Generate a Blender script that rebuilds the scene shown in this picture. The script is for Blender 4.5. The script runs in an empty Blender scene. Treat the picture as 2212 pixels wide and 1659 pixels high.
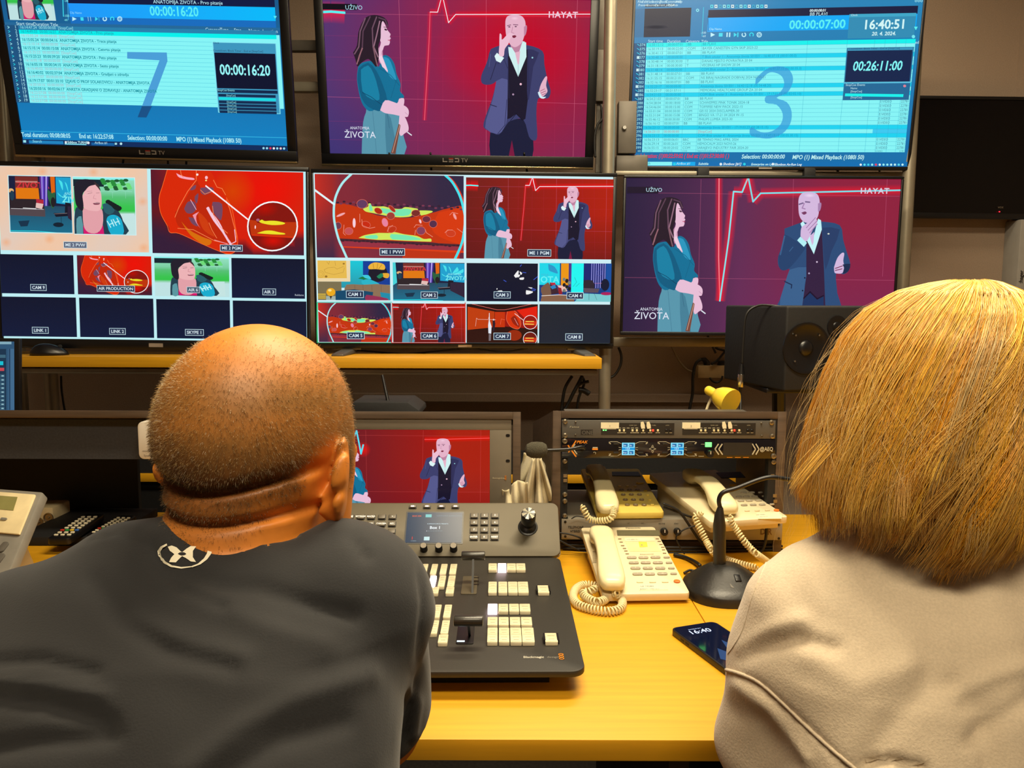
# Television control room: two people at a vision mixer in front of a wall of monitors.
import bpy, bmesh, math, random
import numpy as np
from mathutils import Vector, Matrix, Euler
from mathutils.bvhtree import BVHTree
random.seed(7); RS = np.random.RandomState(7)
SC = bpy.context.scene; COL = SC.collection
R_ = math.radians; PI = math.pi

# ---------------------------------------------------------------- camera
F = 1700.0; CX, CY = 1106.0, 829.5
PITCH = math.atan((829.5-650)/F); ROLL = R_(0.2)
EYE = np.array([0, 0, 1.327])
FW = np.array([0, math.cos(PITCH), -math.sin(PITCH)])
_u = np.array([0, math.sin(PITCH), math.cos(PITCH)]); _r = np.array([1.0, 0, 0])
RT = _r*math.cos(ROLL)+_u*math.sin(ROLL); UP = _u*math.cos(ROLL)-_r*math.sin(ROLL)
cam = bpy.data.cameras.new('camera'); cam.sensor_width = 36; cam.lens = F/2212*36; cam.clip_start = 0.05
co = bpy.data.objects.new('camera', cam); COL.objects.link(co)
co.matrix_world = Matrix(((RT[0], UP[0], -FW[0], EYE[0]), (RT[1], UP[1], -FW[1], EYE[1]), (RT[2], UP[2], -FW[2], EYE[2]), (0, 0, 0, 1)))
SC.camera = co
def ray(x, y): return FW+RT*((x-CX)/F)-UP*((y-CY)/F)
def P(x, y, Y):            # world point on the plane Y=const seen at photo position x,y
    d = ray(x, y); return EYE+d*(Y/d[1])
def PZ(x, y, z):           # world point at height z seen at photo position x,y
    d = ray(x, y); return EYE+d*((z-EYE[2])/d[2])
def proj(p):
    d = np.asarray(p, float)-EYE; z = d@FW
    return CX+F*(d@RT)/z, CY-F*(d@UP)/z

# ---------------------------------------------------------------- light and exposure
SC.view_settings.view_transform = 'Standard'; SC.view_settings.look = 'None'
SC.view_settings.exposure = 0.0; SC.view_settings.gamma = 1.0; SC.view_settings.use_curve_mapping = False
SC.cycles.max_bounces = 6; SC.cycles.transparent_max_bounces = 48
w = bpy.data.worlds.new('world'); SC.world = w; w.use_nodes = True
w.node_tree.nodes['Background'].inputs[0].default_value = (1.0, 0.82, 0.6, 1); w.node_tree.nodes['Background'].inputs[1].default_value = 0.12
LAMPS = [  # x, y, size x, size y, watts, colour
    (0.30, 1.25, 1.2, 0.30, 58, (1.0, 0.86, 0.60)),
    (0.80, 2.35, 1.2, 0.30, 20, (1.0, 0.86, 0.60)),
    (0.15, -0.25, 1.2, 0.30, 42, (1.0, 0.86, 0.61)),
]
CEIL = 2.85
def area(name, loc, sx, sy, watts, col):
    l = bpy.data.lights.new(name, 'AREA'); l.shape = 'RECTANGLE'; l.size = sx; l.size_y = sy; l.energy = watts; l.color = col
    o = bpy.data.objects.new(name, l); COL.objects.link(o); o.location = loc; return o
for i, (x, y, sx, sy, wt, c) in enumerate(LAMPS): area('lamp_light', (x, y, CEIL-0.075), sx, sy, wt, c)

# ---------------------------------------------------------------- helpers
def lin(c):
    return tuple(((v/255)/12.92 if v/255 <= 0.04045 else ((v/255+0.055)/1.055)**2.4) for v in c)
def tag(o, label=None, cat=None, group=None, kind=None):
    if label: o['label'] = label
    if cat: o['category'] = cat
    if group: o['group'] = group
    if kind: o['kind'] = kind
    return o
def empty(name, loc=(0, 0, 0), rz=0, label=None, cat=None, group=None, parent=None):
    o = bpy.data.objects.new(name, None); COL.objects.link(o); o.location = loc; o.rotation_euler = (0, 0, rz)
    o.empty_display_size = 0.05
    if parent: o.parent = parent
    return tag(o, label, cat, group)
MATS = {}
def mat(name, c, rough=0.5, metal=0.0, var=0.06, scale=30, bump=0.0, spec=0.5, emit=None, estr=1.0, grain=None, coat=0.0, attr=None, sss=0, trans=0, sheen=0):
    if name in MATS: return MATS[name]
    m = bpy.data.materials.new(name); MATS[name] = m; m.use_nodes = True
    nt = m.node_tree; N = nt.nodes; L = nt.links; b = N['Principled BSDF']
    col = (*lin(c), 1)
    b.inputs['Roughness'].default_value = rough; b.inputs['Metallic'].default_value = metal
    b.inputs['Specular IOR Level'].default_value = spec; b.inputs['Coat Weight'].default_value = coat
    if sss: b.inputs['Subsurface Weight'].default_value = sss; b.inputs['Subsurface Radius'].default_value = (0.012, 0.005, 0.002); b.inputs['Subsurface Scale'].default_value = 1.0
    if trans: b.inputs['Transmission Weight'].default_value = trans
    if sheen: b.inputs['Sheen Weight'].default_value = sheen; b.inputs['Sheen Roughness'].default_value = 0.5
    tc = N.new('ShaderNodeTexCoord'); mp = N.new('ShaderNodeMapping'); L.new(tc.outputs['Object'], mp.inputs[0])
    nz = N.new('ShaderNodeTexNoise'); nz.inputs['Scale'].default_value = scale; nz.inputs['Detail'].default_value = 5; L.new(mp.outputs[0], nz.inputs['Vector'])
    if grain: mp.inputs['Scale'].default_value = grain
    mx = N.new('ShaderNodeMix'); mx.data_type = 'RGBA'; mx.blend_type = 'MULTIPLY'
    cr = N.new('ShaderNodeValToRGB'); cr.color_ramp.elements[0].position = 0.3; cr.color_ramp.elements[1].position = 0.72
    lo = 1-var*2
    cr.color_ramp.elements[0].color = (lo, lo, lo, 1); cr.color_ramp.elements[1].color = (1+var, 1+var, 1+var, 1)
    L.new(nz.outputs['Fac'], cr.inputs[0]); mx.inputs[0].default_value = 1.0
    mx.inputs[6].default_value = col
    if attr:
        at = N.new('ShaderNodeAttribute'); at.attribute_name = attr; L.new(at.outputs['Color'], mx.inputs[6])
    L.new(cr.outputs[0], mx.inputs[7]); L.new(mx.outputs[2], b.inputs['Base Color'])
    if bump:
        bp = N.new('ShaderNodeBump'); bp.inputs['Strength'].default_value = bump; bp.inputs['Distance'].default_value = 0.002
        L.new(nz.outputs['Fac'], bp.inputs['Height']); L.new(bp.outputs[0], b.inputs['Normal'])
    if emit:
        b.inputs['Emission Color'].default_value = (*lin(emit), 1); b.inputs['Emission Strength'].default_value = estr
    return m
def bm_to(name, bm, m, parent=None, smooth=False, label=None, cat=None, kind=None):
    me = bpy.data.meshes.new(name); bm.to_mesh(me); bm.free()
    return link(name, me, m, parent, smooth, label, cat, kind)
def link(name, me, m, parent=None, smooth=False, label=None, cat=None, kind=None):
    o = bpy.data.objects.new(name, me); COL.objects.link(o)
    for mm in (m if isinstance(m, (list, tuple)) else [m]): me.materials.append(mm)
    if smooth:
        me.polygons.foreach_set('use_smooth', [True]*len(me.polygons))
    if parent: o.parent = parent
    return tag(o, label, cat, None, kind)
class MB:
    """collects boxes, tubes, lathes; build() links them as ONE mesh object"""
    def __init__(s): s.v = []; s.f = []; s.mi = []; s.cur = 0; s.M = Matrix.Identity(4)
    def add(s, vs, fs):
        n = len(s.v); s.v += [tuple(s.M @ Vector(v)) for v in vs]; s.f += [tuple(i+n for i in f) for f in fs]; s.mi += [s.cur]*len(fs); return s
    def box(s, a, b):
        (x0, y0, z0), (x1, y1, z1) = a, b
        x0, x1 = min(x0, x1), max(x0, x1); y0, y1 = min(y0, y1), max(y0, y1); z0, z1 = min(z0, z1), max(z0, z1)
        return s.add([(x0, y0, z0), (x1, y0, z0), (x1, y1, z0), (x0, y1, z0), (x0, y0, z1), (x1, y0, z1), (x1, y1, z1), (x0, y1, z1)],
                     [(0, 3, 2, 1), (4, 5, 6, 7), (0, 1, 5, 4), (1, 2, 6, 5), (2, 3, 7, 6), (3, 0, 4, 7)])
    def cbox(s, c, sz): return s.box([c[i]-sz[i]/2 for i in range(3)], [c[i]+sz[i]/2 for i in range(3)])
    def tube(s, pts, r, seg=8, cap=True, closed=False):
        pts = [Vector(p) for p in pts]; n = len(pts); rs = r if isinstance(r, (list, tuple)) else [r]*n
        t = [(pts[min(i+1, n-1)]-pts[max(i-1, 0)]).normalized() for i in range(n)]
        a = Vector((0, 0, 1)) if abs(t[0].z) < 0.9 else Vector((1, 0, 0)); nrm = (a-t[0]*a.dot(t[0])).normalized()
        vs = []; fs = []
        for i in range(n):
            nrm = (nrm-t[i]*nrm.dot(t[i])).normalized(); bn = t[i].cross(nrm)
            for k in range(seg):
                an = 2*PI*k/seg; vs.append(pts[i]+(nrm*math.cos(an)+bn*math.sin(an))*rs[i])
        for i in range(n-1):
            for k in range(seg):
                k2 = (k+1) % seg; fs.append((i*seg+k, i*seg+k2, (i+1)*seg+k2, (i+1)*seg+k))
        if cap: fs.append(tuple(range(seg))[::-1]); fs.append(tuple((n-1)*seg+k for k in range(seg)))
        return s.add(vs, fs)
    def cyl(s, p0, p1, r0, r1=None, seg=16): return s.tube([p0, p1], [r0, r0 if r1 is None else r1], seg)
    def lathe(s, prof, seg=24, c=(0, 0, 0), sx=1, sy=1):
        vs = []; fs = []; n = len(prof)
        for r, z in prof:
            for k in range(seg):
                a = 2*PI*k/seg; vs.append((c[0]+r*sx*math.cos(a), c[1]+r*sy*math.sin(a), c[2]+z))
        for i in range(n-1):
            for k in range(seg):
                k2 = (k+1) % seg; fs.append((i*seg+k, i*seg+k2, (i+1)*seg+k2, (i+1)*seg+k))
        fs.append(tuple(range(seg))[::-1]); fs.append(tuple((n-1)*seg+k for k in range(seg)))
        return s.add(vs, fs)
    def prism(s, poly, z0, z1, ax='z'):   # poly of 2-D points extruded along an axis
        def q(p, h): return (p[0], p[1], h) if ax == 'z' else ((p[0], h, p[1]) if ax == 'y' else (h, p[0], p[1]))
        n = len(poly); vs = [q(p, z0) for p in poly]+[q(p, z1) for p in poly]
        fs = [tuple(range(n))[::-1], tuple(range(n, 2*n))]+[(i, (i+1) % n, (i+1) % n+n, i+n) for i in range(n)]
        return s.add(vs, fs)
    def build(s, name, m, parent=None, smooth=False, bevel=0, label=None, cat=None, kind=None, seg=2, ang=35):
        me = bpy.data.meshes.new(name); me.from_pydata(s.v, [], s.f); me.update()
        o = link(name, me, m, parent, False, label, cat, kind)
        if any(s.mi): me.polygons.foreach_set('material_index', s.mi)
        bm = bmesh.new(); bm.from_mesh(me); bmesh.ops.recalc_face_normals(bm, faces=bm.faces)
        if bevel:
            ed = [e for e in bm.edges if len(e.link_faces) == 2 and e.calc_face_angle(0) > R_(ang)]
            try: bmesh.ops.bevel(bm, geom=ed, offset=bevel, segments=seg, affect='EDGES', profile=0.5, clamp_overlap=True)
            except Exception: pass
        bm.to_mesh(me); bm.free()
        if smooth or bevel:
            me.polygons.foreach_set('use_smooth', [True]*len(me.polygons))
            if not smooth or ang: me.set_sharp_from_angle(angle=R_(40))
        return o
def rrect(w, h, r, n=4, cx=0, cy=0):
    o = []
    for sx, sy, a0 in ((1, 1, 0), (-1, 1, 90), (-1, -1, 180), (1, -1, 270)):
        for k in range(n+1):
            a = R_(a0+90*k/n); o.append((cx+sx*(w/2-r)+r*math.cos(a), cy+sy*(h/2-r)+r*math.sin(a)))
    return o
def spline(pts, n=8):
    pts = [np.array(p, float) for p in pts]; o = []
    for i in range(len(pts)-1):
        p0 = pts[max(i-1, 0)]; p1 = pts[i]; p2 = pts[i+1]; p3 = pts[min(i+2, len(pts)-1)]
        for k in range(n):
            t = k/n; o.append(0.5*((2*p1)+(-p0+p2)*t+(2*p0-5*p1+4*p2-p3)*t*t+(-p0+3*p1-3*p2+p3)*t**3))
    return o+[pts[-1]]
def Mrot(rx, ry, rz, t):   # Rz*Rx*Ry then translation
    return Matrix.Translation(t) @ Matrix.Rotation(rz, 4, 'Z') @ Matrix.Rotation(rx, 4, 'X') @ Matrix.Rotation(ry, 4, 'Y')

# ---------------------------------------------------------------- lettering: glyph meshes from Blender's own font
GL = {}
def load_glyphs():
    chars = sorted(set("ABCDEFGHIJKLMNOPQRSTUVWXYZabcdefghijklmnopqrstuvwxyz0123456789:.,-()[]/\\@*#+'ŽžŠ>!"))
    obs = []
    for st, off in (('r', 0.0), ('b', 0.022)):
        for c in chars+[' ']:
            for k, body in (('g', c), ('w', c+'I')):
                if c == ' ' and k == 'g': continue
                cu = bpy.data.curves.new('g', 'FONT'); cu.body = body; cu.size = 1; cu.offset = off if k == 'g' else 0; cu.resolution_u = 2
                o = bpy.data.objects.new('g', cu); COL.objects.link(o); obs.append((st, c, k, o))
    cu = bpy.data.curves.new('g', 'FONT'); cu.body = 'I'; cu.size = 1; oi = bpy.data.objects.new('g', cu); COL.objects.link(oi)
    dg = bpy.context.evaluated_depsgraph_get(); dg.update()
    me = oi.evaluated_get(dg).to_mesh(); iw = max(v.co.x for v in me.vertices); ch = max(v.co.y for v in me.vertices)
    tmp = {}
    for st, c, k, o in obs:
        e = o.evaluated_get(dg); me = e.to_mesh()
        if k == 'g':
            tmp[(st, c)] = (np.array([v.co[:2] for v in me.vertices])/ch, [tuple(p.vertices) for p in me.polygons])
        else:
            tmp[(st, c, 'w')] = (max(v.co.x for v in me.vertices)-iw)/ch
        e.to_mesh_clear()
    for st, c, k, o in obs:
        if k == 'w': GL[(st, c)] = (*tmp.get((st, c), (np.zeros((0, 2)), [])), tmp[(st, c, 'w')])
    for st, c, k, o in obs+[(0, 0, 0, oi)]:
        d = o.data; bpy.data.objects.remove(o); bpy.data.curves.remove(d)
load_glyphs()
def layout(s, bold=False, slant=0.0, track=0.0, sx=1.0):
    """vertices (cap height 1, baseline 0) and faces of a line of text, and its width"""
    vs = []; fs = []; x = 0; n = 0; st = 'b' if bold else 'r'
    for c in s:
        g = GL.get((st, c)) or GL[(st, ' ')]
        if len(g[0]):
            v = g[0].copy(); v[:, 0] = (v[:, 0]+x)*sx+v[:, 1]*slant; vs.append(v); fs += [tuple(i+n for i in f) for f in g[1]]; n += len(v)
        x += g[2]+track
    return (np.concatenate(vs) if vs else np.zeros((0, 2))), fs, x*sx
def text_mesh(name, s, h, origin, ex, ey, m, parent=None, bold=False, slant=0, anchor='l', sx=1.0, label=None, track=0.0):
    """flat lettering in 3-D: cap height h, baseline start at origin, along ex, up ey"""
    v, f, wd = layout(s, bold, slant, track, sx); ex = np.array(ex, float); ey = np.array(ey, float); o = np.array(origin, float)
    if anchor == 'c': o = o-ex*wd*h/2
    me = bpy.data.meshes.new(name); me.from_pydata([tuple(o+ex*a*h+ey*b*h) for a, b in v], [], f)
    return link(name, me, m, parent, label=label)

# ---------------------------------------------------------------- pictures shown on screens (flat, self-lit)
def screen_mat(name, alpha):
    m = bpy.data.materials.new(name); m.use_nodes = True; nt = m.node_tree; N = nt.nodes; L = nt.links
    b = N['Principled BSDF']; a = N.new('ShaderNodeAttribute'); a.attribute_name = 'col'
    if alpha:
        e = N.new('ShaderNodeEmission'); t = N.new('ShaderNodeBsdfTransparent'); x = N.new('ShaderNodeMixShader')
        L.new(a.outputs['Color'], e.inputs[0]); L.new(a.outputs['Alpha'], x.inputs[0]); L.new(t.outputs[0], x.inputs[1]); L.new(e.outputs[0], x.inputs[2])
        N.remove(b); L.new(x.outputs[0], N['Material Output'].inputs[0])
    else:
        b.inputs['Base Color'].default_value = (0.004, 0.004, 0.004, 1); b.inputs['Roughness'].default_value = 0.22; b.inputs['Specular IOR Level'].default_value = 0.18
        L.new(a.outputs['Color'], b.inputs['Emission Color']); b.inputs['Emission Strength'].default_value = 1.0
    return m
SM = screen_mat('screen_picture', False); SMA = screen_mat('screen_glow', True)
def homog(src, dst):
    A = []
    for (x, y), (u, v) in zip(src, dst):
        A.append([x, y, 1, 0, 0, 0, -u*x, -u*y, -u]); A.append([0, 0, 0, x, y, 1, -v*x, -v*y, -v])
    H = np.linalg.svd(np.array(A))[2][-1].reshape(3, 3)
    return lambda x, y: (lambda q: (q[0]/q[2], q[1]/q[2]))(H@np.array([x, y, 1.0]))
def clip(pts, cols, r):
    """clip polygon with colours to a rectangle u0,v0,u1,v1"""
    for ax, lim, sg in ((0, r[0], 1), (0, r[2], -1), (1, r[1], 1), (1, r[3], -1)):
        o = []; n = len(pts)
        for i in range(n):
            a, ca = pts[i], cols[i]; b, cb = pts[(i+1) % n], cols[(i+1) % n]
            da, db = sg*(a[ax]-lim), sg*(b[ax]-lim)
            if da >= 0: o.append((a, ca))
            if (da >= 0) != (db >= 0):
                t = da/(da-db); o.append((tuple(a[k]+(b[k]-a[k])*t for k in range(2)), tuple(ca[k]+(cb[k]-ca[k])*t for k in range(4))))
        if not o: return [], []
        pts = [p for p, c in o]; cols = [c for p, c in o]
    return pts, cols
class Pic:
    def __init__(s, W, H, to_px=None):
        s.W, s.H = W, H; s.v = []; s.f = []; s.c = []; s.mi = []; s.z = 0.0006; s.cv = lambda x, y: (x, y); s.win = (0, 0, 1, 1); s.gain = 1.0; s.tint = (1, 1, 1)
    def rgba(s, c, a):
        if len(c) == 4: a = c[3]; c = c[:3]
        l = lin(c); return (l[0]*s.gain*s.tint[0], l[1]*s.gain*s.tint[1], l[2]*s.gain*s.tint[2], a)
    def dest(s, u, v): w = s.win; return (w[0]+u*(w[2]-w[0]), w[1]+v*(w[3]-w[1]))
    def put(s, pts, cols, a=1, noclip=False):
        if not noclip: pts, cols = clip(pts, cols, s.win)
        if len(pts) < 3: return
        n = len(s.v)
        for (u, v) in pts: s.v.append(((u-0.5)*s.W, -s.z, (0.5-v)*s.H))
        s.f.append(tuple(range(n, n+len(pts)))); s.c += cols; s.mi.append(1 if a < 1 else 0)
    def up(s): s.z += 0.00003
    def conv(s, pts):
        if isinstance(pts, str): pts = [tuple(float(q) for q in p.split(',')) for p in pts.split()]
        return [s.dest(*s.cv(x, y)) for x, y in pts]
    def poly(s, pts, c, a=1):
        q = s.conv(pts); cols = [s.rgba(c, a)]*len(q) if not isinstance(c, list) else [s.rgba(k, a) for k in c]
        s.put(q, cols, a if not (isinstance(c, list) or len(c) == 4) else 0.5); s.up()
    def smooth(s, pts, c, a=1, n=4):
        q = s.conv(pts); q = [tuple(p) for p in spline(q+[q[0]], n)[:-1]]; s.put(q, [s.rgba(c, a)]*len(q), a); s.up()
    def rect(s, x0, y0, x1, y1, c, a=1, c2=None, horiz=False):
        (u0, v0), (u1, v1) = s.conv([(x0, y0), (x1, y1)]); c2 = c2 or c
        k = [c, c2, c2, c] if horiz else [c, c, c2, c2]
        s.put([(u0, v0), (u1, v0), (u1, v1), (u0, v1)], [s.rgba(q, a) for q in k], a); s.up()
    def grid(s, fn, nx=12, ny=8):
        for i in range(nx):
            for j in range(ny):
                q = [(i/nx, j/ny), ((i+1)/nx, j/ny), ((i+1)/nx, (j+1)/ny), (i/nx, (j+1)/ny)]
                s.put([s.dest(*p) for p in q], [s.rgba(fn(*p), 1) for p in q], 1)
        s.up()
    def line(s, pts, w, c, a=1, glow=None, closed=False):
        q = [np.array(p)*[s.W, s.H] for p in s.conv(pts)]
        if closed: q = q+[q[0]]
        w = w*s.W*(s.win[2]-s.win[0])/1000
        def strip(wd, ca, cb, al):
            for i in range(len(q)-1):
                d = q[i+1]-q[i]; L = np.linalg.norm(d)
                if L < 1e-9: continue
                d = d/L; nn = np.array([-d[1], d[0]]); e = d*wd*0.35 if al == 1 else d*0
                for sg in ((1, -1) if al < 1 else (0,)):
                    if al < 1: k = [q[i], q[i+1], q[i+1]+nn*wd*sg, q[i]+nn*wd*sg]; cc = [s.rgba(ca, al), s.rgba(ca, al), s.rgba(ca, 0), s.rgba(ca, 0)]
                    else: k = [q[i]+nn*wd/2-e, q[i+1]+nn*wd/2+e, q[i+1]-nn*wd/2+e, q[i]-nn*wd/2-e]; cc = [s.rgba(ca, 1)]*4
                    s.put([(p[0]/s.W, p[1]/s.H) for p in k], cc, al)
            s.up()
        if glow: strip(w*glow[0], glow[1], glow[1], glow[2])
        if a >= 1: strip(w, c, c, 1)
        else:
            for i in range(len(q)-1):
                d = q[i+1]-q[i]; L = np.linalg.norm(d)
                if L < 1e-9: continue
                nn = np.array([-d[1], d[0]])/L*w/2; s.put([((p)[0]/s.W, (p)[1]/s.H) for p in (q[i]+nn, q[i+1]+nn, q[i+1]-nn, q[i]-nn)], [s.rgba(c, a)]*4, a)
            s.up()
    def ell(s, x, y, rx, ry, c, a=1, edge=None, n=20, rot=0):
        if edge is not None: a = c[3] if len(c) == 4 else a; c = c[:3]
        """ellipse; edge given = soft blob fading to that alpha"""
        ring = []
        for k in range(n):
            t = 2*PI*k/n; dx, dy = rx*math.cos(t), ry*math.sin(t)
            ring.append((x+dx*math.cos(rot)-dy*math.sin(rot), y+dx*math.sin(rot)+dy*math.cos(rot)))
        q = s.conv(ring)
        if edge is None: s.put(q, [s.rgba(c, a)]*n, a)
        else:
            ctr = s.conv([(x, y)])[0]
            for k in range(n): s.put([ctr, q[k], q[(k+1) % n]], [s.rgba(c, a), s.rgba(c, edge), s.rgba(c, edge)], 0.5)
        s.up()
    def ring(s, x, y, r, w, c, n=40, a0=0, a1=360, ry=None):
        pts = [(x+r*math.cos(R_(a0+(a1-a0)*k/n)), y+(ry or r)*math.sin(R_(a0+(a1-a0)*k/n))) for k in range(n+1)]; s.line(pts, w, c)
    def text(s, t, x, y, h, c, bold=False, slant=0, anchor='l', sx=1.0, a=1, track=0.0):
        """cap height h in v units of the window; x,y = baseline start"""
        v, f, wd = layout(t, bold, slant, track, sx); (u0, v0), = s.conv([(x, y)])
        hh = h*(s.win[3]-s.win[1]); k = hh*s.H/s.W
        if anchor == 'c': u0 -= wd*k/2
        if anchor == 'r': u0 -= wd*k
        n = len(s.v); cc = s.rgba(c, a)
        for p in v:
            s.v.append(((min(max(u0+p[0]*k, 0), 1)-0.5)*s.W, -s.z, (0.5-min(max(v0-p[1]*hh, 0), 1))*s.H)); 
        for q in f: s.f.append(tuple(i+n for i in q)); s.mi.append(1 if a < 1 else 0)
        # one colour entry per loop
        for q in f: s.c += [cc]*len(q)
    def build(s, name, parent):
        me = bpy.data.meshes.new(name); me.from_pydata(s.v, [], s.f)
        me.materials.append(SM); me.materials.append(SMA); me.polygons.foreach_set('material_index', s.mi)
        at = me.color_attributes.new('col', 'FLOAT_COLOR', 'CORNER'); at.data.foreach_set('color', np.array(s.c, dtype=np.float32).ravel())
        o = bpy.data.objects.new(name, me); COL.objects.link(o); o.parent = parent; return o
# ---------------------------------------------------------------- materials
M_wall = mat('wall_paint', (158, 138, 120), 0.85, var=0.05, scale=220, bump=0.5)
M_ceil = mat('ceiling_paint', (200, 195, 185), 0.9)
M_floor = mat('floor_carpet', (60, 55, 52), 0.95, var=0.15, scale=90, bump=0.4)
M_black = mat('black_plastic', (14, 14, 17), 0.35, var=0.05)
M_blackm = mat('black_matte', (16, 16, 18), 0.7, var=0.08, scale=120, bump=0.2)
M_steel = mat('painted_steel', (150, 142, 125), 0.42, metal=0.55, var=0.04)
M_steeld = mat('dark_steel', (98, 92, 84), 0.5, metal=0.3, var=0.05)
M_gold = mat('polished_trim', (190, 165, 120), 0.15, metal=0.9, var=0.02)
M_wood = mat('beech_laminate', (218, 158, 26), 0.42, var=0.06, scale=6, grain=(0.6, 14, 14), bump=0.05)
M_walnut = mat('dark_wood_laminate', (88, 72, 58), 0.5, var=0.14, scale=7, grain=(1, 16, 16), bump=0.1)
M_grey = mat('grey_fabric_panel', (60, 62, 68), 0.9, var=0.08, scale=200, bump=0.4)
M_cable = mat('cable_rubber', (18, 17, 17), 0.5)
M_cablew = mat('pale_cable', (140, 125, 100), 0.5)
M_white = mat('white_plastic', (225, 218, 205), 0.4, var=0.02)
M_chrome = mat('chrome', (200, 198, 192), 0.18, metal=1.0, var=0.02)
M_metalgrey = mat('brushed_grey_metal', (92, 88, 82), 0.45, metal=0.4, var=0.04)

# ---------------------------------------------------------------- room
WB, WL, WRR, WF = 3.2, -2.5, 2.75, -2.2
def struct(name, a, b, m): return MB().box(a, b).build(name, m, kind='structure')
struct('floor', (WL, WF, -0.1), (WRR, WB, 0), M_floor)
struct('ceiling', (WL, WF, CEIL), (WRR, WB, CEIL+0.1), M_ceil)
struct('wall_back', (WL, WB, 0), (WRR, WB+0.1, CEIL), M_wall)
struct('wall_left', (WL-0.1, WF, 0), (WL, WB, CEIL), M_wall)
struct('wall_right', (WRR, WF, 0), (WRR+0.1, WB, CEIL), M_wall)
struct('wall_front', (WL, WF-0.1, 0), (WRR, WF, CEIL), M_wall)
# ceiling light fittings (above the frame)
M_diff = mat('lamp_diffuser', (255, 235, 200), 0.5, emit=(255, 214, 160), estr=2.0)
for i, (x, y, sx, sy, wt, c) in enumerate(LAMPS):
    t = empty('ceiling_light', (x, y, CEIL), 0, ['rectangular ceiling light above the vision mixer', 'small ceiling light above the televisions', 'rectangular ceiling light behind the two people'][i], 'light', 'ceiling lights')
    MB().box((-sx/2-.03, -sy/2-.03, -0.06), (sx/2+.03, -sy/2, 0)).box((-sx/2-.03, sy/2, -0.06), (sx/2+.03, sy/2+.03, 0)).box((-sx/2-.03, -sy/2, -0.06), (-sx/2, sy/2, 0)).box((sx/2, -sy/2, -0.06), (sx/2+.03, sy/2, 0)).build('frame', M_white, t)
    MB().box((-sx/2, -sy/2, -0.05), (sx/2, sy/2, -0.04)).build('diffuser', M_diff, t)

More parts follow.
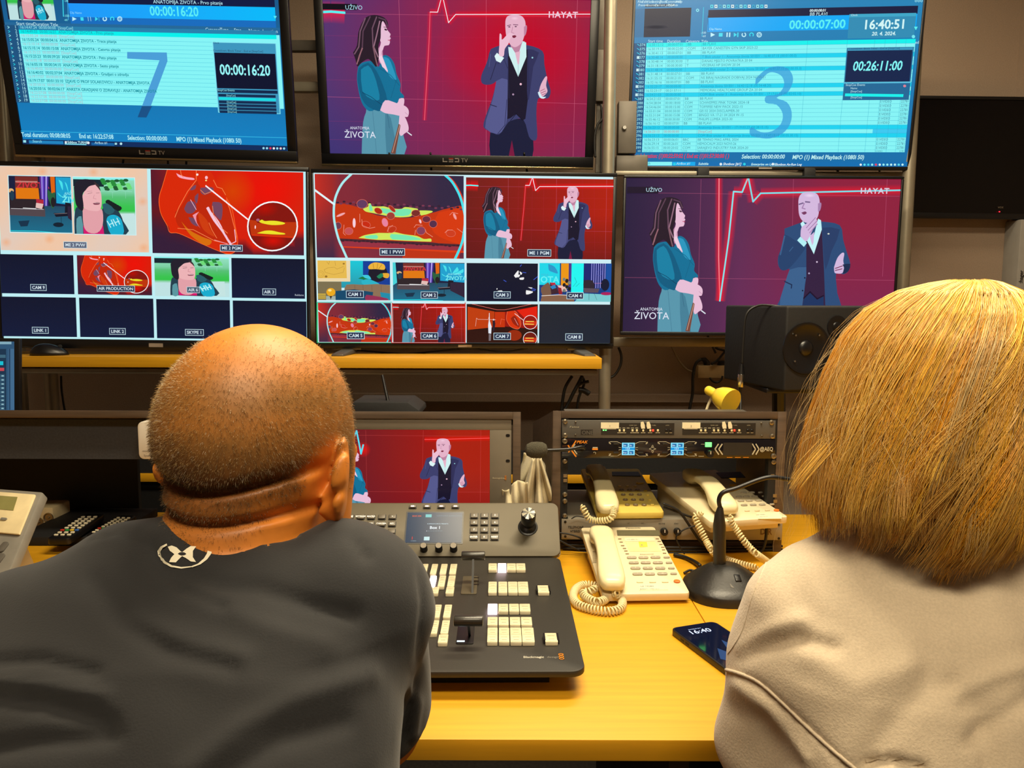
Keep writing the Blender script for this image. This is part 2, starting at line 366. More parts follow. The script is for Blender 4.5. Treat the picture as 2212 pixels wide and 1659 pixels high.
# ---------------------------------------------------------------- televisions
class TVset:
    def __init__(s, W, H, rot, t, bez, label, group, thick=0.045, trim=None, stand=False, brand=None, name='television'):
        s.W, s.H = W, H; r = [R_(a) for a in rot]; s.M = Mrot(r[0], r[1], r[2], t); s.Mi = s.M.inverted()
        s.root = empty(name, label=label, cat='television', group=group); s.root.matrix_world = s.M
        l, rr, tp, bt = bez
        x0, x1, z0, z1 = -W/2-l, W/2+rr, -H/2-bt, H/2+tp
        s.ext = (x0, x1, z0, z1)
        d = 0.006
        mb = MB()
        for a, b in (((x0, -d, z0), (x1, .012, -H/2)), ((x0, -d, H/2), (x1, .012, z1)), ((x0, -d, -H/2), (-W/2, .012, H/2)), ((W/2, -d, -H/2), (x1, .012, H/2))): mb.box(a, b)
        mb.build('bezel', M_black, s.root, bevel=0.002)
        MB().box((x0+.004, .012, z0+.004), (x1-.004, thick*.45, z1-.004)).box((x0+.12, thick*.45, z0+.08), (x1-.12, thick, z1-.12)).build('back_shell', M_blackm, s.root, bevel=0.004)
        MB().box((-W/2, 0.0, -H/2), (W/2, .004, H/2)).build('screen', mat('screen_glass', (6, 6, 9), 0.18, spec=0.3), s.root)
        if trim: MB().box((x0, -d-.004, z0-.007), (x1, .008, z0+.001)).build('lower_trim', trim, s.root, bevel=0.002)
        if stand:
            fz = P(1000, 773, 2.40)[2]+.002-t[2]; g_ = fz-z0
            for sx in (-1, 1):
                fx = sx*W*.375
                MB().prism([(fx-.018, z0+.01), (fx+.018, z0+.01), (fx+.03*sx+.05, fz+.010), (fx+.03*sx-.05, fz+.010)], .0, .03, 'y').add(
                    [(fx+sx*.04-.02, -.11, fz), (fx+sx*.04+.02, -.11, fz), (fx+sx*.02+.025, .03, fz), (fx+sx*.02-.025, .03, fz),
                     (fx+sx*.04-.018, -.11, fz+.008), (fx+sx*.04+.018, -.11, fz+.008), (fx+sx*.02+.02, .03, z0-.002), (fx+sx*.02-.02, .03, z0-.002)],
                    [(0, 3, 2, 1), (4, 5, 6, 7), (0, 1, 5, 4), (1, 2, 6, 5), (2, 3, 7, 6), (3, 0, 4, 7)]).build('foot', M_metalgrey, s.root, bevel=0.003)
        if brand == 'led':
            g = mat('logo_silver', (170, 160, 150), 0.3, metal=0.4); zb = -H/2-bt*.66; hh = bt*.38
            q = MB(); e = -d-.0012
            q.box((-.052, e, zb), (-.049, -d, zb+hh)).box((-.049, e, zb), (-.036, -d, zb+.003)).box((-.031, e, zb), (-.015, -d, zb+.0025)).box((-.031, e, zb+hh*.45), (-.015, -d, zb+hh*.45+.0025))
            q.box((-.010, e, zb), (.004, -d, zb+.003)).box((.002, e, zb), (.005, -d, zb+hh)).box((-.010, e, zb+hh-.003), (.005, -d, zb+hh)).build('logo', g, s.root)
            MB().box((-.031, e, zb+hh-.003), (-.015, -d, zb+hh)).build('logo', mat('logo_red', (150, 40, 30), 0.4), s.root)
            text_mesh('logo', 'TV', hh*.95, (.012, e, zb), (1, 0, 0), (0, 0, 1), g, s.root)
        if brand == 'bar':
            MB().box((-.022, -d-.001, -H/2-bt*.75), (.022, -d, -H/2-bt*.35)).build('logo', mat('logo_silver', (170, 160, 150), 0.3, metal=0.4), s.root)
        s.pic = Pic(W, H)
    def uv(s, x, y):
        d = s.Mi.to_3x3() @ Vector(ray(x, y)); o = s.Mi @ Vector(EYE); t = -o.y/d.y; p = o+d*t
        return (p.x/s.W+0.5, 0.5-p.z/s.H)
    def zoom(s, x0, y0, k): return lambda x, y: s.uv(x0+x/k, y0+y/k)
    def done(s, name='screen_picture'): return s.pic.build(name, s.root)
G_TV = 'televisions of the monitor wall'
tv1 = TVset(.885, .498, (11.7, 1.68, -2.5), (-1.1735, 2.6089, 2.0695), (.03, .03, .03, .034), 'top left television showing a blue playlist with a large 7', G_TV, trim=M_gold, brand='led')
tv2 = TVset(.885, .498, (10.55, .53, .48), (-.1888, 2.7606, 2.0755), (.03, .03, .03, .036), 'top centre television showing presenters on crimson, tilted down', G_TV, trim=M_gold, brand='led')
tv3 = TVset(.93, .553, (4.13, 1.1, -6.99), (.8755, 2.7649, 2.0682), (.01, .01, .01, .012), 'top right television showing a blue playlist with a large 3', G_TV, brand='bar')
tv4 = TVset(.95, .534, (-1.28, .61, 1.96), (-1.1278, 2.509, 1.4666), (.012, .009, .014, .03), 'left multiview television with a heart graphic and interview', G_TV, brand='bar')
tv5 = TVset(.95, .534, (2.2, .12, 3.05), (-.1532, 2.5646, 1.4572), (.007, .012, .012, .018), 'centre multiview television standing on feet on the yellow shelf', G_TV, brand='bar', stand=True)
tv6 = TVset(.885, .498, (1.0, .26, -1.14), (.8105, 2.6101, 1.4747), (.008, .008, .008, .012), 'television behind the black speaker showing presenter holding his throat', G_TV)
tv7 = TVset(.73, .425, (1.95, .44, .37), (1.915, 3.1172, 1.8851), (.012, .012, .012, .022), 'switched-off black television on the right of the back wall', G_TV, name='television')
x, y = 2157, 452; u, v = tv7.uv(x, y)
text_mesh('logo', 'VOX', .007, ((u-.5)*.73-.008, -.0075, (.5-v)*.425+.003), (1, 0, 0), (0, 0, 1), M_chrome, tv7.root)
MB().box(((u-.5)*.73-.002, -.0085, (.5-v)*.425-.012), ((u-.5)*.73+.002, -.006, (.5-v)*.425-.008)).build('standby_light', mat('red_led', (120, 10, 10), 0.4, emit=(255, 40, 60), estr=2), tv7.root)

# ---- shared pictures -------------------------------------------------------
def q4(tv, x0, y0, k):   # zoom-frame homography of a television screen -> [0,1]^2
    return tv.zoom(x0, y0, k)
ZP = tv2.zoom(660, 0, 3.253)
WHITE = (235, 245, 255)
def presenter_woman(p, dx=0, cv=ZP, red=False):
    p.cv = (lambda x, y: cv(x+dx, y))
    sh = (14, 112, 150); shd = (10, 92, 128); shl = (40, 150, 190); skin = (232, 190, 214); skd = (196, 140, 172)
    p.smooth('395,1085 398,980 405,860 425,790 452,752 640,778 668,850 690,960 693,1090', (88, 150, 172), n=2)       # trousers
    p.smooth('560,800 600,830 640,1085 570,1085', (70, 128, 152), n=2); p.line('470,760 500,1080', 1.2, (60, 112, 138)); p.line('575,800 590,900', 1.5, (50, 100, 128))
    p.smooth('640,700 690,690 690,740 660,800 640,780', skin, n=3)                                  # far forearm
    p.smooth('660,815 695,818 722,880 722,920 700,935 668,955 655,900', skin, n=3)                  # holding hand
    p.poly('655,870 668,880 632,1082 600,1078', (120, 72, 60)); p.line('662,880 612,1070', 2, (210, 170, 150))
    p.line('718,930 745,950', 4, (225, 230, 240))
    p.smooth('500,360 545,300 545,400 600,510 560,480 520,440', skd, n=3)                            # neck
    p.smooth('370,470 400,440 470,430 515,470 545,392 590,400 625,450 640,520 668,590 664,640 690,670 688,690 660,690 640,728 560,720 470,780 420,760 385,690 362,560', sh, n=3)
    p.smooth('548,400 585,412 612,470 640,560 600,545 560,480', shl, n=2)
    p.smooth('375,480 440,440 500,500 545,600 575,705 545,760 515,782 440,750 395,690 365,560', shd, n=2)
    p.smooth('390,490 440,460 480,520 510,620 520,700 470,700 400,640', (20, 128, 164), n=2)
    p.line('520,480 600,530 660,600', 2, shd); p.line('640,560 600,690', 1.5, shd); p.line('400,650 460,680 540,740', 2, (6, 60, 92))
    p.smooth('525,775 560,705 640,725 700,745 725,775 722,815 700,822 620,805 560,795', skin, n=3)   # forearm and hand
    p.line('700,790 722,810', 1.5, skd)
    p.smooth('508,390 530,300 515,250 535,150 556,165 575,210 598,240 592,258 600,270 590,282 594,295 585,318 556,322 545,350 535,380 580,500 560,490', skin, n=2)  # face and neck
    p.poly('512,400 535,390 578,502 540,470', (240, 206, 224))
    p.smooth('556,200 575,208 570,216 556,212', (70, 40, 60), n=2); p.line('550,190 574,193', 2, (80, 45, 60)); p.line('580,282 597,284', 2.2, (190, 60, 100)); p.line('585,262 592,262', 1.2, skd)
    p.smooth('335,370 362,320 372,230 398,160 430,120 485,106 545,120 575,150 582,195 560,165 540,150 530,200 528,270 512,330 516,400 500,470 470,440 440,415 395,440 366,468 352,420', (40, 26, 40), n=3)
    for k, (pts, c) in enumerate((('420,130 385,220 375,330 345,380', (120, 84, 104)), ('455,118 405,220 400,330 372,430', (92, 62, 82)), ('500,120 470,200 475,330 500,440', (112, 78, 98)), ('522,150 500,250 480,330 510,400', (150, 108, 128)), ('400,340 380,390 362,450', (150, 100, 110)), ('480,330 490,400 505,460', (130, 90, 100)), ('515,125 560,140 578,185', (90, 60, 80)))):
        p.line(pts, 4.5, c)
def suit_man(p, cv=ZP):
    p.cv = cv; sk = (228, 178, 200); skd = (190, 130, 160); su = (58, 62, 108); sd = (36, 38, 74); sl = (84, 88, 140)
    p.smooth('1298,930 1440,840 1620,850 1600,980 1592,1110 1470,1110 1450,1000 1425,1110 1300,1110', (22, 26, 56), n=2)
    p.poly('1425,1110 1450,985 1472,1110', (120, 20, 62))
    p.smooth('1302,345 1360,322 1425,315 1560,318 1665,360 1678,450 1700,560 1722,640 1705,690 1660,690 1632,700 1622,800 1628,960 1605,988 1570,960 1530,840 1440,850 1410,880 1360,945 1300,925 1250,890 1272,800 1310,700 1340,560 1290,595 1240,585 1236,530 1270,450', su, n=3)
    p.smooth('1340,570 1420,560 1420,800 1395,900 1350,942 1262,900 1290,780 1320,680', sl, n=2)
    p.poly('1424,380 1440,345 1560,350 1562,700 1545,835 1525,846 1480,800 1440,830 1418,838', (22, 18, 42))
    p.smooth('1560,345 1640,370 1600,470 1570,700 1556,640', (44, 46, 88), n=2); p.line('1560,350 1572,660', 2, sd); p.line('1422,400 1430,690', 2, sd)
    p.poly('1440,290 1540,290 1535,345 1500,420 1472,400 1442,345', skd)
    p.poly('1424,330 1450,335 1490,400 1525,290 1550,300 1552,400 1494,540 1430,390', (206, 240, 240))
    p.poly('1472,370 1508,360 1500,450 1492,455', sk); p.line('1494,455 1494,535', 1.5, (150, 190, 200))
    p.smooth('1240,585 1236,530 1275,440 1300,350 1345,350 1400,430 1395,470 1340,570 1290,596', su, n=3)
    p.line('1300,380 1290,470', 2, sl); p.line('1340,440 1300,560', 3, sd); p.line('1350,450 1395,415 1420,480', 2, sd)
    p.poly('1328,395 1345,372 1395,408 1370,442 1340,428', (220, 245, 245))
    p.smooth('1362,320 1364,240 1378,248 1382,280 1430,232 1465,232 1470,250 1440,270 1425,310 1400,345 1392,395 1360,388', sk, n=3)
    p.line('1400,290 1440,250', 1.5, skd); p.line('1395,305 1450,262', 1.5, skd)
    p.smooth('1404,190 1406,140 1425,112 1475,104 1520,115 1543,150 1545,200 1535,260 1515,305 1475,332 1440,315 1412,260', sk, n=4)
    p.smooth('1535,190 1552,178 1556,200 1548,240 1536,250', skd, n=3)
    p.smooth('1362,320 1364,240 1378,248 1382,280 1430,232 1460,240 1470,250 1440,270 1425,310 1400,345 1392,395 1360,388', (236, 190, 210), n=3)
    p.line('1418,182 1442,176', 3, (140, 90, 120)); p.line('1460,174 1492,176', 3, (140, 90, 120)); p.ell(1432, 190, 8, 4, (90, 50, 80)); p.ell(1477, 188, 8, 4, (90, 50, 80))
    p.line('1455,190 1448,230 1465,235', 2, skd); p.smooth('1452,252 1470,248 1482,256 1468,268 1455,264', (120, 30, 60), n=2)
    p.ell(1470, 130, 30, 14, (246, 206, 224), 1, 0)
    p.smooth('1640,640 1655,590 1685,540 1698,545 1690,600 1700,640 1685,665 1662,680 1645,668', sk, n=3)
    for a in ('1650,640 1680,625', '1652,655 1688,640', '1660,668 1690,655'): p.line(a, 1.8, (150, 70, 100))
    p.smooth('1632,650 1645,645 1662,680 1690,680 1672,694 1645,685', (210, 235, 245), n=2)
    p.ell(1512, 592, 8, 8, (240, 190, 210)); p.ell(1459, 664, 7, 7, (170, 140, 170)); p.ell(1594, 406, 6, 6, (150, 210, 220)); p.line('1298,735 1342,750', 3, sd)
    p.line('1415,700 1400,880 1350,940', 2, sd); p.line('1440,848 1480,800 1525,845', 2, (10, 8, 26))
def ecg(p, cv=ZP, c=WHITE, g=(255, 20, 30), wb=2.4, ga=0.8):
    p.cv = cv
    p.line('118,85 180,82 275,90', 8, (90, 240, 240), glow=(5, g, ga*.8))
    p.line('836,845 850,600 868,300 875,85', 1.6, (255, 120, 140), glow=(7, g, ga*.55))
    p.line('875,85 928,86 960,-32', wb, c, glow=(6, g, ga*.7)); p.line('962,-32 1005,160 1055,102 2010,100', wb, c, glow=(6, g, ga*.7))
def stage_bg(p, f, cv=ZP):
    p.grid(f, 16, 9); p.cv = cv
    for pts in ('655,-31 675,700 680,1090', '1270,-31 1270,1100', '1912,-31 1890,700 1880,1105'): p.line(pts, 1.6, (235, 120, 150), .4)
    for pts in ('118,95 2005,120', '140,680 1975,730'): p.line(pts, 1.6, (235, 110, 150), .35)
    for k in (250, 400, 560, 850, 980): p.line('118,%d 2000,%d' % (k, k+25), .8, (225, 60, 110), .22)
    for k in (790, 965, 1110, 1440, 1600, 1750): p.line('%d,-31 %d,1100' % (k, k), .8, (225, 60, 110), .22)
def mixc(a, b, t): t = min(max(t, 0), 1); return tuple(a[i]+(b[i]-a[i])*t for i in range(3))
def bg_prog(u, v):   # purple at the left to crimson at the right
    c = mixc((86, 52, 112), (142, 30, 76), u*2.4) if u < .42 else mixc((142, 30, 76), (184, 10, 44), (u-.42)/.3)
    if u > .72: c = mixc((184, 10, 44), (150, 24, 64), (u-.72)/.28)
    t = abs(v-.4); return mixc(c, (116, 40, 88) if u > .3 else (48, 50, 118), max(0, (v-.5)*1.3) if v > .5 else max(0, .12-v))
def bg_red(u, v):
    c = mixc((112, 24, 22), (160, 22, 16), u*1.6) if u < .62 else mixc((160, 22, 16), (176, 30, 12), (u-.62)*3)
    return mixc(c, (96, 18, 24), max(0, v-.45)*1.2)
def bg_wine(u, v):
    c = mixc((40, 28, 62), (96, 44, 84), u*2.4) if u < .42 else mixc((96, 44, 84), (142, 32, 62), (u-.42)*3)
    return mixc(c, (112, 42, 92), max(0, v-.3)*(.9 if u > .4 else 0))
def bug(p, right=True, cv=ZP):
    p.cv = cv
    if right: p.text('HAYAT', 1705, 124, .036, (240, 200, 220), True, sx=1.05, track=.1)
def zivota(p, x, y, x2, y2, h1, h2, c=(225, 230, 245)):
    p.text('ANATOMIJA', x, y, h1, c, sx=.92); p.text('ŽIVOTA', x2, y2, h2, c, sx=.98)
def program(p, red=False, title=True):
    if red:
        stage_bg(p, bg_red); ecg(p, wb=4, ga=.9)
    else:
        stage_bg(p, bg_prog); p.cv = ZP; p.ell(1500, 380, 620, 420, (206, 6, 34, .7), .75, 0); p.line('118,60 280,60', 1, (20, 20, 40)); ecg(p)
    presenter_woman(p); suit_man(p)
def vessel(p):   # blood vessel close-up inside a white circle; frame of zoom [680,370,1010,565] x6.7
    cv = homog([(0, 30), (2165, 65), (2165, 1285), (20, 1255)], [(0, 0), (1, 0), (1, 1), (0, 1)]); p.cv = cv
    p.grid(lambda u, v: mixc(mixc((196, 44, 34), (98, 30, 46), u*3.3), (62, 40, 70), max(0, v-.35)*1.5) if u < .16 else mixc(mixc((130, 40, 54), (48, 36, 66), (u-.25)*1.7), (140, 44, 60), max(0, v-.4)), 18, 10)
    p.cv = cv
    p.smooth('290,470 430,470 620,520 900,640 1300,680 1560,640 1760,590 1920,545 2180,540 2180,1060 1700,1040 1200,1020 700,990 320,960', (196, 52, 14), n=3)
    p.smooth('1800,600 2000,560 2180,560 2180,1040 1900,1000 1700,850', (214, 56, 10), n=3)
    p.poly('320,975 2180,1075 2180,1110 330,1010', (74, 38, 48)); p.poly('330,1010 2180,1110 2180,1180 360,1100', (150, 48, 66)); p.poly('360,1090 2180,1170 2180,1200 370,1108', (220, 60, 20)); p.poly('1290,1150 2100,1195 2100,1290 1260,1290', (190, 50, 20))
    for k in range(40):
        x = 330+k*46; y = 450+(x-330)*.05+18*math.sin(k*2.3); p.ell(x, y, 22, 14, (120, 54, 80) if k % 2 else (52, 28, 50))
    for k in range(30):
        x = 340+k*60; p.ell(x, 1000+(x-320)*.055+8*math.sin(k*1.7), 24, 12, (60, 30, 46))
    ye = (208, 232, 92); cy = (118, 232, 176)
    p.smooth('695,545 770,510 775,470 810,465 830,505 940,510 1000,508 1080,530 1180,545 1260,545 1310,520 1440,535 1500,555 1420,600 1395,655 1270,670 1150,665 1000,640 860,610 740,585', ye, n=3)
    p.smooth('790,490 815,480 840,570 790,570', cy, n=2); p.smooth('960,530 1150,560 1290,545 1400,560 1360,640 1180,650 980,600', cy, n=2)
    p.smooth('1520,570 1690,575 1700,600 1540,645', ye, n=2)
    p.smooth('630,970 720,930 900,900 950,898 1100,900 1160,888 1300,920 1480,945 1580,990 1680,985 1690,1025 1640,1030 1300,1015 1050,1000 900,1000', ye, n=3)
    p.smooth('720,945 890,925 900,985 740,975', cy, n=2); p.smooth('1100,915 1300,930 1450,960 1540,1005 1120,995', cy, n=2)
    for x, y, rx, ry, r, c in ((685, 472, 75, 62, 0, (98, 58, 96)), (920, 575, 58, 38, .5, (176, 40, 16)), (1120, 545, 62, 22, .8, (170, 44, 30)), (1100, 650, 55, 50, 0, (160, 60, 50)), (1015, 745, 40, 62, -.3, (232, 130, 160)), (1465, 610, 60, 45, 0, (120, 44, 40)), (1620, 700, 58, 45, 0, (110, 40, 60)), (1718, 770, 55, 52, 0, (84, 44, 74)), (1540, 870, 62, 58, 0, (134, 60, 92)), (740, 775, 62, 44, .3, (200, 40, 14)), (335, 790, 45, 50, 0, (110, 56, 80)), (490, 870, 58, 50, 0, (200, 80, 84)), (568, 750, 20, 68, 0, (246, 210, 225)), (375, 630, 66, 14, -.4, (240, 170, 180)), (1975, 910, 66, 48, .1, (206, 60, 30)), (2035, 660, 16, 48, -.4, (240, 160, 160)), (1120, 850, 60, 40, -.5, (190, 50, 20)), (1530, 730, 14, 30, -.3, (244, 200, 210))):
        p.ell(x, y, rx+6, ry+6, (225, 110, 90), rot=r); p.ell(x, y, rx, ry, c, rot=r)
    for a in ('300,850 330,910', '420,780 410,900 440,930', '650,620 650,740', '680,700 690,790 790,830 870,815', '1050,880 1070,810 1130,790', '1440,820 1470,780 1560,790', '1460,860 1450,930', '1600,850 1620,900 1710,960', '1890,900 1930,860 2000,860', '1960,640 2000,600 2080,620', '2070,840 2150,900'): p.line(a, 3.2, (238, 150, 130))
    pr = [(530, 40), (410, 160), (330, 300), (285, 450), (275, 650), (300, 830), (345, 1000), (400, 1130), (460, 1270)]
    p.line([tuple(q) for q in spline(pr, 5)], 15, (170, 236, 240))
    pl = [(1900, 60), (2000, 160), (2100, 340), (2155, 520), (2185, 700), (2160, 950), (2120, 1100), (2040, 1280)]
    p.line([(a+26, b) for a, b in spline(pl, 5)], 10, (226, 50, 20)); p.line([tuple(q) for q in spline(pl, 5)], 16, (70, 226, 236))
    p.line('0,265 280,475', 13, (225, 245, 250))
def heart(p, big=True):   # zoom [330,360,670,560] x6.505
    cv = homog([(0, 35), (2120, 85), (2155, 1270), (20, 1240)], [(0, 0), (1, 0), (1, 1), (0, 1)])
    p.grid(lambda u, v: mixc(mixc((90, 22, 40), (214, 30, 8), u*2.6-v*.4), (230, 12, 8), max(0, .35-abs(u-.75))*2-v*.6) if v+abs(u-.7)*.7 < .95 else mixc((120, 16, 20), (52, 28, 56), (v+abs(u-.7)*.7-.85)*2.5), 18, 10)
    p.cv = cv
    p.ell(1650, 330, 520, 420, (240, 20, 10, .8), .8, 0); p.ell(1150, 350, 330, 330, (214, 72, 6, .8), .8, 0)
    p.smooth('235,40 190,200 120,400 115,560 170,740 250,860 275,940 400,950 700,1090 950,1200 1090,1260 1190,1215 1225,1080 1200,900 1150,640 1080,460 960,300 900,180 830,70 640,50 400,45', (216, 40, 6), n=3)
    p.line([tuple(q) for q in spline([(235, 40), (170, 260), (118, 450), (140, 660), (230, 840), (270, 940), (400, 955), (700, 1095), (950, 1205), (1100, 1250), (1190, 1210), (1225, 1080), (1190, 860), (1140, 600), (1060, 440)], 4)], 3.4, (255, 110, 40))
    p.smooth('345,640 430,560 640,210 700,290 1000,470 1080,560 1140,760 1180,1090 900,1060 600,960 380,840', (190, 38, 8), n=3)
    for s in ('470,600 520,500 610,500 640,590 590,660 510,660', '640,260 600,270 550,330 620,320', '620,420 670,380 650,520 620,480', '870,500 1000,530 990,760 900,680 860,580', '530,720 620,740 660,850 580,810', '700,300 850,290 880,340 760,400 700,360'): p.smooth(s, (116, 70, 96), n=3)
    p.smooth('430,780 540,900 720,1000 860,1060 780,1130 560,980', (214, 110, 10), n=3)
    p.smooth('360,90 420,120 500,145 600,160 610,185 520,180 400,150', (250, 170, 190), n=3)
    p.smooth('660,640 720,680 800,780 830,880 900,1000 760,920 690,790', (206, 60, 14), n=3)
    p.smooth('780,590 815,570 850,640 960,780 1060,980 1140,1100 1110,1110 1000,930 880,770', (244, 200, 220), n=3)
    p.smooth('590,690 680,640 640,700 650,800 700,880 640,800', (236, 150, 170), n=2); p.line('560,470 640,610', 3.5, (240, 190, 210))
    for a in ('880,190 930,290 1000,310 1050,400', '640,190 520,350 400,570 340,720', '1060,470 1110,600 1160,800 1210,980 1190,1080 1130,1110', '380,880 600,900 900,1060 1080,1100', '870,560 880,680 980,860 1080,950', '820,800 860,900 930,1020', '700,330 760,390 880,340', '640,50 640,180', '420,50 430,110 460,150'): p.line(a, 3.4, (252, 140, 80))
    p.line('1180,900 1200,1070 1130,1105 1060,980', 5, (244, 190, 210)); p.line('900,1050 1080,1105', 5, (240, 150, 160))
    p.ell(655, 112, 16, 16, (250, 230, 230)); p.ell(782, 155, 20, 24, (250, 190, 200)); p.ell(778, 196, 14, 9, (250, 240, 150))
    p.line('775,272 1375,760', 9, (250, 240, 245))
    ci = [(1710+345*math.cos(R_(k*10)), 852+350*math.sin(R_(k*10))) for k in range(36)]
    p.poly(ci, (132, 18, 12)); p.ell(1600, 600, 200, 120, (190, 20, 8, .8), .8, 0); p.ell(1720, 1060, 200, 110, (230, 20, 8, .8), .8, 0)
    p.poly('1385,755 1480,770 1500,800 1800,830 1880,790 2045,790 2040,1000 1410,960', (190, 52, 10)); p.poly('1410,962 2030,1000 2020,1020 1425,985', (220, 50, 10))
    p.smooth('1520,780 1560,755 1600,775 1680,770 1770,775 1880,800 1850,825 1700,832 1560,805', (236, 226, 40), n=3); p.smooth('1495,950 1600,915 1700,912 1800,935 1880,950 1870,968 1700,965', (236, 226, 40), n=3)
    p.ell(1506, 760, 24, 20, (170, 100, 130)); p.ell(1470, 862, 10, 26, (250, 200, 200))
    p.line([(x, y) for x, y in ci], 9, (246, 250, 252), closed=True)
def street_woman(p, x0, y0, x1, y1):   # window given in the current dest frame; drawn in zoom [0,360,335,560] x6.603 coordinates
    cv = homog([(x0, y0), (x1, y0), (x1, y1), (x0, y1)], [(0, 0), (1, 0), (1, 1), (0, 1)]); p.cv = cv
    g = (60, 200, 90)
    p.grid(lambda u, v: mixc((150, 226, 196), (96, 190, 130), v*2) if v < .28 else (mixc((96, 190, 130), (52, 196, 74), (v-.28)*4) if v < .62 else (190, 226, 226)), 8, 12)
    p.cv = cv; p.rect(x0, y0, x0+(x1-x0)*.5, y0+(y1-y0)*.16, (20, 40, 50)); p.rect(x0, y0, x1, y0+(y1-y0)*.035, (140, 240, 235))
    for k in range(26):
        p.ell(1500+(k*97 % 430), 170+(k*53 % 150), 40, 22, ((40, 140, 60), (110, 220, 120), (30, 90, 50))[k % 3])
    p.line('1450,345 1560,330 1650,350 1760,325 1950,340', 3, (180, 236, 226)); p.line('1650,350 1650,440', 2, (180, 236, 226)); p.line('1850,340 1850,440', 2, (180, 236, 226))
    p.poly('1740,672 1980,665 1990,985 1840,980', (196, 228, 226))
    # anorak, fur collar
    p.smooth('1045,985 1050,760 1085,590 1180,640 1300,900 1480,620 1560,510 1680,560 1760,680 1800,780 1840,985', (34, 62, 78), n=3)
    p.smooth('1085,760 1160,720 1180,985 1080,985', (90, 150, 160), n=2)
    for k in range(16): p.ell(1580+k*11, 500+k*6+(k % 3)*8, 42, 34, (22, 30, 34))
    p.smooth('1490,540 1560,520 1680,620 1600,690 1520,650', (40, 92, 104), n=2)
    p.poly('1190,985 1185,860 1260,960 1420,960 1490,850 1505,985', (214, 24, 110))
    p.smooth('1185,600 1190,850 1260,960 1400,965 1485,850 1490,640 1420,600', (226, 160, 168), n=3)
    p.smooth('1185,420 1250,300 1350,210 1420,260 1470,360 1480,440 1475,560 1440,630 1360,640 1250,620 1180,560', (236, 178, 182), n=4)
    p.smooth('1060,290 1110,200 1240,165 1380,190 1400,240 1300,270 1240,330 1190,400 1200,560 1180,640 1110,590 1075,500', (34, 30, 44), n=4)
    p.smooth('1370,200 1440,250 1470,340 1430,290 1385,240', (60, 46, 50), n=2)
    p.line('1270,385 1340,365', 5, (120, 80, 90)); p.line('1400,370 1450,365', 5, (120, 80, 90)); p.line('1260,350 1340,340', 4, (170, 120, 130)); p.line('1370,400 1355,450 1400,460', 5, (190, 120, 130))
    p.smooth('1345,525 1400,510 1450,515 1440,540 1370,545', (130, 60, 80), n=3); p.line('1370,520 1440,520', 4, (240, 226, 226)); p.line('1225,390 1250,410 1290,400', 2, (250, 220, 225))
    p.smooth('1545,780 1570,720 1650,690 1740,720 1790,800 1800,985 1610,985', (22, 172, 206), n=3)
    for bx, by, r in ((1560, 770, .12), (1650, 740, 0)):
        for q in ('0,20 50,110', '60,0 100,90', '25,70 90,45'): p.line([(bx+float(a.split(',')[0]), by+float(a.split(',')[1])) for a in q.split()], 16, (180, 240, 245))
def studio(p, x0=0, y0=0, full=True):   # zoom [680,560,1010,745] x6.703 window CAM 2
    cv = homog([(1125, 25), (2168, 30), (2168, 608), (1135, 600)], [(0, 0), (1, 0), (1, 1), (0, 1)]); p.cv = cv
    p.rect(1120, 25, 2170, 420, (24, 30, 62)); p.rect(1120, 330, 2170, 610, (34, 74, 100), c2=(26, 110, 140))
    p.poly('1120,25 1165,25 1190,330 1120,380', (70, 210, 216)); p.poly('1275,35 1575,35 1590,270 1275,270', (120, 44, 40)); p.poly('1280,150 1580,150 1590,270 1280,270', (224, 120, 16))
    p.text('ŽIVOTA', 1290, 150, .1, (210, 50, 60), True, sx=1.1); p.rect(1280, 80, 1570, 96, (190, 130, 120))
    for k, c in enumerate(((90, 40, 140), (150, 130, 220), (96, 60, 190), (60, 40, 140), (180, 160, 235), (70, 40, 150))): p.poly([(1600+k*20, 30), (1620+k*20, 30), (1624+k*15, 330), (1606+k*15, 330)], c)
    p.poly('1740,30 1800,30 1800,200 1750,200', (220, 100, 16)); p.poly('1812,35 2168,40 2168,330 1812,300', (26, 160, 206))
    for a in ('1850,60 1900,170 1900,90', '1930,80 1980,200 1960,110', '2060,90 1990,190 2080,150', '2150,120 2000,210 2140,180', '1830,190 1900,240 1850,220'): p.smooth(a, (70, 226, 236), n=3)
    p.text('ANATOMIJA', 1920, 215, .05, (150, 236, 240), sx=.9); p.text('ŽIVOTA', 1890, 290, .1, (120, 236, 240), True, sx=1.05)
    p.poly('1200,262 1640,262 1660,430 1190,430', (44, 34, 40)); p.poly('1190,360 1660,360 1660,440 1190,430', (82, 70, 76)); p.line('1210,362 1640,366', 6, (226, 226, 230)); p.line('1370,355 1540,360', 9, (240, 240, 240))
    p.poly('1545,260 1645,270 1635,345 1550,320', (180, 40, 60)); p.poly('1545,300 1640,310 1620,362 1535,350', (226, 190, 184))
    p.smooth('1700,160 1760,200 1800,190 1790,300 1760,360 1730,300 1700,240', (40, 96, 62), n=2); p.ell(1770, 290, 30, 50, (34, 30, 34)); p.ell(1220, 180, 36, 22, (230, 180, 120)); p.ell(1230, 230, 30, 50, (30, 60, 80))
    p.poly('1930,290 2010,300 1960,430 1800,440 1770,400 1920,400', (22, 24, 40)); p.line('1780,410 1950,400', 8, (130, 116, 120)); p.line('1870,440 1870,500', 6, (20, 22, 34)); p.ell(1830, 520, 70, 24, (16, 34, 50))
    p.poly('1300,490 1450,480 1420,540 1330,545', (20, 50, 74)); p.poly('1960,330 2168,335 2168,560 1960,450', (46, 34, 58)); p.line('1135,590 1500,588 1850,605', 10, (40, 226, 236))
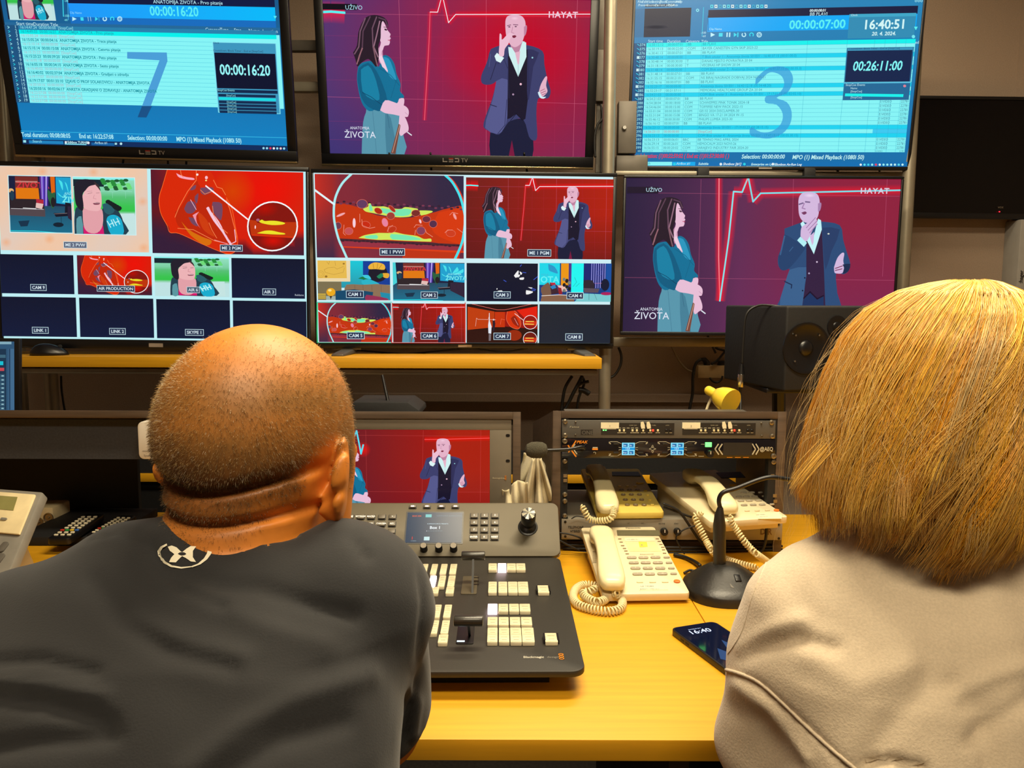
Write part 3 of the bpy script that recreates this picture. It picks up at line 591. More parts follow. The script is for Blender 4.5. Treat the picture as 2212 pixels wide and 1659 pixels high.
def studio_chip(p):   # CAM 1
    cv = homog([(35, 10), (1105, 20), (1108, 600), (52, 598)], [(0, 0), (1, 0), (1, 1), (0, 1)]); p.cv = cv
    p.rect(30, 5, 1110, 420, (20, 200, 216), c2=(40, 150, 170)); p.poly('30,5 525,10 525,325 45,325', (236, 214, 170)); p.poly('45,10 465,15 475,275 48,275', (230, 186, 80))
    p.rect(30, 325, 400, 605, (124, 112, 80))
    for a in ('140,150 200,120 290,110 330,140 430,100', '140,150 160,190 280,220 420,190 440,120', '300,20 310,90', '180,30 210,70 220,20'): p.line(a, 3, (150, 110, 40))
    p.ring(90, 215, 50, 3, (170, 130, 50)); p.ring(90, 215, 28, 2, (170, 130, 50)); p.ell(170, 250, 20, 16, (150, 110, 40)); p.ell(430, 60, 16, 12, (150, 110, 40))
    p.poly('712,20 1105,25 1108,370 712,370', (16, 60, 150)); p.ell(930, 200, 140, 130, (26, 24, 40))
    p.smooth('790,100 830,60 900,40 1000,60 1035,100 1020,150 900,140 800,140', (236, 180, 60), n=3); p.line('860,60 870,130', 4, (120, 70, 20)); p.line('930,50 915,140', 4, (120, 70, 20)); p.line('990,70 940,140', 4, (120, 70, 20))
    for a, c in (('640,280 720,250 820,300 760,300', (20, 120, 70)), ('690,310 800,290 960,370 720,370', (40, 180, 200)), ('700,230 790,230 830,290 740,270', (60, 200, 220)), ('1000,200 1090,205 1080,270 1010,260', (230, 170, 50)), ('910,250 980,200 1010,240 950,280', (30, 130, 90))): p.smooth(a, c, n=3)
    p.smooth('440,480 470,370 700,372 1108,376 1108,600 440,600', (140, 112, 86), n=2)
    for k in (590, 710, 840, 975): p.line('%d,375 %d,500' % (k, k+5), 2.5, (74, 56, 44))
    p.poly('310,465 580,440 860,480 840,600 310,600', (16, 72, 106)); p.poly('960,480 1108,500 1108,600 980,580', (30, 140, 170)); p.smooth('760,520 850,530 1060,570 1050,600 750,600', (150, 46, 84), n=2)
    p.ell(240, 480, 66, 60, (236, 170, 30)); p.ell(225, 455, 26, 18, (250, 226, 140)); p.rect(170, 540, 310, 605, (160, 176, 170)); p.poly('220,540 262,540 245,570 240,600 234,570', (40, 30, 30))
    for k in range(3): p.rect(50, 505+k*28, 165, 520+k*28, (226, 190, 60))
def studio_red(p):   # CAM 7, zoom [1000,560,1325,745] x6.806
    cv = homog([(45, 650), (1090, 652), (1090, 1225), (48, 1218)], [(0, 0), (1, 0), (1, 1), (0, 1)]); p.cv = cv
    p.rect(45, 645, 1095, 1230, (40, 12, 12)); p.poly('60,690 450,760 450,990 60,1030', (190, 60, 12)); p.poly('455,765 605,765 605,990 455,990', (196, 50, 10)); p.poly('605,765 1080,680 1085,1020 605,980', (150, 16, 10)); p.poly('780,740 1080,680 1080,900 900,860', (226, 30, 12))
    p.line('120,650 490,735 600,735 990,652', 5, (250, 120, 110)); p.line('175,975 190,855 210,875 360,878 370,840 380,878 470,880', 4, (244, 200, 190)); p.line('540,950 550,870 605,882', 4, (250, 110, 80))
    p.poly('45,1030 1090,1030 1090,1225 45,1225', (46, 14, 12)); p.ell(745, 1110, 110, 80, (150, 40, 10)); p.poly('370,880 372,780 380,780 384,900 410,980 405,1085 365,1080 360,960', (226, 230, 240)); p.poly('425,890 455,885 465,940 450,1050 425,1055', (40, 26, 44)); p.ell(440, 880, 14, 12, (230, 200, 200))
    p.poly('370,1090 405,1090 400,1190 370,1190', (120, 110, 116)); h = '640,760 625,860 650,930 700,990 800,1020 840,960 830,880 780,780 740,750'
    p.smooth(h, (214, 50, 10), n=3); p.line([tuple(q) for q in spline([tuple(map(float, a.split(','))) for a in h.split()], 3)], 3, (255, 150, 110)); p.smooth('690,860 750,820 800,900 820,990 730,940', (150, 30, 10), n=3); p.line('745,860 800,960', 4, (250, 200, 210)); p.line('750,790 880,890', 7, (250, 240, 240))
    for cy_, cc in ((918, (150, 20, 12)), (1165, (110, 20, 12))):
        p.ell(980, cy_, 100, 98, cc); p.poly([(885, cy_-25), (1078, cy_-15), (1078, cy_+45), (890, cy_+40)], (210, 50, 20)); p.line([(915, cy_-12), (1030, cy_-12)], 10, (250, 226, 90)); p.line([(900, cy_+25), (1030, cy_+30)], 10, (250, 226, 90)); p.ring(980, cy_, 102, 7, (246, 246, 250))
def studio_blue(p):   # CAM 4
    cv = homog([(1115, 45), (2150, 48), (2145, 628), (1115, 625)], [(0, 0), (1, 0), (1, 1), (0, 1)]); p.cv = cv
    p.rect(1110, 40, 2155, 635, (18, 60, 130)); p.poly('1115,45 1408,48 1408,375 1115,375', (26, 214, 232)); p.smooth('1240,60 1330,100 1380,200 1300,180 1250,150', (40, 150, 200), n=3); p.text('OTA', 1130, 340, .16, (100, 240, 245), True); p.text('MIJA', 1140, 245, .07, (60, 190, 216))
    p.poly('1425,50 1535,50 1535,380 1425,380', (236, 150, 20)); p.rect(1545, 48, 1575, 420, (80, 50, 140)); p.rect(1575, 48, 1748, 500, (30, 244, 240)); p.rect(1750, 48, 2155, 420, (24, 36, 110))
    for k in range(7): p.rect(1860+k*32, 48, 1868+k*32, 420, (150, 150, 226))
    p.rect(2070, 48, 2155, 520, (20, 80, 160)); p.poly('1740,500 2150,520 2150,630 1620,630', (120, 200, 206)); p.ell(2080, 505, 80, 24, (170, 30, 90))
    p.smooth('1140,420 1240,335 1280,420 1290,520 1160,530', (120, 88, 70), n=2); p.poly('1140,600 1160,530 1520,525 1620,600 1620,630 1140,630', (134, 96, 74)); p.line('1150,540 1400,525 1520,530', 8, (240, 230, 220))
    p.poly('1265,335 1350,360 1400,500 1290,520', (60, 34, 48)); p.poly('1270,340 1340,340 1350,380 1290,380', (190, 40, 60)); p.poly('1270,400 1340,370 1360,420 1300,440', (40, 130, 190)); p.poly('1370,380 1480,385 1520,470 1450,480', (236, 190, 180)); p.poly('1380,410 1430,420 1450,510 1400,520', (150, 30, 40))
    for k in range(14): p.ell(1470+(k*37 % 110), 290+(k*29 % 180), 22, 26, (24, 26, 34) if k % 4 else (120, 130, 120))
    p.line('1620,260 1650,330 1600,400', 3, (30, 70, 70)); p.line('1690,350 1640,400', 3, (30, 70, 70)); p.smooth('1750,305 1880,305 1905,440 1760,440', (44, 36, 50), n=2); p.poly('1750,420 1980,430 1960,490 1760,490', (90, 76, 90)); p.line('1830,490 1830,600', 4, (30, 30, 50)); p.line('1900,490 1945,600', 3, (30, 30, 50)); p.ell(2060, 370, 60, 90, (18, 24, 50)); p.line('1910,350 2010,345', 4, (200, 120, 160)); p.ring(1975, 190, 40, 3, (60, 80, 180))
def plate(p, t, x, y, h=.055, c=(38, 50, 78)):
    """label plate centred at window coordinates x,y (0..1)"""
    p.cv = lambda a, b: (a, b); w_, h_ = (p.win[2]-p.win[0])*p.W, (p.win[3]-p.win[1])*p.H
    wd = layout(t, True)[2]*h*h_/w_/2+.42*h*h_/w_; hh = h*.95; e = h*.16; ex = e*h_/w_
    p.rect(x-wd-ex, y-hh-e, x+wd+ex, y+hh+e, (196, 224, 232)); p.rect(x-wd, y-hh, x+wd, y+hh, c); p.text(t, x, y+h*.5, h, (206, 222, 230), True, anchor='c')

# ---- top centre: programme output -----------------------------------------
p = tv2.pic; program(p); p.cv = ZP
p.rect(118, 26, 365, 72, (16, 12, 24)); p.text('UŽIVO', 280, 68, .026, (170, 220, 235)); bug(p); zivota(p, 314, 908, 275, 967, .018, .042)
tv2.done()
# ---- right of the speaker -------------------------------------------------
p = tv6.pic; Z6 = tv6.zoom(1300, 350, 2.4254)
p.grid(bg_wine, 14, 9); p.cv = Z6
for a in ('520,90 500,880', '1004,90 990,700', '135,160 1560,180', '120,605 1540,620', '1495,90 1470,600'): p.line(a, 1.4, (220, 110, 150), .35)
p.line('614,84 612,500 618,728', 3.2, (250, 150, 160), glow=(5, (255, 20, 30), .6)); p.line('618,728 665,400 690,155 735,158 765,84', 5.5, (130, 226, 236), glow=(4, (255, 30, 40), .6))
p.line('768,84 792,208 832,164 1565,148', 5.5, (120, 220, 232), glow=(4, (255, 30, 40), .55))
def ZW(x, y): return Z6(x*.7455*1.0+0, y)
W_src = [(335, 370), (725, 780), (485, 106), (395, 1085)]
def zw(x, y): return Z6(248+(x-335)*.715, 184+(y-106)*.722)
presenter_woman(p, 0, zw)
p.cv = tv6.zoom(1640, 380, 5.529); su = (44, 76, 120); sl_ = (58, 96, 140); sd = (28, 44, 78); sk = (212, 184, 222); sh_ = (168, 130, 176)
p.smooth('300,630 490,560 560,540 740,545 960,590 1000,760 1040,900 1085,1050 1060,1140 1000,1175 915,1170 930,1400 935,1640 230,1640 290,1400 340,1200 360,1110 290,1130 230,1080 225,960 290,800', su, n=3)
p.smooth('360,1120 560,1090 540,1300 500,1600 240,1600 300,1300', sl_, n=2); p.poly('560,760 745,640 770,1100 790,1640 500,1640 560,1200', (52, 32, 64)); p.poly('530,1465 605,1390 690,1470 765,1430 770,1640 500,1640', (28, 52, 96))
p.line('530,1460 605,1385 690,1468 765,1430', 5, (30, 16, 44)); p.smooth('745,620 960,640 860,900 790,1120 765,900', (40, 62, 104), n=2)
p.poly('490,570 520,540 560,600 640,760 700,510 735,530 745,640 650,935 560,760', (196, 244, 248)); p.poly('600,720 655,670 645,800 630,830', sk)
p.smooth('465,300 480,240 530,200 620,195 690,220 718,290 715,360 700,480 650,540 560,560 500,520 470,440', sk, n=4); p.smooth('700,330 735,320 738,360 725,410 700,425', sh_, n=3); p.ell(600, 235, 70, 26, (236, 214, 240), 1, 0)
p.line('475,340 520,325', 5, (120, 96, 140)); p.line('550,310 600,315', 5, (120, 96, 140)); p.line('535,330 510,385 545,395', 4, sh_); p.smooth('500,440 545,425 565,445 530,465', (120, 60, 100), n=3)
p.smooth('225,960 290,800 300,700 440,780 530,850 540,880 380,1080 290,1130 235,1090', (38, 66, 108), n=3); p.line('300,720 250,940', 5, sl_); p.line('400,850 360,900', 3, sl_)
p.poly('450,770 490,725 568,800 530,848', (180, 240, 246)); p.smooth('490,720 500,620 560,570 660,490 675,505 690,560 640,640 600,720 555,785', sk, n=3); p.line('560,620 668,500', 3, sh_); p.line('580,650 685,540', 3, sh_); p.line('600,680 690,575', 3, sh_)
p.smooth('890,1090 930,980 985,920 1012,930 1000,1010 1010,1080 990,1160 920,1165 895,1150', sk, n=3); p.line('905,1105 990,1075', 3, (120, 40, 80)); p.line('905,1130 985,1110', 3, (120, 40, 80)); p.smooth('990,1060 1085,1050 1060,1140 995,1168 1010,1100', sd, n=2)
p.ell(686, 1028, 10, 10, (220, 200, 226)); p.ell(592, 1164, 10, 10, (180, 170, 200)); p.ell(541, 1218, 9, 9, (14, 20, 44)); p.ell(515, 1370, 9, 9, (14, 20, 44)); p.ell(824, 692, 12, 8, (236, 240, 220)); p.line('300,1260 385,1300 380,1340', 4, sd)
p.cv = Z6; p.rect(132, 130, 295, 165, (30, 18, 40)); p.text('UŽIVO', 230, 156, .024, (190, 226, 240)); p.text('HAYAT', 1352, 165, .034, (214, 206, 226), True, sx=1.05, track=.1); zivota(p, 200, 778, 168, 822, .02, .045)
tv6.done()
# ---- centre multiview ------------------------------------------------------
def cells(tv, x0, y0, k, xs_top, xm, rows):
    return None
p = tv5.pic; p.cv = lambda u, v: (u, v); p.rect(0, 0, 1, 1, (205, 238, 244))
z5 = tv5.zoom(660, 340, 3.253)
def win(tv, zf, x0, y0, x1, y1):
    a = zf(x0, y0); b = zf(x1, y1); return (a[0], a[1], b[0], b[1])
p.win = win(tv5, z5, 64, 116, 1112, 712); vessel(p); plate(p, 'ME 1 PVW', .512, .925, .04)
p.win = win(tv5, z5, 1128, 141, 2152, 718); program(p, True); plate(p, 'ME 1 PGM', .498, .925, .04)
p.win = win(tv5, z5, 84, 724, 598, 1004); studio_chip(p); plate(p, 'CAM 1', .51, .85, .082)
p.win = win(tv5, z5, 614, 738, 1118, 1008); studio(p); plate(p, 'CAM 2', .505, .85, .082)
p.win = win(tv5, z5, 1132, 742, 1628, 1012); p.cv = lambda u, v: (u, v); p.rect(0, 0, 1, 1, (16, 20, 40), c2=(10, 16, 44)); p.cv = homog([(48, 45), (1090, 45), (1088, 622), (48, 622)], [(0, 0), (1, 0), (1, 1), (0, 1)])
for a in ('740,230 795,155 810,175 790,250 760,260', '760,220 830,215 800,260', '820,165 860,190 840,220', '820,265 885,255 880,290 825,290', '920,450 1020,470 990,500 920,515', '945,405 1010,410 1000,430', '485,425 500,425 490,450', '500,465 560,455 575,485 520,480'): p.smooth(a, (240, 240, 240), n=2)
for a in ('870,180 915,186', '590,300 625,322', '830,90 850,65', '1030,290 1090,240', '1000,420 1060,440', '1005,450 1050,455'): p.line(a, 9, (60, 90, 210))
plate(p, 'CAM 3', .5, .83, .082)
p.win = win(tv5, z5, 1642, 742, 2140, 1014); studio_blue(p); plate(p, 'CAM 4', .5, .845, .082)
p.win = win(tv5, z5, 92, 1020, 606, 1296); vessel(p); plate(p, 'CAM 5', .51, .83, .082)
p.win = win(tv5, z5, 616, 1024, 1120, 1298); program(p, True); plate(p, 'CAM 6', .505, .83, .082)
p.win = win(tv5, z5, 1132, 1028, 1626, 1300); studio_red(p); plate(p, 'CAM 7', .5, .83, .082)
p.win = win(tv5, z5, 1640, 1030, 2132, 1302); p.cv = lambda u, v: (u, v); p.grid(lambda u, v: mixc((34, 36, 44), (24, 34, 50), v+u*.5), 3, 3); plate(p, 'CAM 8', .49, .84, .082)
p.win = (0, 0, 1, 1); p.cv = z5
p.line('90,1016 90,1302 608,1302', 4, (40, 190, 110)); p.line('614,1022 610,1300 1122,1302 1122,1020', 3, (210, 50, 40)); p.line('90,1016 608,1016', 3, (90, 210, 190))
tv5.done()
# ---- left multiview --------------------------------------------------------
p = tv4.pic; p.cv = lambda u, v: (u, v); p.rect(0, 0, 1, 1, (190, 238, 244))
z4 = tv4.zoom(0, 340, 3.253); BLK = lambda u, v: mixc((14, 20, 44), (16, 26, 58), v)
p.win = win(tv4, z4, -16, 60, 1048, 668); zz = homog([(-60, -20), (2140, 10), (2180, 1240), (-20, 1215)], [(0, 0), (1, 0), (1, 1), (0, 1)])
p.grid(lambda u, v: mixc((226, 202, 186), (240, 198, 166), .5+.5*math.sin(u*9+v*5)), 12, 8); p.cv = zz
for x, y in ((2080, 490), (2100, 1170), (1350, 60), (60, 1100), (700, 1050), (600, 60)): p.ell(x, y, 90, 80, (240, 160, 100, .6), .6, 0)
p.rect(85, 110, 1048, 968, (206, 238, 240)); p.rect(1040, 125, 1992, 990, (206, 238, 240))
def sub(p, q, a, b, c, d):
    (u0, v0), (u1, v1) = p.conv([(a, b), (c, d)]); p.win = (u0, v0, u1, v1); return q
W0 = p.win; sub(p, 0, 98, 122, 1040, 955)
cvs = homog([(1190, 30), (2010, 30), (2010, 600), (1190, 600)], [(0, 0), (1, 0), (1, 1), (0, 1)]); oldh = homog
_h = homog
homog = lambda s_, d_: cvs if s_[0] == (1125, 25) else _h(s_, d_)
studio(p); homog = _h
p.win = W0; p.cv = zz; sub(p, 0, 1052, 138, 1982, 980); street_woman(p, 1048, 138, 1988, 985); p.win = W0
plate(p, 'ME 2 PVW', .505, .925, .036, (92, 100, 122))
p.win = win(tv4, z4, 1062, 86, 2138, 690); heart(p); plate(p, 'ME 2 PGM', .52, .925, .036)
def blk(x0, y0, x1, y1, t, px=.5, py=.82):
    p.win = win(tv4, z4, x0, y0, x1, y1); p.cv = lambda u, v: (u, v); p.grid(BLK, 2, 2)
    if t: plate(p, t, px, py, .075)
blk(5, 680, 530, 962, 'CAM 9', .51, .84)
p.win = win(tv4, z4, 546, 688, 1074, 970); heart(p); plate(p, 'AIR PRODUCTION', .515, .84, .072)
p.win = win(tv4, z4, 1090, 698, 1618, 982); street_woman(p, 780, 130, 2060, 1010); plate(p, 'AIR 6', .515, .83, .072, (70, 92, 110))
blk(1632, 708, 2148, 994, 'AIR 3', .51, .84); p.text('Reklame', .86, .93, .045, (190, 200, 215))
blk(18, 978, 552, 1262, 'LINK 1', .51, .84); blk(566, 986, 1092, 1268, 'LINK 2', .505, .845); blk(1106, 996, 1626, 1276, 'SKYPE 1', .51, .84); blk(1642, 1006, 2160, 1286, '', .5)
p.win = (0, 0, 1, 1); tv4.done()
# ---- playlists -------------------------------------------------------------
def playlist_icons(p, xs, y, r, c=(190, 240, 250)):
    """play, stop, pause, next, loop, redo, reel at zoom positions"""
    a, b, cc, d, e, f, g = xs
    p.poly([(a-r, y-r), (a+r, y), (a-r, y+r)], c); p.rect(b-r*.8, y-r*.8, b+r*.8, y+r*.8, (60, 220, 240))
    p.rect(cc-r*.8, y-r, cc-r*.35, y+r, c); p.rect(cc+r*.35, y-r, cc+r*.8, y+r, c)
    p.poly([(d-r, y-r), (d+r*.4, y), (d-r, y+r)], (60, 220, 240)); p.rect(d+r*.6, y-r, d+r, y+r, (60, 220, 240))
    p.ring(e, y, r*.8, 3.4, c, a0=-60, a1=220); p.ring(f, y, r*.8, 3.4, (60, 220, 240), a0=140, a1=400); p.ring(g, y, r, 2.6, c)
    for k in range(5): p.ell(g+r*.5*math.cos(k*1.26), y+r*.5*math.sin(k*1.26), r*.22, r*.22, c)
DB = (24, 78, 122); LB = (134, 244, 246); CYN = (0, 240, 236)
p = tv1.pic; z1 = tv1.zoom(0, 0, 3.253); I = lambda u, v: (u, v)
U = lambda x, y: z1(x, y)
p.cv = I; p.rect(0, 0, 1, 1, (26, 82, 128), c2=(14, 130, 196))
def row1(x, y): return U(x, y)[1]
# header area
vt = row1(490, 135); uh = U(485, 60)[0]
p.rect(uh, row1(1200, -40), .985, row1(1200, 37), (14, 26, 66)); p.rect(uh, row1(1200, 37), .985, row1(1200, 133), (30, 150, 250), c2=(0, 186, 250), horiz=True)
p.rect(uh, row1(1200, 133), .985, row1(1200, 180), (22, 108, 190)); p.rect(0.0, row1(1200, 180), 1, row1(1200, 200), (36, 104, 152))
p.cv = U; p.text('ANATOMIJA ZIVOTA - Prvo pitanje', 1078, 24, .02, (190, 236, 250)); p.text('00:00:16:20', 1055, 108, .052, (90, 236, 246), True, sx=.88)
p.poly('1922,112 1946,113 1934,132', (90, 236, 246)); p.text('Clip Name', 492, 96, .012, (140, 220, 250))
p.cv = I; W0 = p.win
a = U(55, 60); b = U(395, 145)
p.rect(a[0]-.004, row1(55, -160), b[0], b[1]-.002, (20, 40, 70)); p.win = (a[0]+.002, row1(60, -160), b[0], row1(230, 143)); street_woman(p, 780, 130, 2060, 1010); p.win = W0
p.cv = U; playlist_icons(p, (527, 580, 632, 687, 740, 792, 845), 134, 15)
p.line('445,-40 450,115', 3, (60, 220, 240)); p.line('478,-40 485,140', 3, (60, 160, 220)); p.text('-36', 455, 14, .014, LB); p.text('-100', 452, 120, .014, LB); p.text('-60', 455, 148, .012, LB)
for t, x, y in (('Start time', 120, 178), ('Duration', 240, 182), ('Title', 358, 186), ('Category', 1446, 220), ('Type', 1548, 221), ('Star', 1648, 224), ('Notes', 1750, 228), ('Location', 1848, 232)): p.text(t, x, y, .02, (190, 238, 246), sx=.95)
# rows: 19, from v of (130,190) to (200,720)
v0 = row1(130, 178+2); v1 = row1(205, 722); dv = (v1-v0)/19
ul = U(128, 205)[0]+.004; ur = .985; p.cv = I
rows1 = ['16:14:47.24  00:00:00:00  [StopCue]', '16:14:49.03  00:00:16:21  ANATOMIJA ZIVOTA - Prvo pitanje', '16:15:05.24  00:00:00:00  [StopCue]', '16:15:05.24  00:00:04:16  ANATOMIJA ZIVOTA - Trece pitanje', '16:15:10.14  00:00:00:00  [StopCue]', '16:15:10.14  00:00:15:08  ANATOMIJA ZIVOTA - Cetvrto pitanje', '16:15:25:23  00:00:00:00  [StopCue]', '16:15:25:23  00:00:39:20  ANATOMIJA ZIVOTA - Peto pitanje', '16:16:05.18  00:00:00:00  [StopCue]', '16:16:05:18  00:00:34:10  ANATOMIJA ZIVOTA - Sesto pitanje', '16:16:40:02  00:00:00:00  [StopCue]', '16:16:40:02  00:02:37:04  ANATOMIJA ZIVOTA - Gradjani o zdravlju', '16:19:17:07  00:00:00:00  [StopCue]', '16:19:17:07  00:01:33:10  IZJAVE O PROF SOLAKOVICU - ANATOMIJA ZIVOTA', '16:20:50:16  00:00:00:00  [StopCue]', '16:20:50:16  00:02:06:17  ANKETA GRADJANI O ZDRAVLJU - ANATOMIJA ZIVOTA', '16:22:57:08  00:00:00:00  [StopCue]', '16:22:57:08  00:00:00:00  [StopCue]', '16:22:57:08  00:00:00:00  [StopCue]']
p.rect(0, v0-.002, .055, v1, (30, 84, 128)); p.rect(ul, v0+dv, 1-.004, v1, LB)
p.rect(ul, v0+dv, ur, v0+2*dv, CYN); p.rect(ul, v0, ur, v0+dv, (40, 128, 172))
for k in range(3, 19): p.rect(ul, v0+k*dv, .75, v0+k*dv+.0018, (80, 196, 220))
p.poly([U(*q) for q in ((898, 366), (1176, 370), (1181, 430), (1034, 826), (972, 824), (1125, 425), (898, 412))], (74, 158, 216))
for k in range(8, 19):
    v = v0+k*dv
    if .0: pass
for k, t in enumerate(rows1):
    v = v0+(k+.72)*dv; c = (150, 226, 236) if k == 0 else ((24, 176, 190) if k == 1 else ((172, 176, 190) if 'Stop' in t else (24, 146, 160)))
    p.text(t, ul+.006, v, .0165, c, sx=.98, bold=('Stop' not in t)); p.text(str(k+1), ul-.006, v, .019, (170, 230, 240), anchor='r')
    p.line([(.012, v-.012), (.018, v-.006), (.012, v)], 2, (150, 226, 236) if k % 2 == 0 else (30, 200, 220))
p.poly([U(*q) for q in ((1074, 745), (1062, 745), (972, 824), (1034, 826))], (24, 84, 140))
p.poly([U(*q) for q in ((1003, 745), (1064, 745), (1034, 826), (972, 824))], (22, 80, 134))
# clock window
a = U(1495, 295); b = U(1975, 802); p.rect(a[0], a[1], b[0], b[1], (130, 226, 240)); p.rect(a[0]+.003, a[1]+.004, b[0]-.003, b[1]-.004, (60, 150, 190))
p.rect(a[0]+.004, row1(1500, 370), b[0]-.006, row1(1530, 620), (10, 18, 46)); p.rect(a[0]+.004, row1(1530, 628), b[0]-.006, row1(1530, 650), (12, 40, 76))
p.cv = U; p.text('Clock', 1502, 308, .011, (20, 60, 90)); p.text('Countdown: Block Timer - End at [StopCue]', 1502, 362, .012, (30, 70, 100)); p.text('00:00:16:20', 1550, 524, .06, (150, 244, 246), True, sx=.8); p.text('StopCue Events', 1532, 640, .012, (150, 230, 240))
p.cv = I
for k in range(6):
    vv = row1(1540, 660)+k*.0185*1.08; p.rect(a[0]+.006, vv, b[0]-.014, vv+.016, (20, 220, 226) if k == 1 else (14, 44, 80)); 
    if k != 1: p.text('[StopCue]', a[0]+.035, vv+.013, .01, (150, 230, 240))
p.cv = U
for x, y, t in ((160, 960, 'Total duration: 00:08:08:05'), (563, 970, 'End at: 16:22:57:08'), (903, 982, 'Selection: 00:00:00:00'), (1245, 992, 'MPO (1) Mixed Playback (1080i 50)')): p.text(t, x, y, .027, (170, 236, 244), True, sx=.76)
p.cv = I; vb = row1(1000, 940); p.rect(0, vb, 1, vb+.004, (50, 180, 226)); vb2 = row1(180, 978); p.rect(0, vb2, 1, 1, (12, 44, 92))
p.rect(.025, vb2+.006, U(450, 990)[0], .995, (30, 130, 190)); p.cv = U; p.text('Search', 235, 1000, .016, (150, 230, 240), slant=.2); p.poly('170,984 190,985 190,1002 170,1001', (150, 230, 240))
p.cv = I; p.rect(U(458, 990)[0], .99, U(610, 990)[0], .996, (130, 226, 240)); p.rect(U(645, 990)[0], vb2+.01, U(805, 990)[0], .996, (20, 96, 160)); p.cv = U; p.text('Editbox TURNER', 482, 1006, .014, (190, 236, 244), True); p.text('AirBox #1', 672, 1010, .014, (190, 236, 244)); p.ell(627, 1004, 9, 9, (230, 230, 236)); p.ell(856, 1010, 9, 9, (180, 226, 236)); p.poly('812,1003 828,1003 828,1017 812,1017', (160, 220, 230)); p.poly('462,992 476,992 476,1008 462,1008', (226, 236, 240))
for k, c in enumerate(((150, 220, 240), (150, 220, 240), (230, 60, 90), (240, 240, 240), (150, 220, 240), (240, 200, 200), (150, 220, 240))): p.ell(1856+k*24, 1041+k*.4, 8, 8, c)
tv1.done()

p = tv3.pic; U3 = tv3.zoom(1320, 0, 2.48); r3 = lambda x, y: U3(x, y)[1]; p.cv = I
p.rect(0, 0, 1, 1, (36, 132, 184), c2=(20, 110, 170))
p.rect(U3(522, 50)[0], r3(900, 46), .985, r3(900, 90), (16, 24, 62)); p.rect(U3(522, 50)[0], r3(900, 88), .985, r3(900, 165), (0, 168, 246))
p.rect(U3(180, 50)[0], r3(300, 44), U3(430, 50)[0], r3(300, 198), (16, 28, 58)); p.rect(U3(132, 50)[0], r3(300, 44), U3(178, 50)[0], r3(300, 198), (36, 112, 160))
p.ell(*U3(240, 145), .045, .012, (70, 66, 66, .8), .8, 0)
p.cv = U3
for t, x in (('File', 142), ('Edit', 165), ('View', 190), ('Settings', 216), ('Tools', 258), ('Commands', 290), ('Help', 346)): p.text(t, x, 16, .014, (200, 238, 244), slant=.15)
p.cv = I; p.rect(U3(182, 30)[0], r3(182, 24), U3(342, 30)[0], r3(182, 38), (18, 40, 76)); p.cv = U3
for t, x in (('Preview', 144), ('Counters', 186), ('Current playlist', 232), ('Playlists', 304)): p.text(t, x, 34, .013, (200, 238, 244), slant=.2)
for k in range(14):
    x = 532+k*22.3; c = ((80, 220, 236), (220, 240, 240), (40, 170, 210), (150, 230, 236))[k % 4]; p.poly([(x, 26), (x+15, 26), (x+15, 43), (x, 43)], c); p.poly([(x+4, 31), (x+11, 31), (x+11, 38), (x+4, 38)], (30, 110, 150))
p.text('00:00:08:01', 1062, 64, .014, (220, 240, 244), True, slant=.15); p.text('BB PLAVI', 1062, 85, .018, (200, 236, 244), slant=.1)
p.text('00:00:07:00', 952, 156, .048, (90, 240, 244), True, sx=1.0); p.text('Clip Name', 524, 162, .012, (180, 236, 244)); playlist_icons(p, (545, 587, 628, 669, 711, 752, 793), 187, 12)
p.line('495,40 487,195', 1.6, (50, 220, 240)); p.line('518,85 522,168', 1.2, (12, 30, 70)); p.text('-100', 480, 182, .012, (190, 236, 244)); p.text('-60', 486, 200, .012, (190, 236, 244)); p.ring(463, 56, 6, 3, (150, 230, 240))
for k in range(3): p.ring(1632+k*15, 6, 5, 1.5, (160, 230, 240))
for t, x in (('Start time', 198), ('Duration', 300), ('Category', 399), ('Title', 482), ('GraphicRule', 1060), ('Star', 1266), ('Notes', 1412), ('Location', 1468), ('HouseID', 1526), ('Planned', 1582)): p.text(t, x, 229+(x-198)*.005, .0165, (196, 238, 244), sx=.92)
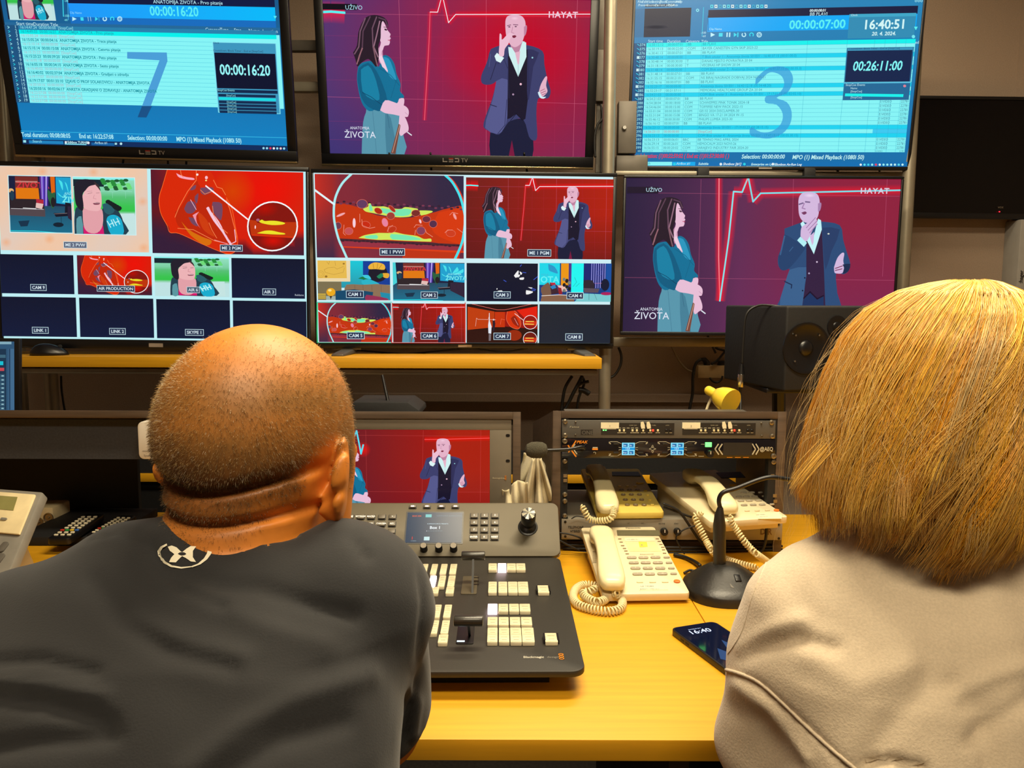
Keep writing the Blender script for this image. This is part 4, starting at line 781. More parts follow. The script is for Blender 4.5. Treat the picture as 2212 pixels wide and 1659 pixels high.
rows3 = [('374', '16:30:12.12', '00:00:07:01', 'BB', 'BB PLAVI', 1), ('375', '16:30:19.13', '00:00:22:00', 'COM', 'BAYER CANESTEN GYN SKIP 2023-22', 0), ('376', '16:30:41:13', '00:00:07:01', 'BB', 'BB PLAVI', 0), ('377', '16:30:48.14', '00:00:00:00', '', 'T Blok unutar 1 - Anatomija života S01E01 - 16:40:37.15 (00:01:00.0)', 2), ('378', '16:30:48:14', '00:00:30:00', 'T', 'DANAS MJESTO POVRATKA 20 04', 0), ('379', '16:31:18.14', '00:00:30:00', 'T', 'VECERAS HP SHOW 20 04', 0), ('380', '16:31:48:14', '00:00:00:00', '', 'COM Blok unutar 2 - Anatomija života S01E01 - 16:41:37.15 (00:00:35.3)', 2), ('381', '16:31:48.14', '00:00:07:01', 'BB', 'BB PLAVI', 0), ('382', '16:31:55:15', '00:00:21:01', 'COM', 'NS BIRAJ NAGRADE DOBIVAJ 2024 NOVI-21', 0), ('383', '16:32:16:16', '00:00:07:01', 'BB', 'BB PLAVI', 0), ('384', '16:32:23:17', '00:00:00:00', '', 'Anatomija života S01E01 - 16:42:12.18 (00:34:48.20)', 2), ('385', '16:32:23:17', '00:21:57:11', '', 'MEMORIAL HEALTCARE GROUP ZA 20 04', 0), ('386', '16:54:21:03', '00:00:00:00', '', 'COM Blok unutar 3 - Anatomija života S01E01 - 17:17:01.12 (00:02:02.10)', 2), ('387', '16:54:21:03', '00:00:07:01', 'BB', 'BB PLAVI', 0), ('388', '16:54:28:04', '00:00:18:00', 'COM', 'SCHWEPPES PINK TONIK 2024-18', 0), ('389', '16:54:46:04', '00:00:15:00', 'COM', 'TOFFIFEE NEW PACK 2022-15', 0), ('390', '16:55:01:04', '00:00:30:00', 'COM', 'GE132 2024 DISCLAIMER-30', 0), ('391', '16:55:31:04', '00:00:15:08', 'COM', 'BINGO VA 17-21 04 2024 W-15', 0), ('392', '16:55:46:12', '00:00:30:00', 'COM', 'PHILIPS LUMEA 2023-30', 0), ('393', '16:56:16:12', '00:00:07:01', 'BB', 'BB PLAVI', 0), ('394', '16:56:23:13', '00:00:00:00', '', 'Anatomija života S01E01 - 17:19:03.23 (00:28:15.15)', 2), ('395', '16:56:23:13', '00:00:00:00', '', '[StopCue]', 3), ('396', '16:56:23:13', '00:00:00:00', '', 'COM Blok unutar 4 - Anatomija života S01E01 - 17:47:19.13 (00:05:30.15)', 2), ('397', '16:56:23:13', '00:00:06:01', 'BBC', 'BB TEHNO MAG APRIL 2024', 0), ('398', '16:56:29:14', '00:00:26:01', 'COM', 'HEMOCALM 2023 NOVI-26', 0), ('399', '16:56:55:15', '00:00:20:02', 'COM', 'SARAJEVO INDUSTRY FAIR 2024-20', 0), ('400', '16:57:15:17', '00:00:12:10', 'COM', 'TREATION KARDULE 2023-12', 0)]
v0 = r3(180, 232); v1 = r3(180, 816); dv = (v1-v0)/26.55; ul = U3(190, 300)[0]; ur = U3(1622, 300)[0]; p.cv = I
p.rect(0, v0, ul-.003, v1, (26, 84, 130)); p.rect(ul-.002, v0, ur, v1, LB)
for k, rw in enumerate(rows3):
    va, vb = v0+k*dv, min(v0+(k+1)*dv, v1)
    if rw[5] in (1, 2): p.rect(ul-.002, va, ur, vb, (10, 240, 236) if rw[5] == 1 else (24, 210, 240))
    if rw[5] == 3: p.rect(U3(1400, 700)[0], va, ur, vb, (60, 200, 240))
    p.rect(ul-.002, vb-.0012, ur, vb, (50, 160, 196))
cols = [U3(x, 500)[0] for x in (286, 390, 470, 1030, 1240, 1385, 1440, 1500, 1550)]
for u in cols: p.rect(u, v0, u+.0008, v1, (50, 170, 200))
# big translucent 3
t3 = '773,425 830,370 890,356 945,368 972,410 968,450 940,500 880,522 940,545 968,600 958,660 920,715 850,740 790,738 745,725 748,690 800,705 860,703 905,665 918,610 890,560 830,552 832,515 890,505 925,460 915,410 875,388 835,392 775,455'
q3 = [U3(*map(float, s.split(','))) for s in '775,420 830,372 890,356 945,368 972,410 968,455 940,500 885,525 940,548 966,600 958,665 915,718 850,742 790,738 745,725 748,682 800,708 860,704 908,665 918,610 885,562 828,552 830,515 890,507 925,460 915,412 875,390 835,396 776,455'.split()]
p.poly([tuple(q) for q in spline(q3+[q3[0]], 3)[:-1]], (60, 160, 220), .82)
for k, rw in enumerate(rows3):
    v = v0+(k+.75)*dv; v_ = v if k < 26 else v1-.002
    c = (60, 140, 160) if rw[5] == 0 else ((10, 150, 190) if rw[5] != 3 else (180, 130, 150)); h_ = .0145 if k < 26 else .009
    p.text(rw[1], ul+.002, v_, h_, c, sx=.98); p.text(rw[2], cols[0]+.004, v_, h_, c, sx=.95); p.text(rw[3], cols[1]+.004, v_, h_, c); p.text(rw[4], cols[2]+.004, v_, h_, c, sx=.95)
    p.text(rw[0], ul-.006, v_, .016 if k < 26 else .01, (160, 230, 240), anchor='r')
    p.line([(.012, v-.012), (.02, v-.004)], 2.4, (40, 200, 230)) if rw[5] != 2 else p.rect(.012, v-.016, .021, v, (200, 236, 240))
    if k > 12 and rw[5] == 0: p.text('E:\\VIDEO', cols[6]+.002, v_, h_, (60, 120, 150), sx=.8); p.text('22781', ur-.002, v_, h_, (60, 120, 150), anchor='r', sx=.9)
p.cv = I
a = U3(1275, 78); b = U3(1620, 203); p.rect(a[0], a[1], b[0], b[1], (48, 140, 180)); p.rect(a[0], a[1], b[0], a[1]+.018, (60, 166, 200)); p.cv = U3; p.text('Clock', 1282, 88, .011, (200, 236, 244)); p.text('16:40:51', 1345, 158, .05, (210, 246, 246), True, sx=.98); p.text('20. 4. 2024.', 1393, 192, .02, (210, 246, 246), True, slant=.15)
p.poly('1620,145 1640,145 1630,164', (90, 240, 240)); p.ell(1617, 198, 9, 9, (120, 230, 240))
p.cv = I; a = U3(1262, 258); b = U3(1592, 536); p.rect(a[0], a[1], b[0], b[1], (34, 104, 150)); p.rect(a[0]+.003, a[1]+.003, b[0]-.003, a[1]+.028, (60, 150, 190)); p.rect(a[0]+.003, r3(1400, 272), b[0]-.004, r3(1400, 440), (16, 36, 76)); p.rect(a[0]-.002, r3(1400, 440), b[0], r3(1400, 448), (90, 190, 220))
p.cv = U3; p.text('Countdown: Block Timer - End at [StopCue]', 1270, 268, .011, (30, 80, 110)); p.text('00:26:11:00', 1290, 380, .052, (130, 244, 246), True, slant=.1, sx=.8); p.text('StopCue Events', 1254, 462, .012, (190, 236, 244)); p.text('Name', 1280, 479, .011, (190, 236, 244)); p.text('[StopCue]', 1280, 496, .011, (190, 236, 244)); p.text('[StopCue]', 1280, 528, .011, (190, 236, 244))
p.poly('1252,502 1564,506 1562,521 1250,517', (20, 240, 236)); p.ell(1570, 462, 8, 7, (220, 130, 150))
for x, y, t, c in ((112, 846, 'Total duration: (1)00:22:59:02 ( End at: (1)01:57:30:00 (?)', (226, 40, 70)), (697, 850, 'Selection: 00:00:00:00', (190, 240, 240)), (968, 853, 'MPO (1) Mixed Playback (1080i 50)', (190, 240, 240))): p.text(t, x, y, .024, c, True, slant=.12, sx=.74 if c[0] > 200 else .84)
p.cv = I; vb = r3(800, 866); p.rect(0, vb, 1, 1, (14, 110, 176)); p.rect(.03, vb+.003, U3(326, 880)[0], .997, LB); p.rect(U3(328, 880)[0], vb+.003, U3(450, 880)[0], .997, (10, 170, 236)); p.cv = U3
p.text('Search', 155, 883, .016, (50, 130, 150), slant=.2); p.text('AirBox #1', 348, 883, .014, (190, 240, 244), slant=.2); p.text('Subtitle', 466, 884, .014, (190, 240, 244), True, slant=.2); p.text('Shotbox [#1]', 598, 885, .014, (220, 240, 244), True, slant=.2); p.text('Enterprise on LARI...', 748, 886, .013, (190, 240, 244), True, slant=.2); p.text('Shotbox As-Run Log', 876, 887, .013, (220, 240, 244), True, slant=.2)
for x in (339, 587, 713, 865): p.ell(x, 880, 7, 7, (226, 240, 244) if x > 500 and x != 713 else (40, 210, 230))
for x0, x1 in ((456, 570), (580, 695), (724, 845), (852, 970)): p.line([(x0, 892), (x1, 893)], 2.4, (150, 240, 244))
p.poly('106,872 118,872 118,884 106,884', (190, 240, 244))
for k, c in enumerate(((230, 244, 244), (90, 226, 240), (60, 210, 236), (150, 236, 240), (236, 60, 90), (220, 240, 240), (150, 236, 240), (150, 236, 240), (190, 240, 240), (190, 240, 240), (90, 220, 240), (190, 240, 240))): p.ell(1335+k*20.3, 883, 6, 6, c)
tv3.done()
# ---------------------------------------------------------------- frames that turn photo positions into local coordinates of a real plane
class Plane:
    """a rectangle's own frame: origin o, unit axes ex (right), ey (up the surface); ez points out of it"""
    def __init__(s, o, ex, ey):
        s.o = np.array(o, float); s.ex = np.array(ex, float)/np.linalg.norm(ex); e = np.array(ey, float); e -= s.ex*(e@s.ex); s.ey = e/np.linalg.norm(e); s.ez = np.cross(s.ex, s.ey)
        s.M = Matrix([[s.ex[i], s.ey[i], s.ez[i], s.o[i]] for i in range(3)]+[[0, 0, 0, 1]])
    def loc(s, x, y, h=0.0):
        d = ray(x, y); o = s.o+s.ez*h; t = ((o-EYE)@s.ez)/(d@s.ez); p = EYE+d*t-o; return p@s.ex, p@s.ey
    def z(s, x0, y0, k): return lambda x, y, h=0.0: s.loc(x0+x/k, y0+y/k, h)
def fb(mb, x0, y0, x1, y1, Y, dep):      # box whose front face fills a photo rectangle at depth Y
    xm, ym = (x0+x1)/2, (y0+y1)/2; a, b = P(x0, ym, Y), P(x1, ym, Y); c, d = P(xm, y0, Y), P(xm, y1, Y)
    return mb.box((a[0], Y, d[2]), (b[0], Y+dep, c[2]))
def tube_obj(name, pts, r, m, parent=None, label=None, cat=None, n=6, seg=6, group=None):
    o = MB().tube(spline(pts, n), r, seg).build(name, m, parent, smooth=True, label=label, cat=cat, ang=0)
    if group: o['group'] = group
    return o

# ---------------------------------------------------------------- metal stand, shelves
st = empty('monitor_stand', (0, 2.7, 0), 0, 'grey metal tube stand carrying the wall of televisions', 'stand')
SY = 2.72
def wparent(o, par):
    o.parent = par; o.matrix_parent_inverse = par.matrix_basis.inverted(); return o
def post(px, py, Y, r, z0=0, z1=2.62):
    a = P(px, py, Y); return wparent(MB().cyl((a[0], Y, z0), (a[0], Y, z1), r, seg=20).build('post', M_steel, smooth=True), st)
X_A = P(1306, 840, 2.66)[0]; X_B = P(1952, 560, 2.72)[0]; X_C = P(112, 850, 2.72)[0]; X_D = P(52, 850, 2.6)[0]
post(1306, 840, 2.66, .0205); post(1953, 560, 2.74, .021); post(112, 850, 2.72, .022); post(52, 850, 2.85, .013); post(8, 250, 2.80, .018)
for y0, y1, c in ((90, 113, M_steeld), (180, 201, M_steel)):
    m = MB(); fb(m, -30, y0-4, 1306, y1-4, 2.84, .03); wparent(m.build('beam', c, bevel=.002), st)
m = MB(); fb(m, 1325, 730, 1952, 750, 2.70, .04); wparent(m.build('beam', M_steel, bevel=.003), st)
m = MB(); fb(m, 1330, 370, 1960, 379, 2.78, .03); wparent(m.build('beam', M_steel, bevel=.002), st)
m = MB(); fb(m, 0, 797, 1291, 809, 2.43, .05); wparent(m.build('beam', M_steel, bevel=.003), st)
m = MB(); fb(m, 1270, 797, 1291, 809, 2.482, .16); wparent(m.build('bracket', M_steel, bevel=.003), st)
for a, b in ((1508, 1532), (1738, 1762)):
    m = MB(); fb(m, a, 362, b, 384, 2.76, .07); wparent(m.build('bracket', M_blackm, bevel=.001), st)
# mounting plates and small boxes between the upper televisions
m = MB(); fb(m, 1288, -20, 1311, 107, 2.80, .04); fb(m, 1287, 107, 1310, 218, 2.797, .043); wparent(m.build('cover_plate', M_steeld, bevel=.001), st)
m = MB(); fb(m, 1288, 220, 1300, 372, 2.82, .02); wparent(m.build('cover_plate', M_steeld), st)
m = MB(); fb(m, 1336, 218, 1375, 331, 2.80, .05); wparent(m.build('junction_box', M_steeld, bevel=.002), st)
a = P(1348, 277, 2.80); wparent(MB().cyl((a[0], 2.785, a[2]), (a[0], 2.80, a[2]), .006, .009, seg=16).build('knob', M_chrome, smooth=True), st)
m = MB(); fb(m, 1331, 334, 1400, 372, 2.81, .04); wparent(m.build('cover_plate', M_steeld, bevel=.006), st)
m = MB(); fb(m, 1298, 232, 1303, 372, 2.80, .02); wparent(m.build('cable_cover', M_blackm), st)
# screen arms tie each television to the stand
for tv in (tv1, tv2, tv3, tv4, tv5, tv6):
    c = tv.M.translation; m = MB()
    m.box((c.x-.12, c.y+.035, c.z-.1), (c.x+.12, 2.838, c.z-.06)); o = m.build('wall_arm', M_blackm)
    o.parent = tv.root; o.matrix_parent_inverse = tv.M.inverted()
# yellow shelf on the stand
zs = P(1000, 773, 2.40)[2]; ze = P(1000, 796, 2.40)[2]; xr = P(1300, 785, 2.40)[0]
sh = MB().box((-2.1, 2.40, ze), (xr, 2.63, zs)).build('shelf_board', M_wood, bevel=.001, label='yellow beech shelf under the lower televisions', cat='shelf')
# rear low shelf and black skirt behind the racks
zl0 = P(900, 1043, 2.42)[2]; zl1 = P(900, 1025, 2.42)[2]
MB().box((-1.3, 2.42, zl0), (P(1640, 1030, 2.42)[0], 2.62, zl1)).build('low_shelf', M_wood, bevel=.001, label='low yellow shelf seen through the open racks', cat='shelf')
sk_ = empty('cabinet', (0, 2.5, 0), 0, 'black low cabinet under the rear yellow shelf', 'cabinet')
wparent(MB().box((-1.28, 2.44, 0), (P(1630, 1030, 2.44)[0], 2.61, zl0-.001)).build('body', M_blackm), sk_)
pb = MB(); pb.box((-1.2, 2.424, zl1+.0005), (P(1640, 1000, 2.424)[0], 2.44, P(1300, 975, 2.424)[2]))
pb.build('backboard', M_blackm, label='black backboard standing on the low yellow shelf', cat='board')
m = MB(); fb(m, 760, 852, 1560, 868, 3.16, .04); m.build('trim_1', M_wall, kind='structure')
# ---------------------------------------------------------------- desk
ZD = .75; yf = PZ(1250, 1598, ZD)[1]; xs = PZ(1494, 1296, ZD)[0]
M_wdark = mat('desk_edge_wood', (205, 140, 22), .5, var=.08, scale=6, grain=(.6, 14, 14), bump=.05)
dk = empty('desk', (0, yf, 0), 0, 'long yellow beech desk under the vision mixer', 'desk')
wparent(MB().box((-1.75, yf, ZD-.03), (xs-.0008, 2.1, ZD)).build('desk_top', M_wood, bevel=.0012), dk)
wparent(MB().box((-1.7, 2.06, .08), (xs-.03, 2.08, ZD-.03)).build('modesty_panel', M_walnut), dk)
for X in (-1.6, -.5, xs-.1): wparent(MB().box((X-.015, yf+.12, 0), (X+.015, 2.05, ZD-.03)).build('leg_panel', M_walnut), dk)
dk2 = empty('desk', (1, yf, 0), 0, 'right-hand yellow desk under the smartphone and table microphone', 'desk')
wparent(MB().box((xs+.0008, yf, ZD-.03), (1.9, 2.1, ZD)).build('desk_top', M_wood, bevel=.0012), dk2)
wparent(MB().box((xs+.05, 2.06, .08), (1.85, 2.08, ZD-.03)).build('modesty_panel', M_walnut), dk2)
for X in (xs+.1, 1.8): wparent(MB().box((X-.015, yf+.12, 0), (X+.015, 2.05, ZD-.03)).build('leg_panel', M_walnut), dk2)
a, b = PZ(1340, 1297, ZD), PZ(1493, 1298, ZD)
wparent(MB().box((a[0]-.12, a[1], ZD), (b[0], a[1]+.0016, ZD+.0003)).build('seam', mat('seam_brown', (120, 80, 20), .8)), dk)  # thin brown strip marking the groove between desk boards
# ---------------------------------------------------------------- hutch on the left with the rack monitor
YH = 1.775
hz = P(600, 888, YH)[2]; hz1 = P(600, 903.5, YH)[2]; hx = P(1125, 900, YH)[0]; hx0 = P(1108, 900, YH)[0]
ht = empty('desk_hutch', (-.6, YH, ZD), 0, 'long dark wood hutch standing on the desk at the left', 'cabinet')
YB = 2.09; SL = .2; slope = lambda z: [(YH, z), (YH, z-.017), (YB, z-.017-SL*(YB-YH)), (YB, z-SL*(YB-YH))]
sidep = lambda z: [(YH, z), (YH, ZD), (YB, ZD), (YB, z-SL*(YB-YH))]
wparent(MB().prism(slope(hz), -1.72, hx0, 'x').build('top_board', M_walnut, bevel=.0008), ht)
wparent(MB().prism(sidep(hz), hx0, hx, 'x').build('side_panel', M_walnut, bevel=.0008), ht)
wparent(MB().prism(sidep(hz), -1.74, -1.72, 'x').build('side_panel', M_walnut, bevel=.0008), ht)
m = MB(); fb(m, 300, 910, 640, 992, YH+.03, .012); a = P(640, 992, YH+.03)
z0_, z1_ = P(300, 992, YH+.03)[2], P(300, 906, YH+.03)[2]
wparent(MB().box((-1.715, YH+.03, z0_), (P(636, 950, YH+.03)[0], YH+.042, z1_)).build('fabric_panel', M_grey), ht)
wparent(MB().box((-1.715, 2.07, ZD), (P(296, 1000, 2.07)[0], 2.085, hz1-.07)).build('back_panel', M_blackm), ht)
xd = P(636, 950, YH)[0]
wparent(MB().box((xd-.012, YH+.02, ZD), (xd, 2.085, hz1-.07)).build('divider', M_blackm), ht)
# rack monitor
M_mon = mat('monitor_faceplate', (122, 114, 100), .5, metal=.2, var=.02)
PM = Plane(P(642, 1150, YH+.004), (1, 0, 0), (0, 0, 1)); PM.o[1] = YH+.004
rm = empty('rack_monitor', label='rack monitor in the hutch showing the two presenters on red', cat='monitor'); rm.matrix_world = PM.M
x0, yb = PM.loc(642, 1150); x1, yt = PM.loc(1105, 906); sx0, sy0 = PM.loc(689, 1136); sx1, sy1 = PM.loc(1058, 929)
m = MB()
for a_, b_, c_, d_ in ((x0, yb, x1, sy0), (x0, sy1, x1, yt), (x0, sy0, sx0, sy1), (sx1, sy0, x1, sy1)): m.box((a_, b_, -.006), (c_, d_, 0))
m.build('faceplate', M_mon, rm, bevel=.0008)
for bx, by in ((1097, 940.5), (1097, 995.5)):
    u_, v_ = PM.loc(bx, by); MB().prism(rrect(.0095, .0065, .0032, cx=u_, cy=v_), 0, .0006).build('mounting_slot', M_black, rm)
MB().box((sx0-.02, sy0-.01, -.10), (sx1+.02, sy1+.01, -.0065)).build('body', M_blackm, rm)
W_, H_ = sx1-sx0, sy1-sy0; p = Pic(W_, H_)
zm = lambda x, y: ((PM.loc(700+x/3.456, 740+y/3.456)[0]-sx0)/W_, 1-(PM.loc(700+x/3.456, 740+y/3.456)[1]-sy0)/H_)
p.grid(lambda u, v: mixc(mixc((92, 26, 44), (158, 22, 18), u*1.5) if u < .7 else (168, 30, 14), (104, 24, 40), max(0, v-.4)*.9), 12, 7); p.cv = zm
for a_ in ('740,655 730,1190', '1170,655 1165,1190', '310,655 320,1190', '-200,690 1230,700', '-200,1110 1230,1118'): p.line(a_, 1.6, (235, 90, 90), .35)
p.ell(290, 800, 60, 60, (250, 30, 20), .8, 0)
p.line('750,724 900,722 1235,714', 3.2, (250, 90, 90), glow=(6, (255, 20, 10), .5)); p.line('208,740 242,660 262,760 275,830', 9, (90, 220, 240)); p.line('292,765 275,832', 9, (90, 220, 240))
# the same two presenters, framed closer
def mp(x, y):   # programme zoom coordinates -> this screen
    return zm(838+(x-1404)*.72, 716+(y-104)*.62)
suit_man(p, mp)
def mw(x, y): return zm(185+(x-485)*.68, 755+(y-108)*.62)
presenter_woman(p, 0, mw)
po = p.build('screen_picture', rm); po.location = ((sx0+sx1)/2, (sy0+sy1)/2, 0); po.rotation_euler = (R_(-90), 0, 0); po.location.z = -.002
u_, v_ = PM.loc(1064, 1034); M_sil = mat('print_silver', (200, 190, 160), .5); M_or = mat('print_orange', (235, 140, 30), .5)
text_mesh('logo', 'Blackmagicdesign', .0036, (u_, v_, .0006), (1, 0, 0), (0, 1, 0), M_sil, rm, sx=.8)
def bmd_mark(par, cx, cy, s, h=.0006):
    m = MB()
    for k in (-1, 0, 1):
        c = cy+k*s*.92; m.box((cx-s*.5, c-s*.42, h), (cx+s*.5, c-s*.26, h+.0004)); m.box((cx-s*.5, c+s*.26, h), (cx+s*.5, c+s*.42, h+.0004)); m.box((cx-s*.5, c-s*.42, h), (cx-s*.34, c+s*.42, h+.0004)); m.box((cx+s*.34, c-s*.42, h), (cx+s*.5, c+s*.42, h+.0004))
    m.build('logo', M_or, par)
u_, v_ = PM.loc(1092, 1032); bmd_mark(rm, u_, v_, .0038)
# white box in front of the fabric panel
m = MB(); a = P(298, 950, YH-.03); zt, zb_ = P(298, 911, YH-.03)[2], P(298, 992, YH-.03)[2]
m.prism(rrect(.13, zt-zb_, .012, cx=a[0]+.065, cy=(zt+zb_)/2), YH-.03, YH+.03, 'y')
wb = m.build('wireless_router', M_white, bevel=.002, label='white rounded box on the grey fabric panel beside the head of the man', cat='router')
m = MB(); a = P(310, 975, YH-.031); m.box((a[0]-.003, YH-.0305, a[2]), (a[0]+.04, YH-.0302, a[2]+.0008)); b = P(320, 971, YH-.031); m.box((b[0], YH-.0305, b[2]), (b[0]+.004, YH-.0302, b[2]+.0015)); m.build('printed_mark', mat('print_grey', (110, 100, 90), .6), wb)
text_mesh('printed_mark', 'Speedport', .0045, (a[0], YH-.0306, a[2]-.012), (1, 0, 0), (0, 0, 1), MATS['print_grey'], wb)
# router with antenna on the hutch
rt = empty('network_router', (P(830, 880, 1.95)[0], 1.95, hz), 0, 'black router with upright antenna on the hutch', 'router')
a, b = P(745, 880, 1.93), P(907, 880, 1.93); zt = P(830, 869, 1.93)[2]
wparent(MB().prism([(a[0], hz-.031), (b[0], hz-.031), (b[0]-.002, zt-.02), (b[0]-.03, zt), (a[0]+.02, zt)], 1.93, 2.08, 'y').build('body', M_blackm, bevel=.002), rt)
a, b = P(838, 869, 1.97), P(826, 810, 1.99); wparent(MB().cyl((a[0], 1.97, zt-.002), b, .0045, .0035, seg=10).build('antenna', M_black, smooth=True), rt)
# screen at the far left on the hutch
PL = Plane((P(-60, 890, 1.93)[0], 1.93, hz-SL*.16), (1, .03, 0), (0, .1, 1))
lm = empty('computer_monitor', label='slim computer screen standing at the left edge behind the hutch', cat='monitor'); lm.matrix_world = PL.M
xr_, zt_ = PL.loc(42, 731); xi_, zi_ = PL.loc(31, 737)
wl = .40
MB().box((xr_-wl, 0.004, -.012), (xr_, zt_, 0)).build('casing', M_black, lm, bevel=.002)
p = Pic(wl-.024, zi_-.008); cx_ = xi_-(wl-.024)/2
zl = lambda x, y: ((PL.loc(x/3.19, 720+y/3.19)[0]-cx_)/(wl-.024)+.5, 1-(PL.loc(x/3.19, 720+y/3.19)[1]-.006)/(zi_-.008))
p.rect(0, 0, 1, 1, (46, 84, 116)); p.cv = zl
p.rect(-400, 30, 80, 60, (190, 226, 232)); p.rect(-400, 60, 80, 78, (130, 170, 186)); p.rect(-400, 110, 45, 530, (26, 52, 76)); p.rect(-400, 150, 40, 172, (60, 100, 120)); p.rect(-400, 195, 24, 222, (20, 190, 210)); p.rect(-400, 240, 30, 262, (200, 70, 80))
for k in range(9): p.rect(-400, 285+k*28, 34, 308+k*28, (50, 86, 110)); p.rect(12, 292+k*28, 28, 300+k*28, (150, 190, 200))
p.rect(60, 110, 110, 530, (64, 104, 138)); p.rect(64, 110, 74, 530, (30, 60, 90))
po = p.build('screen_picture', lm); po.location = (cx_, (zi_-.008)/2+.007, 0); po.rotation_euler = (R_(-90), 0, 0)
# mouse on the shelf
a = P(107, 765, 2.45); mo = empty('computer_mouse', (a[0], 2.45, zs), R_(-70), 'black computer mouse on the left end of the yellow shelf', 'mouse')
mm = MB(); prof = []
for i in range(9):
    t = i/8; mm_ = math.sin(PI*min(t*1.1+.05, 1))**.6
bm = bmesh.new(); bmesh.ops.create_uvsphere(bm, u_segments=20, v_segments=12, radius=1)
for v in bm.verts: v.co = Vector((v.co.x*.03, v.co.y*.055, max(v.co.z, -.0)*.036*(1-.25*v.co.y)))
bm_to('shell', bm, M_black, mo, True)
mwheel = MB().cyl((-.003, .03, .027), (.003, .03, .027), .006, seg=12).build('scroll_wheel', M_blackm, mo, smooth=True)
tube_obj('mouse_cable', [P(82, 757, 2.46), P(60, 750, 2.47), P(42, 751, 2.47)], .0018, M_cable, None, 'thin black mouse cable lying on the yellow shelf', 'cable')
tube_obj('cable', [P(742, 752, 2.60), P(800, 759, 2.60), P(880, 764, 2.60), P(960, 757, 2.60), P(1020, 753, 2.60), P(1085, 760, 2.60), P(1140, 752, 2.60)], .0028, M_cable, None, 'black cable hanging below the centre multiview television', 'cable')

# ---------------------------------------------------------------- speaker
fl = P(1700, 661, 2.0); zt = fl[2]; zb = P(1700, 846, 2.0)[2]; an = R_(11.5)
PS = Plane((fl[0], 2.0, zb), (math.cos(an), math.sin(an), 0), (0, 0, 1))
spk = empty('studio_speaker', label='black studio speaker on a stand in front of the right televisions', cat='speaker'); spk.matrix_world = PS.M
HS = zt-zb
MB().box((0, 0, -.335), (.37, HS, 0)).build('cabinet', M_blackm, spk, bevel=.006, seg=3)
def ringobj(name, cx, cy, prof, m, par, seg=40):
    o = MB().lathe(prof, seg, (cx, cy, 0)).build(name, m, par, smooth=True); return o
cu, cv_ = PS.loc(1741, 752)
ringobj('woofer', cu, cv_, [(.066, .0), (.066, .004), (.058, .004), (.054, .001), (.02, .0006), (.019, .003), (.012, .007), (.001, .008)], M_black, spk)
for sx_, sy_ in ((-1, -1), (-1, 1), (1, -1), (1, 1)): MB().cyl((cu+sx_*.033, cv_+sy_*.033, .003), (cu+sx_*.033, cv_+sy_*.033, .006), .0024, seg=10).build('screw', M_chrome, spk)
ringobj('woofer', .285, cv_, [(.066, .0), (.066, .004), (.058, .004), (.054, .001), (.02, .0006), (.019, .003), (.012, .007), (.001, .008)], M_black, spk)
ringobj('tweeter', cu+.085, cv_+.055, [(.028, 0), (.028, .003), (.022, .003), (.012, .001), (.01, .004), (.001, .006)], M_black, spk)
sp2 = empty('speaker_stand', (P(1672, 870, 2.15)[0]+.1, 2.2, 0), 0, 'black stand carrying the studio speaker', 'stand')
a = P(1672, 870, 2.15); ctr = PS.M @ Vector((.17, 0, -.17))
m = MB(); m.box((ctr.x-.15, ctr.y-.12, zb-.014), (ctr.x+.13, ctr.y+.12, zb-.001)); wparent(m.build('top_plate', M_black, bevel=.002), sp2)
wparent(MB().tube([(a[0]+.005, 2.13, zb-.014), (a[0]+.015, 2.15, zb-.1), (a[0]+.03, 2.17, .02)], .018, 12).build('pole', M_black), sp2)
wparent(MB().cyl((a[0]+.03, 2.22, 0), (a[0]+.03, 2.22, .02), .12, seg=28).build('base', M_black), sp2)
PSd = 2.14
tube_obj('speaker_cable', [P(1697, 664, 2.06), P(1665, 660, 2.08), P(1635, 661, 2.1), P(1612, 680, 2.1), P(1606, 730, 2.1), P(1603, 788, 2.1)], .0032, M_cable, None, 'black signal cable looping over the studio speaker', 'cable')
xl = empty('cable_connector', tuple(P(1601, 815, 2.1)), 0, 'metal cable connector hanging beside the studio speaker', 'connector')
a, b, c = P(1602, 786, 2.1), P(1601, 808, 2.1), P(1599, 836, 2.1)
wparent(MB().tube([a, b], [.005, .0095], 14).build('strain_relief', M_black, smooth=True), xl); wparent(MB().tube([b, c], .0092, 14).build('shell', M_chrome, smooth=False, bevel=.001), xl)
tube_obj('speaker_cable', [P(1599, 834, 2.1), P(1600, 862, 2.1), P(1600, 900, 2.06)], .0034, M_cable, None, 'black cable dropping below the metal cable connector', 'cable')

# ---------------------------------------------------------------- wall clutter: power strip, plugs, lamp, cables
ps = empty('power_strip', tuple(P(1540, 802, 3.13)), 0, 'pale power strip on the wall behind the studio speaker', 'power strip')
m = MB(); fb(m, 1508, 790, 1600, 817, 3.13, .07); wparent(m.build('body', mat('aged_plastic', (196, 172, 128), .5), bevel=.004), ps)
for x in (1527, 1556):
    a = P(x, 791, 3.16); wparent(MB().cyl((a[0], 3.16, a[2]-.01), (a[0], 3.16, a[2]+.002), .019, seg=20).build('socket', M_blackm), ps)
plug = MB(); a = P(1527, 791, 3.16); plug.tube([a, P(1526, 783, 3.16), P(1522, 777, 3.15), P(1514, 776, 3.14)], [.014, .013, .010, .006], 12)
plug.build('power_plug', M_black, smooth=True, label='black power plug in the left socket of the power strip', cat='plug')
plug = MB(); a = P(1556, 791, 3.16); plug.tube([a, P(1556, 786, 3.16), P(1566, 784, 3.16), P(1580, 787, 3.16)], [.015, .014, .011, .006], 12)
plug.build('power_plug', M_black, smooth=True, label='black power plug in the socket nearest the studio speaker', cat='plug')
def cab(pts, Y, r, lab, m=None): return tube_obj('cable', [P(x, y, Y) for x, y in pts], r, m or M_cable, None, lab, 'cable', n=5)
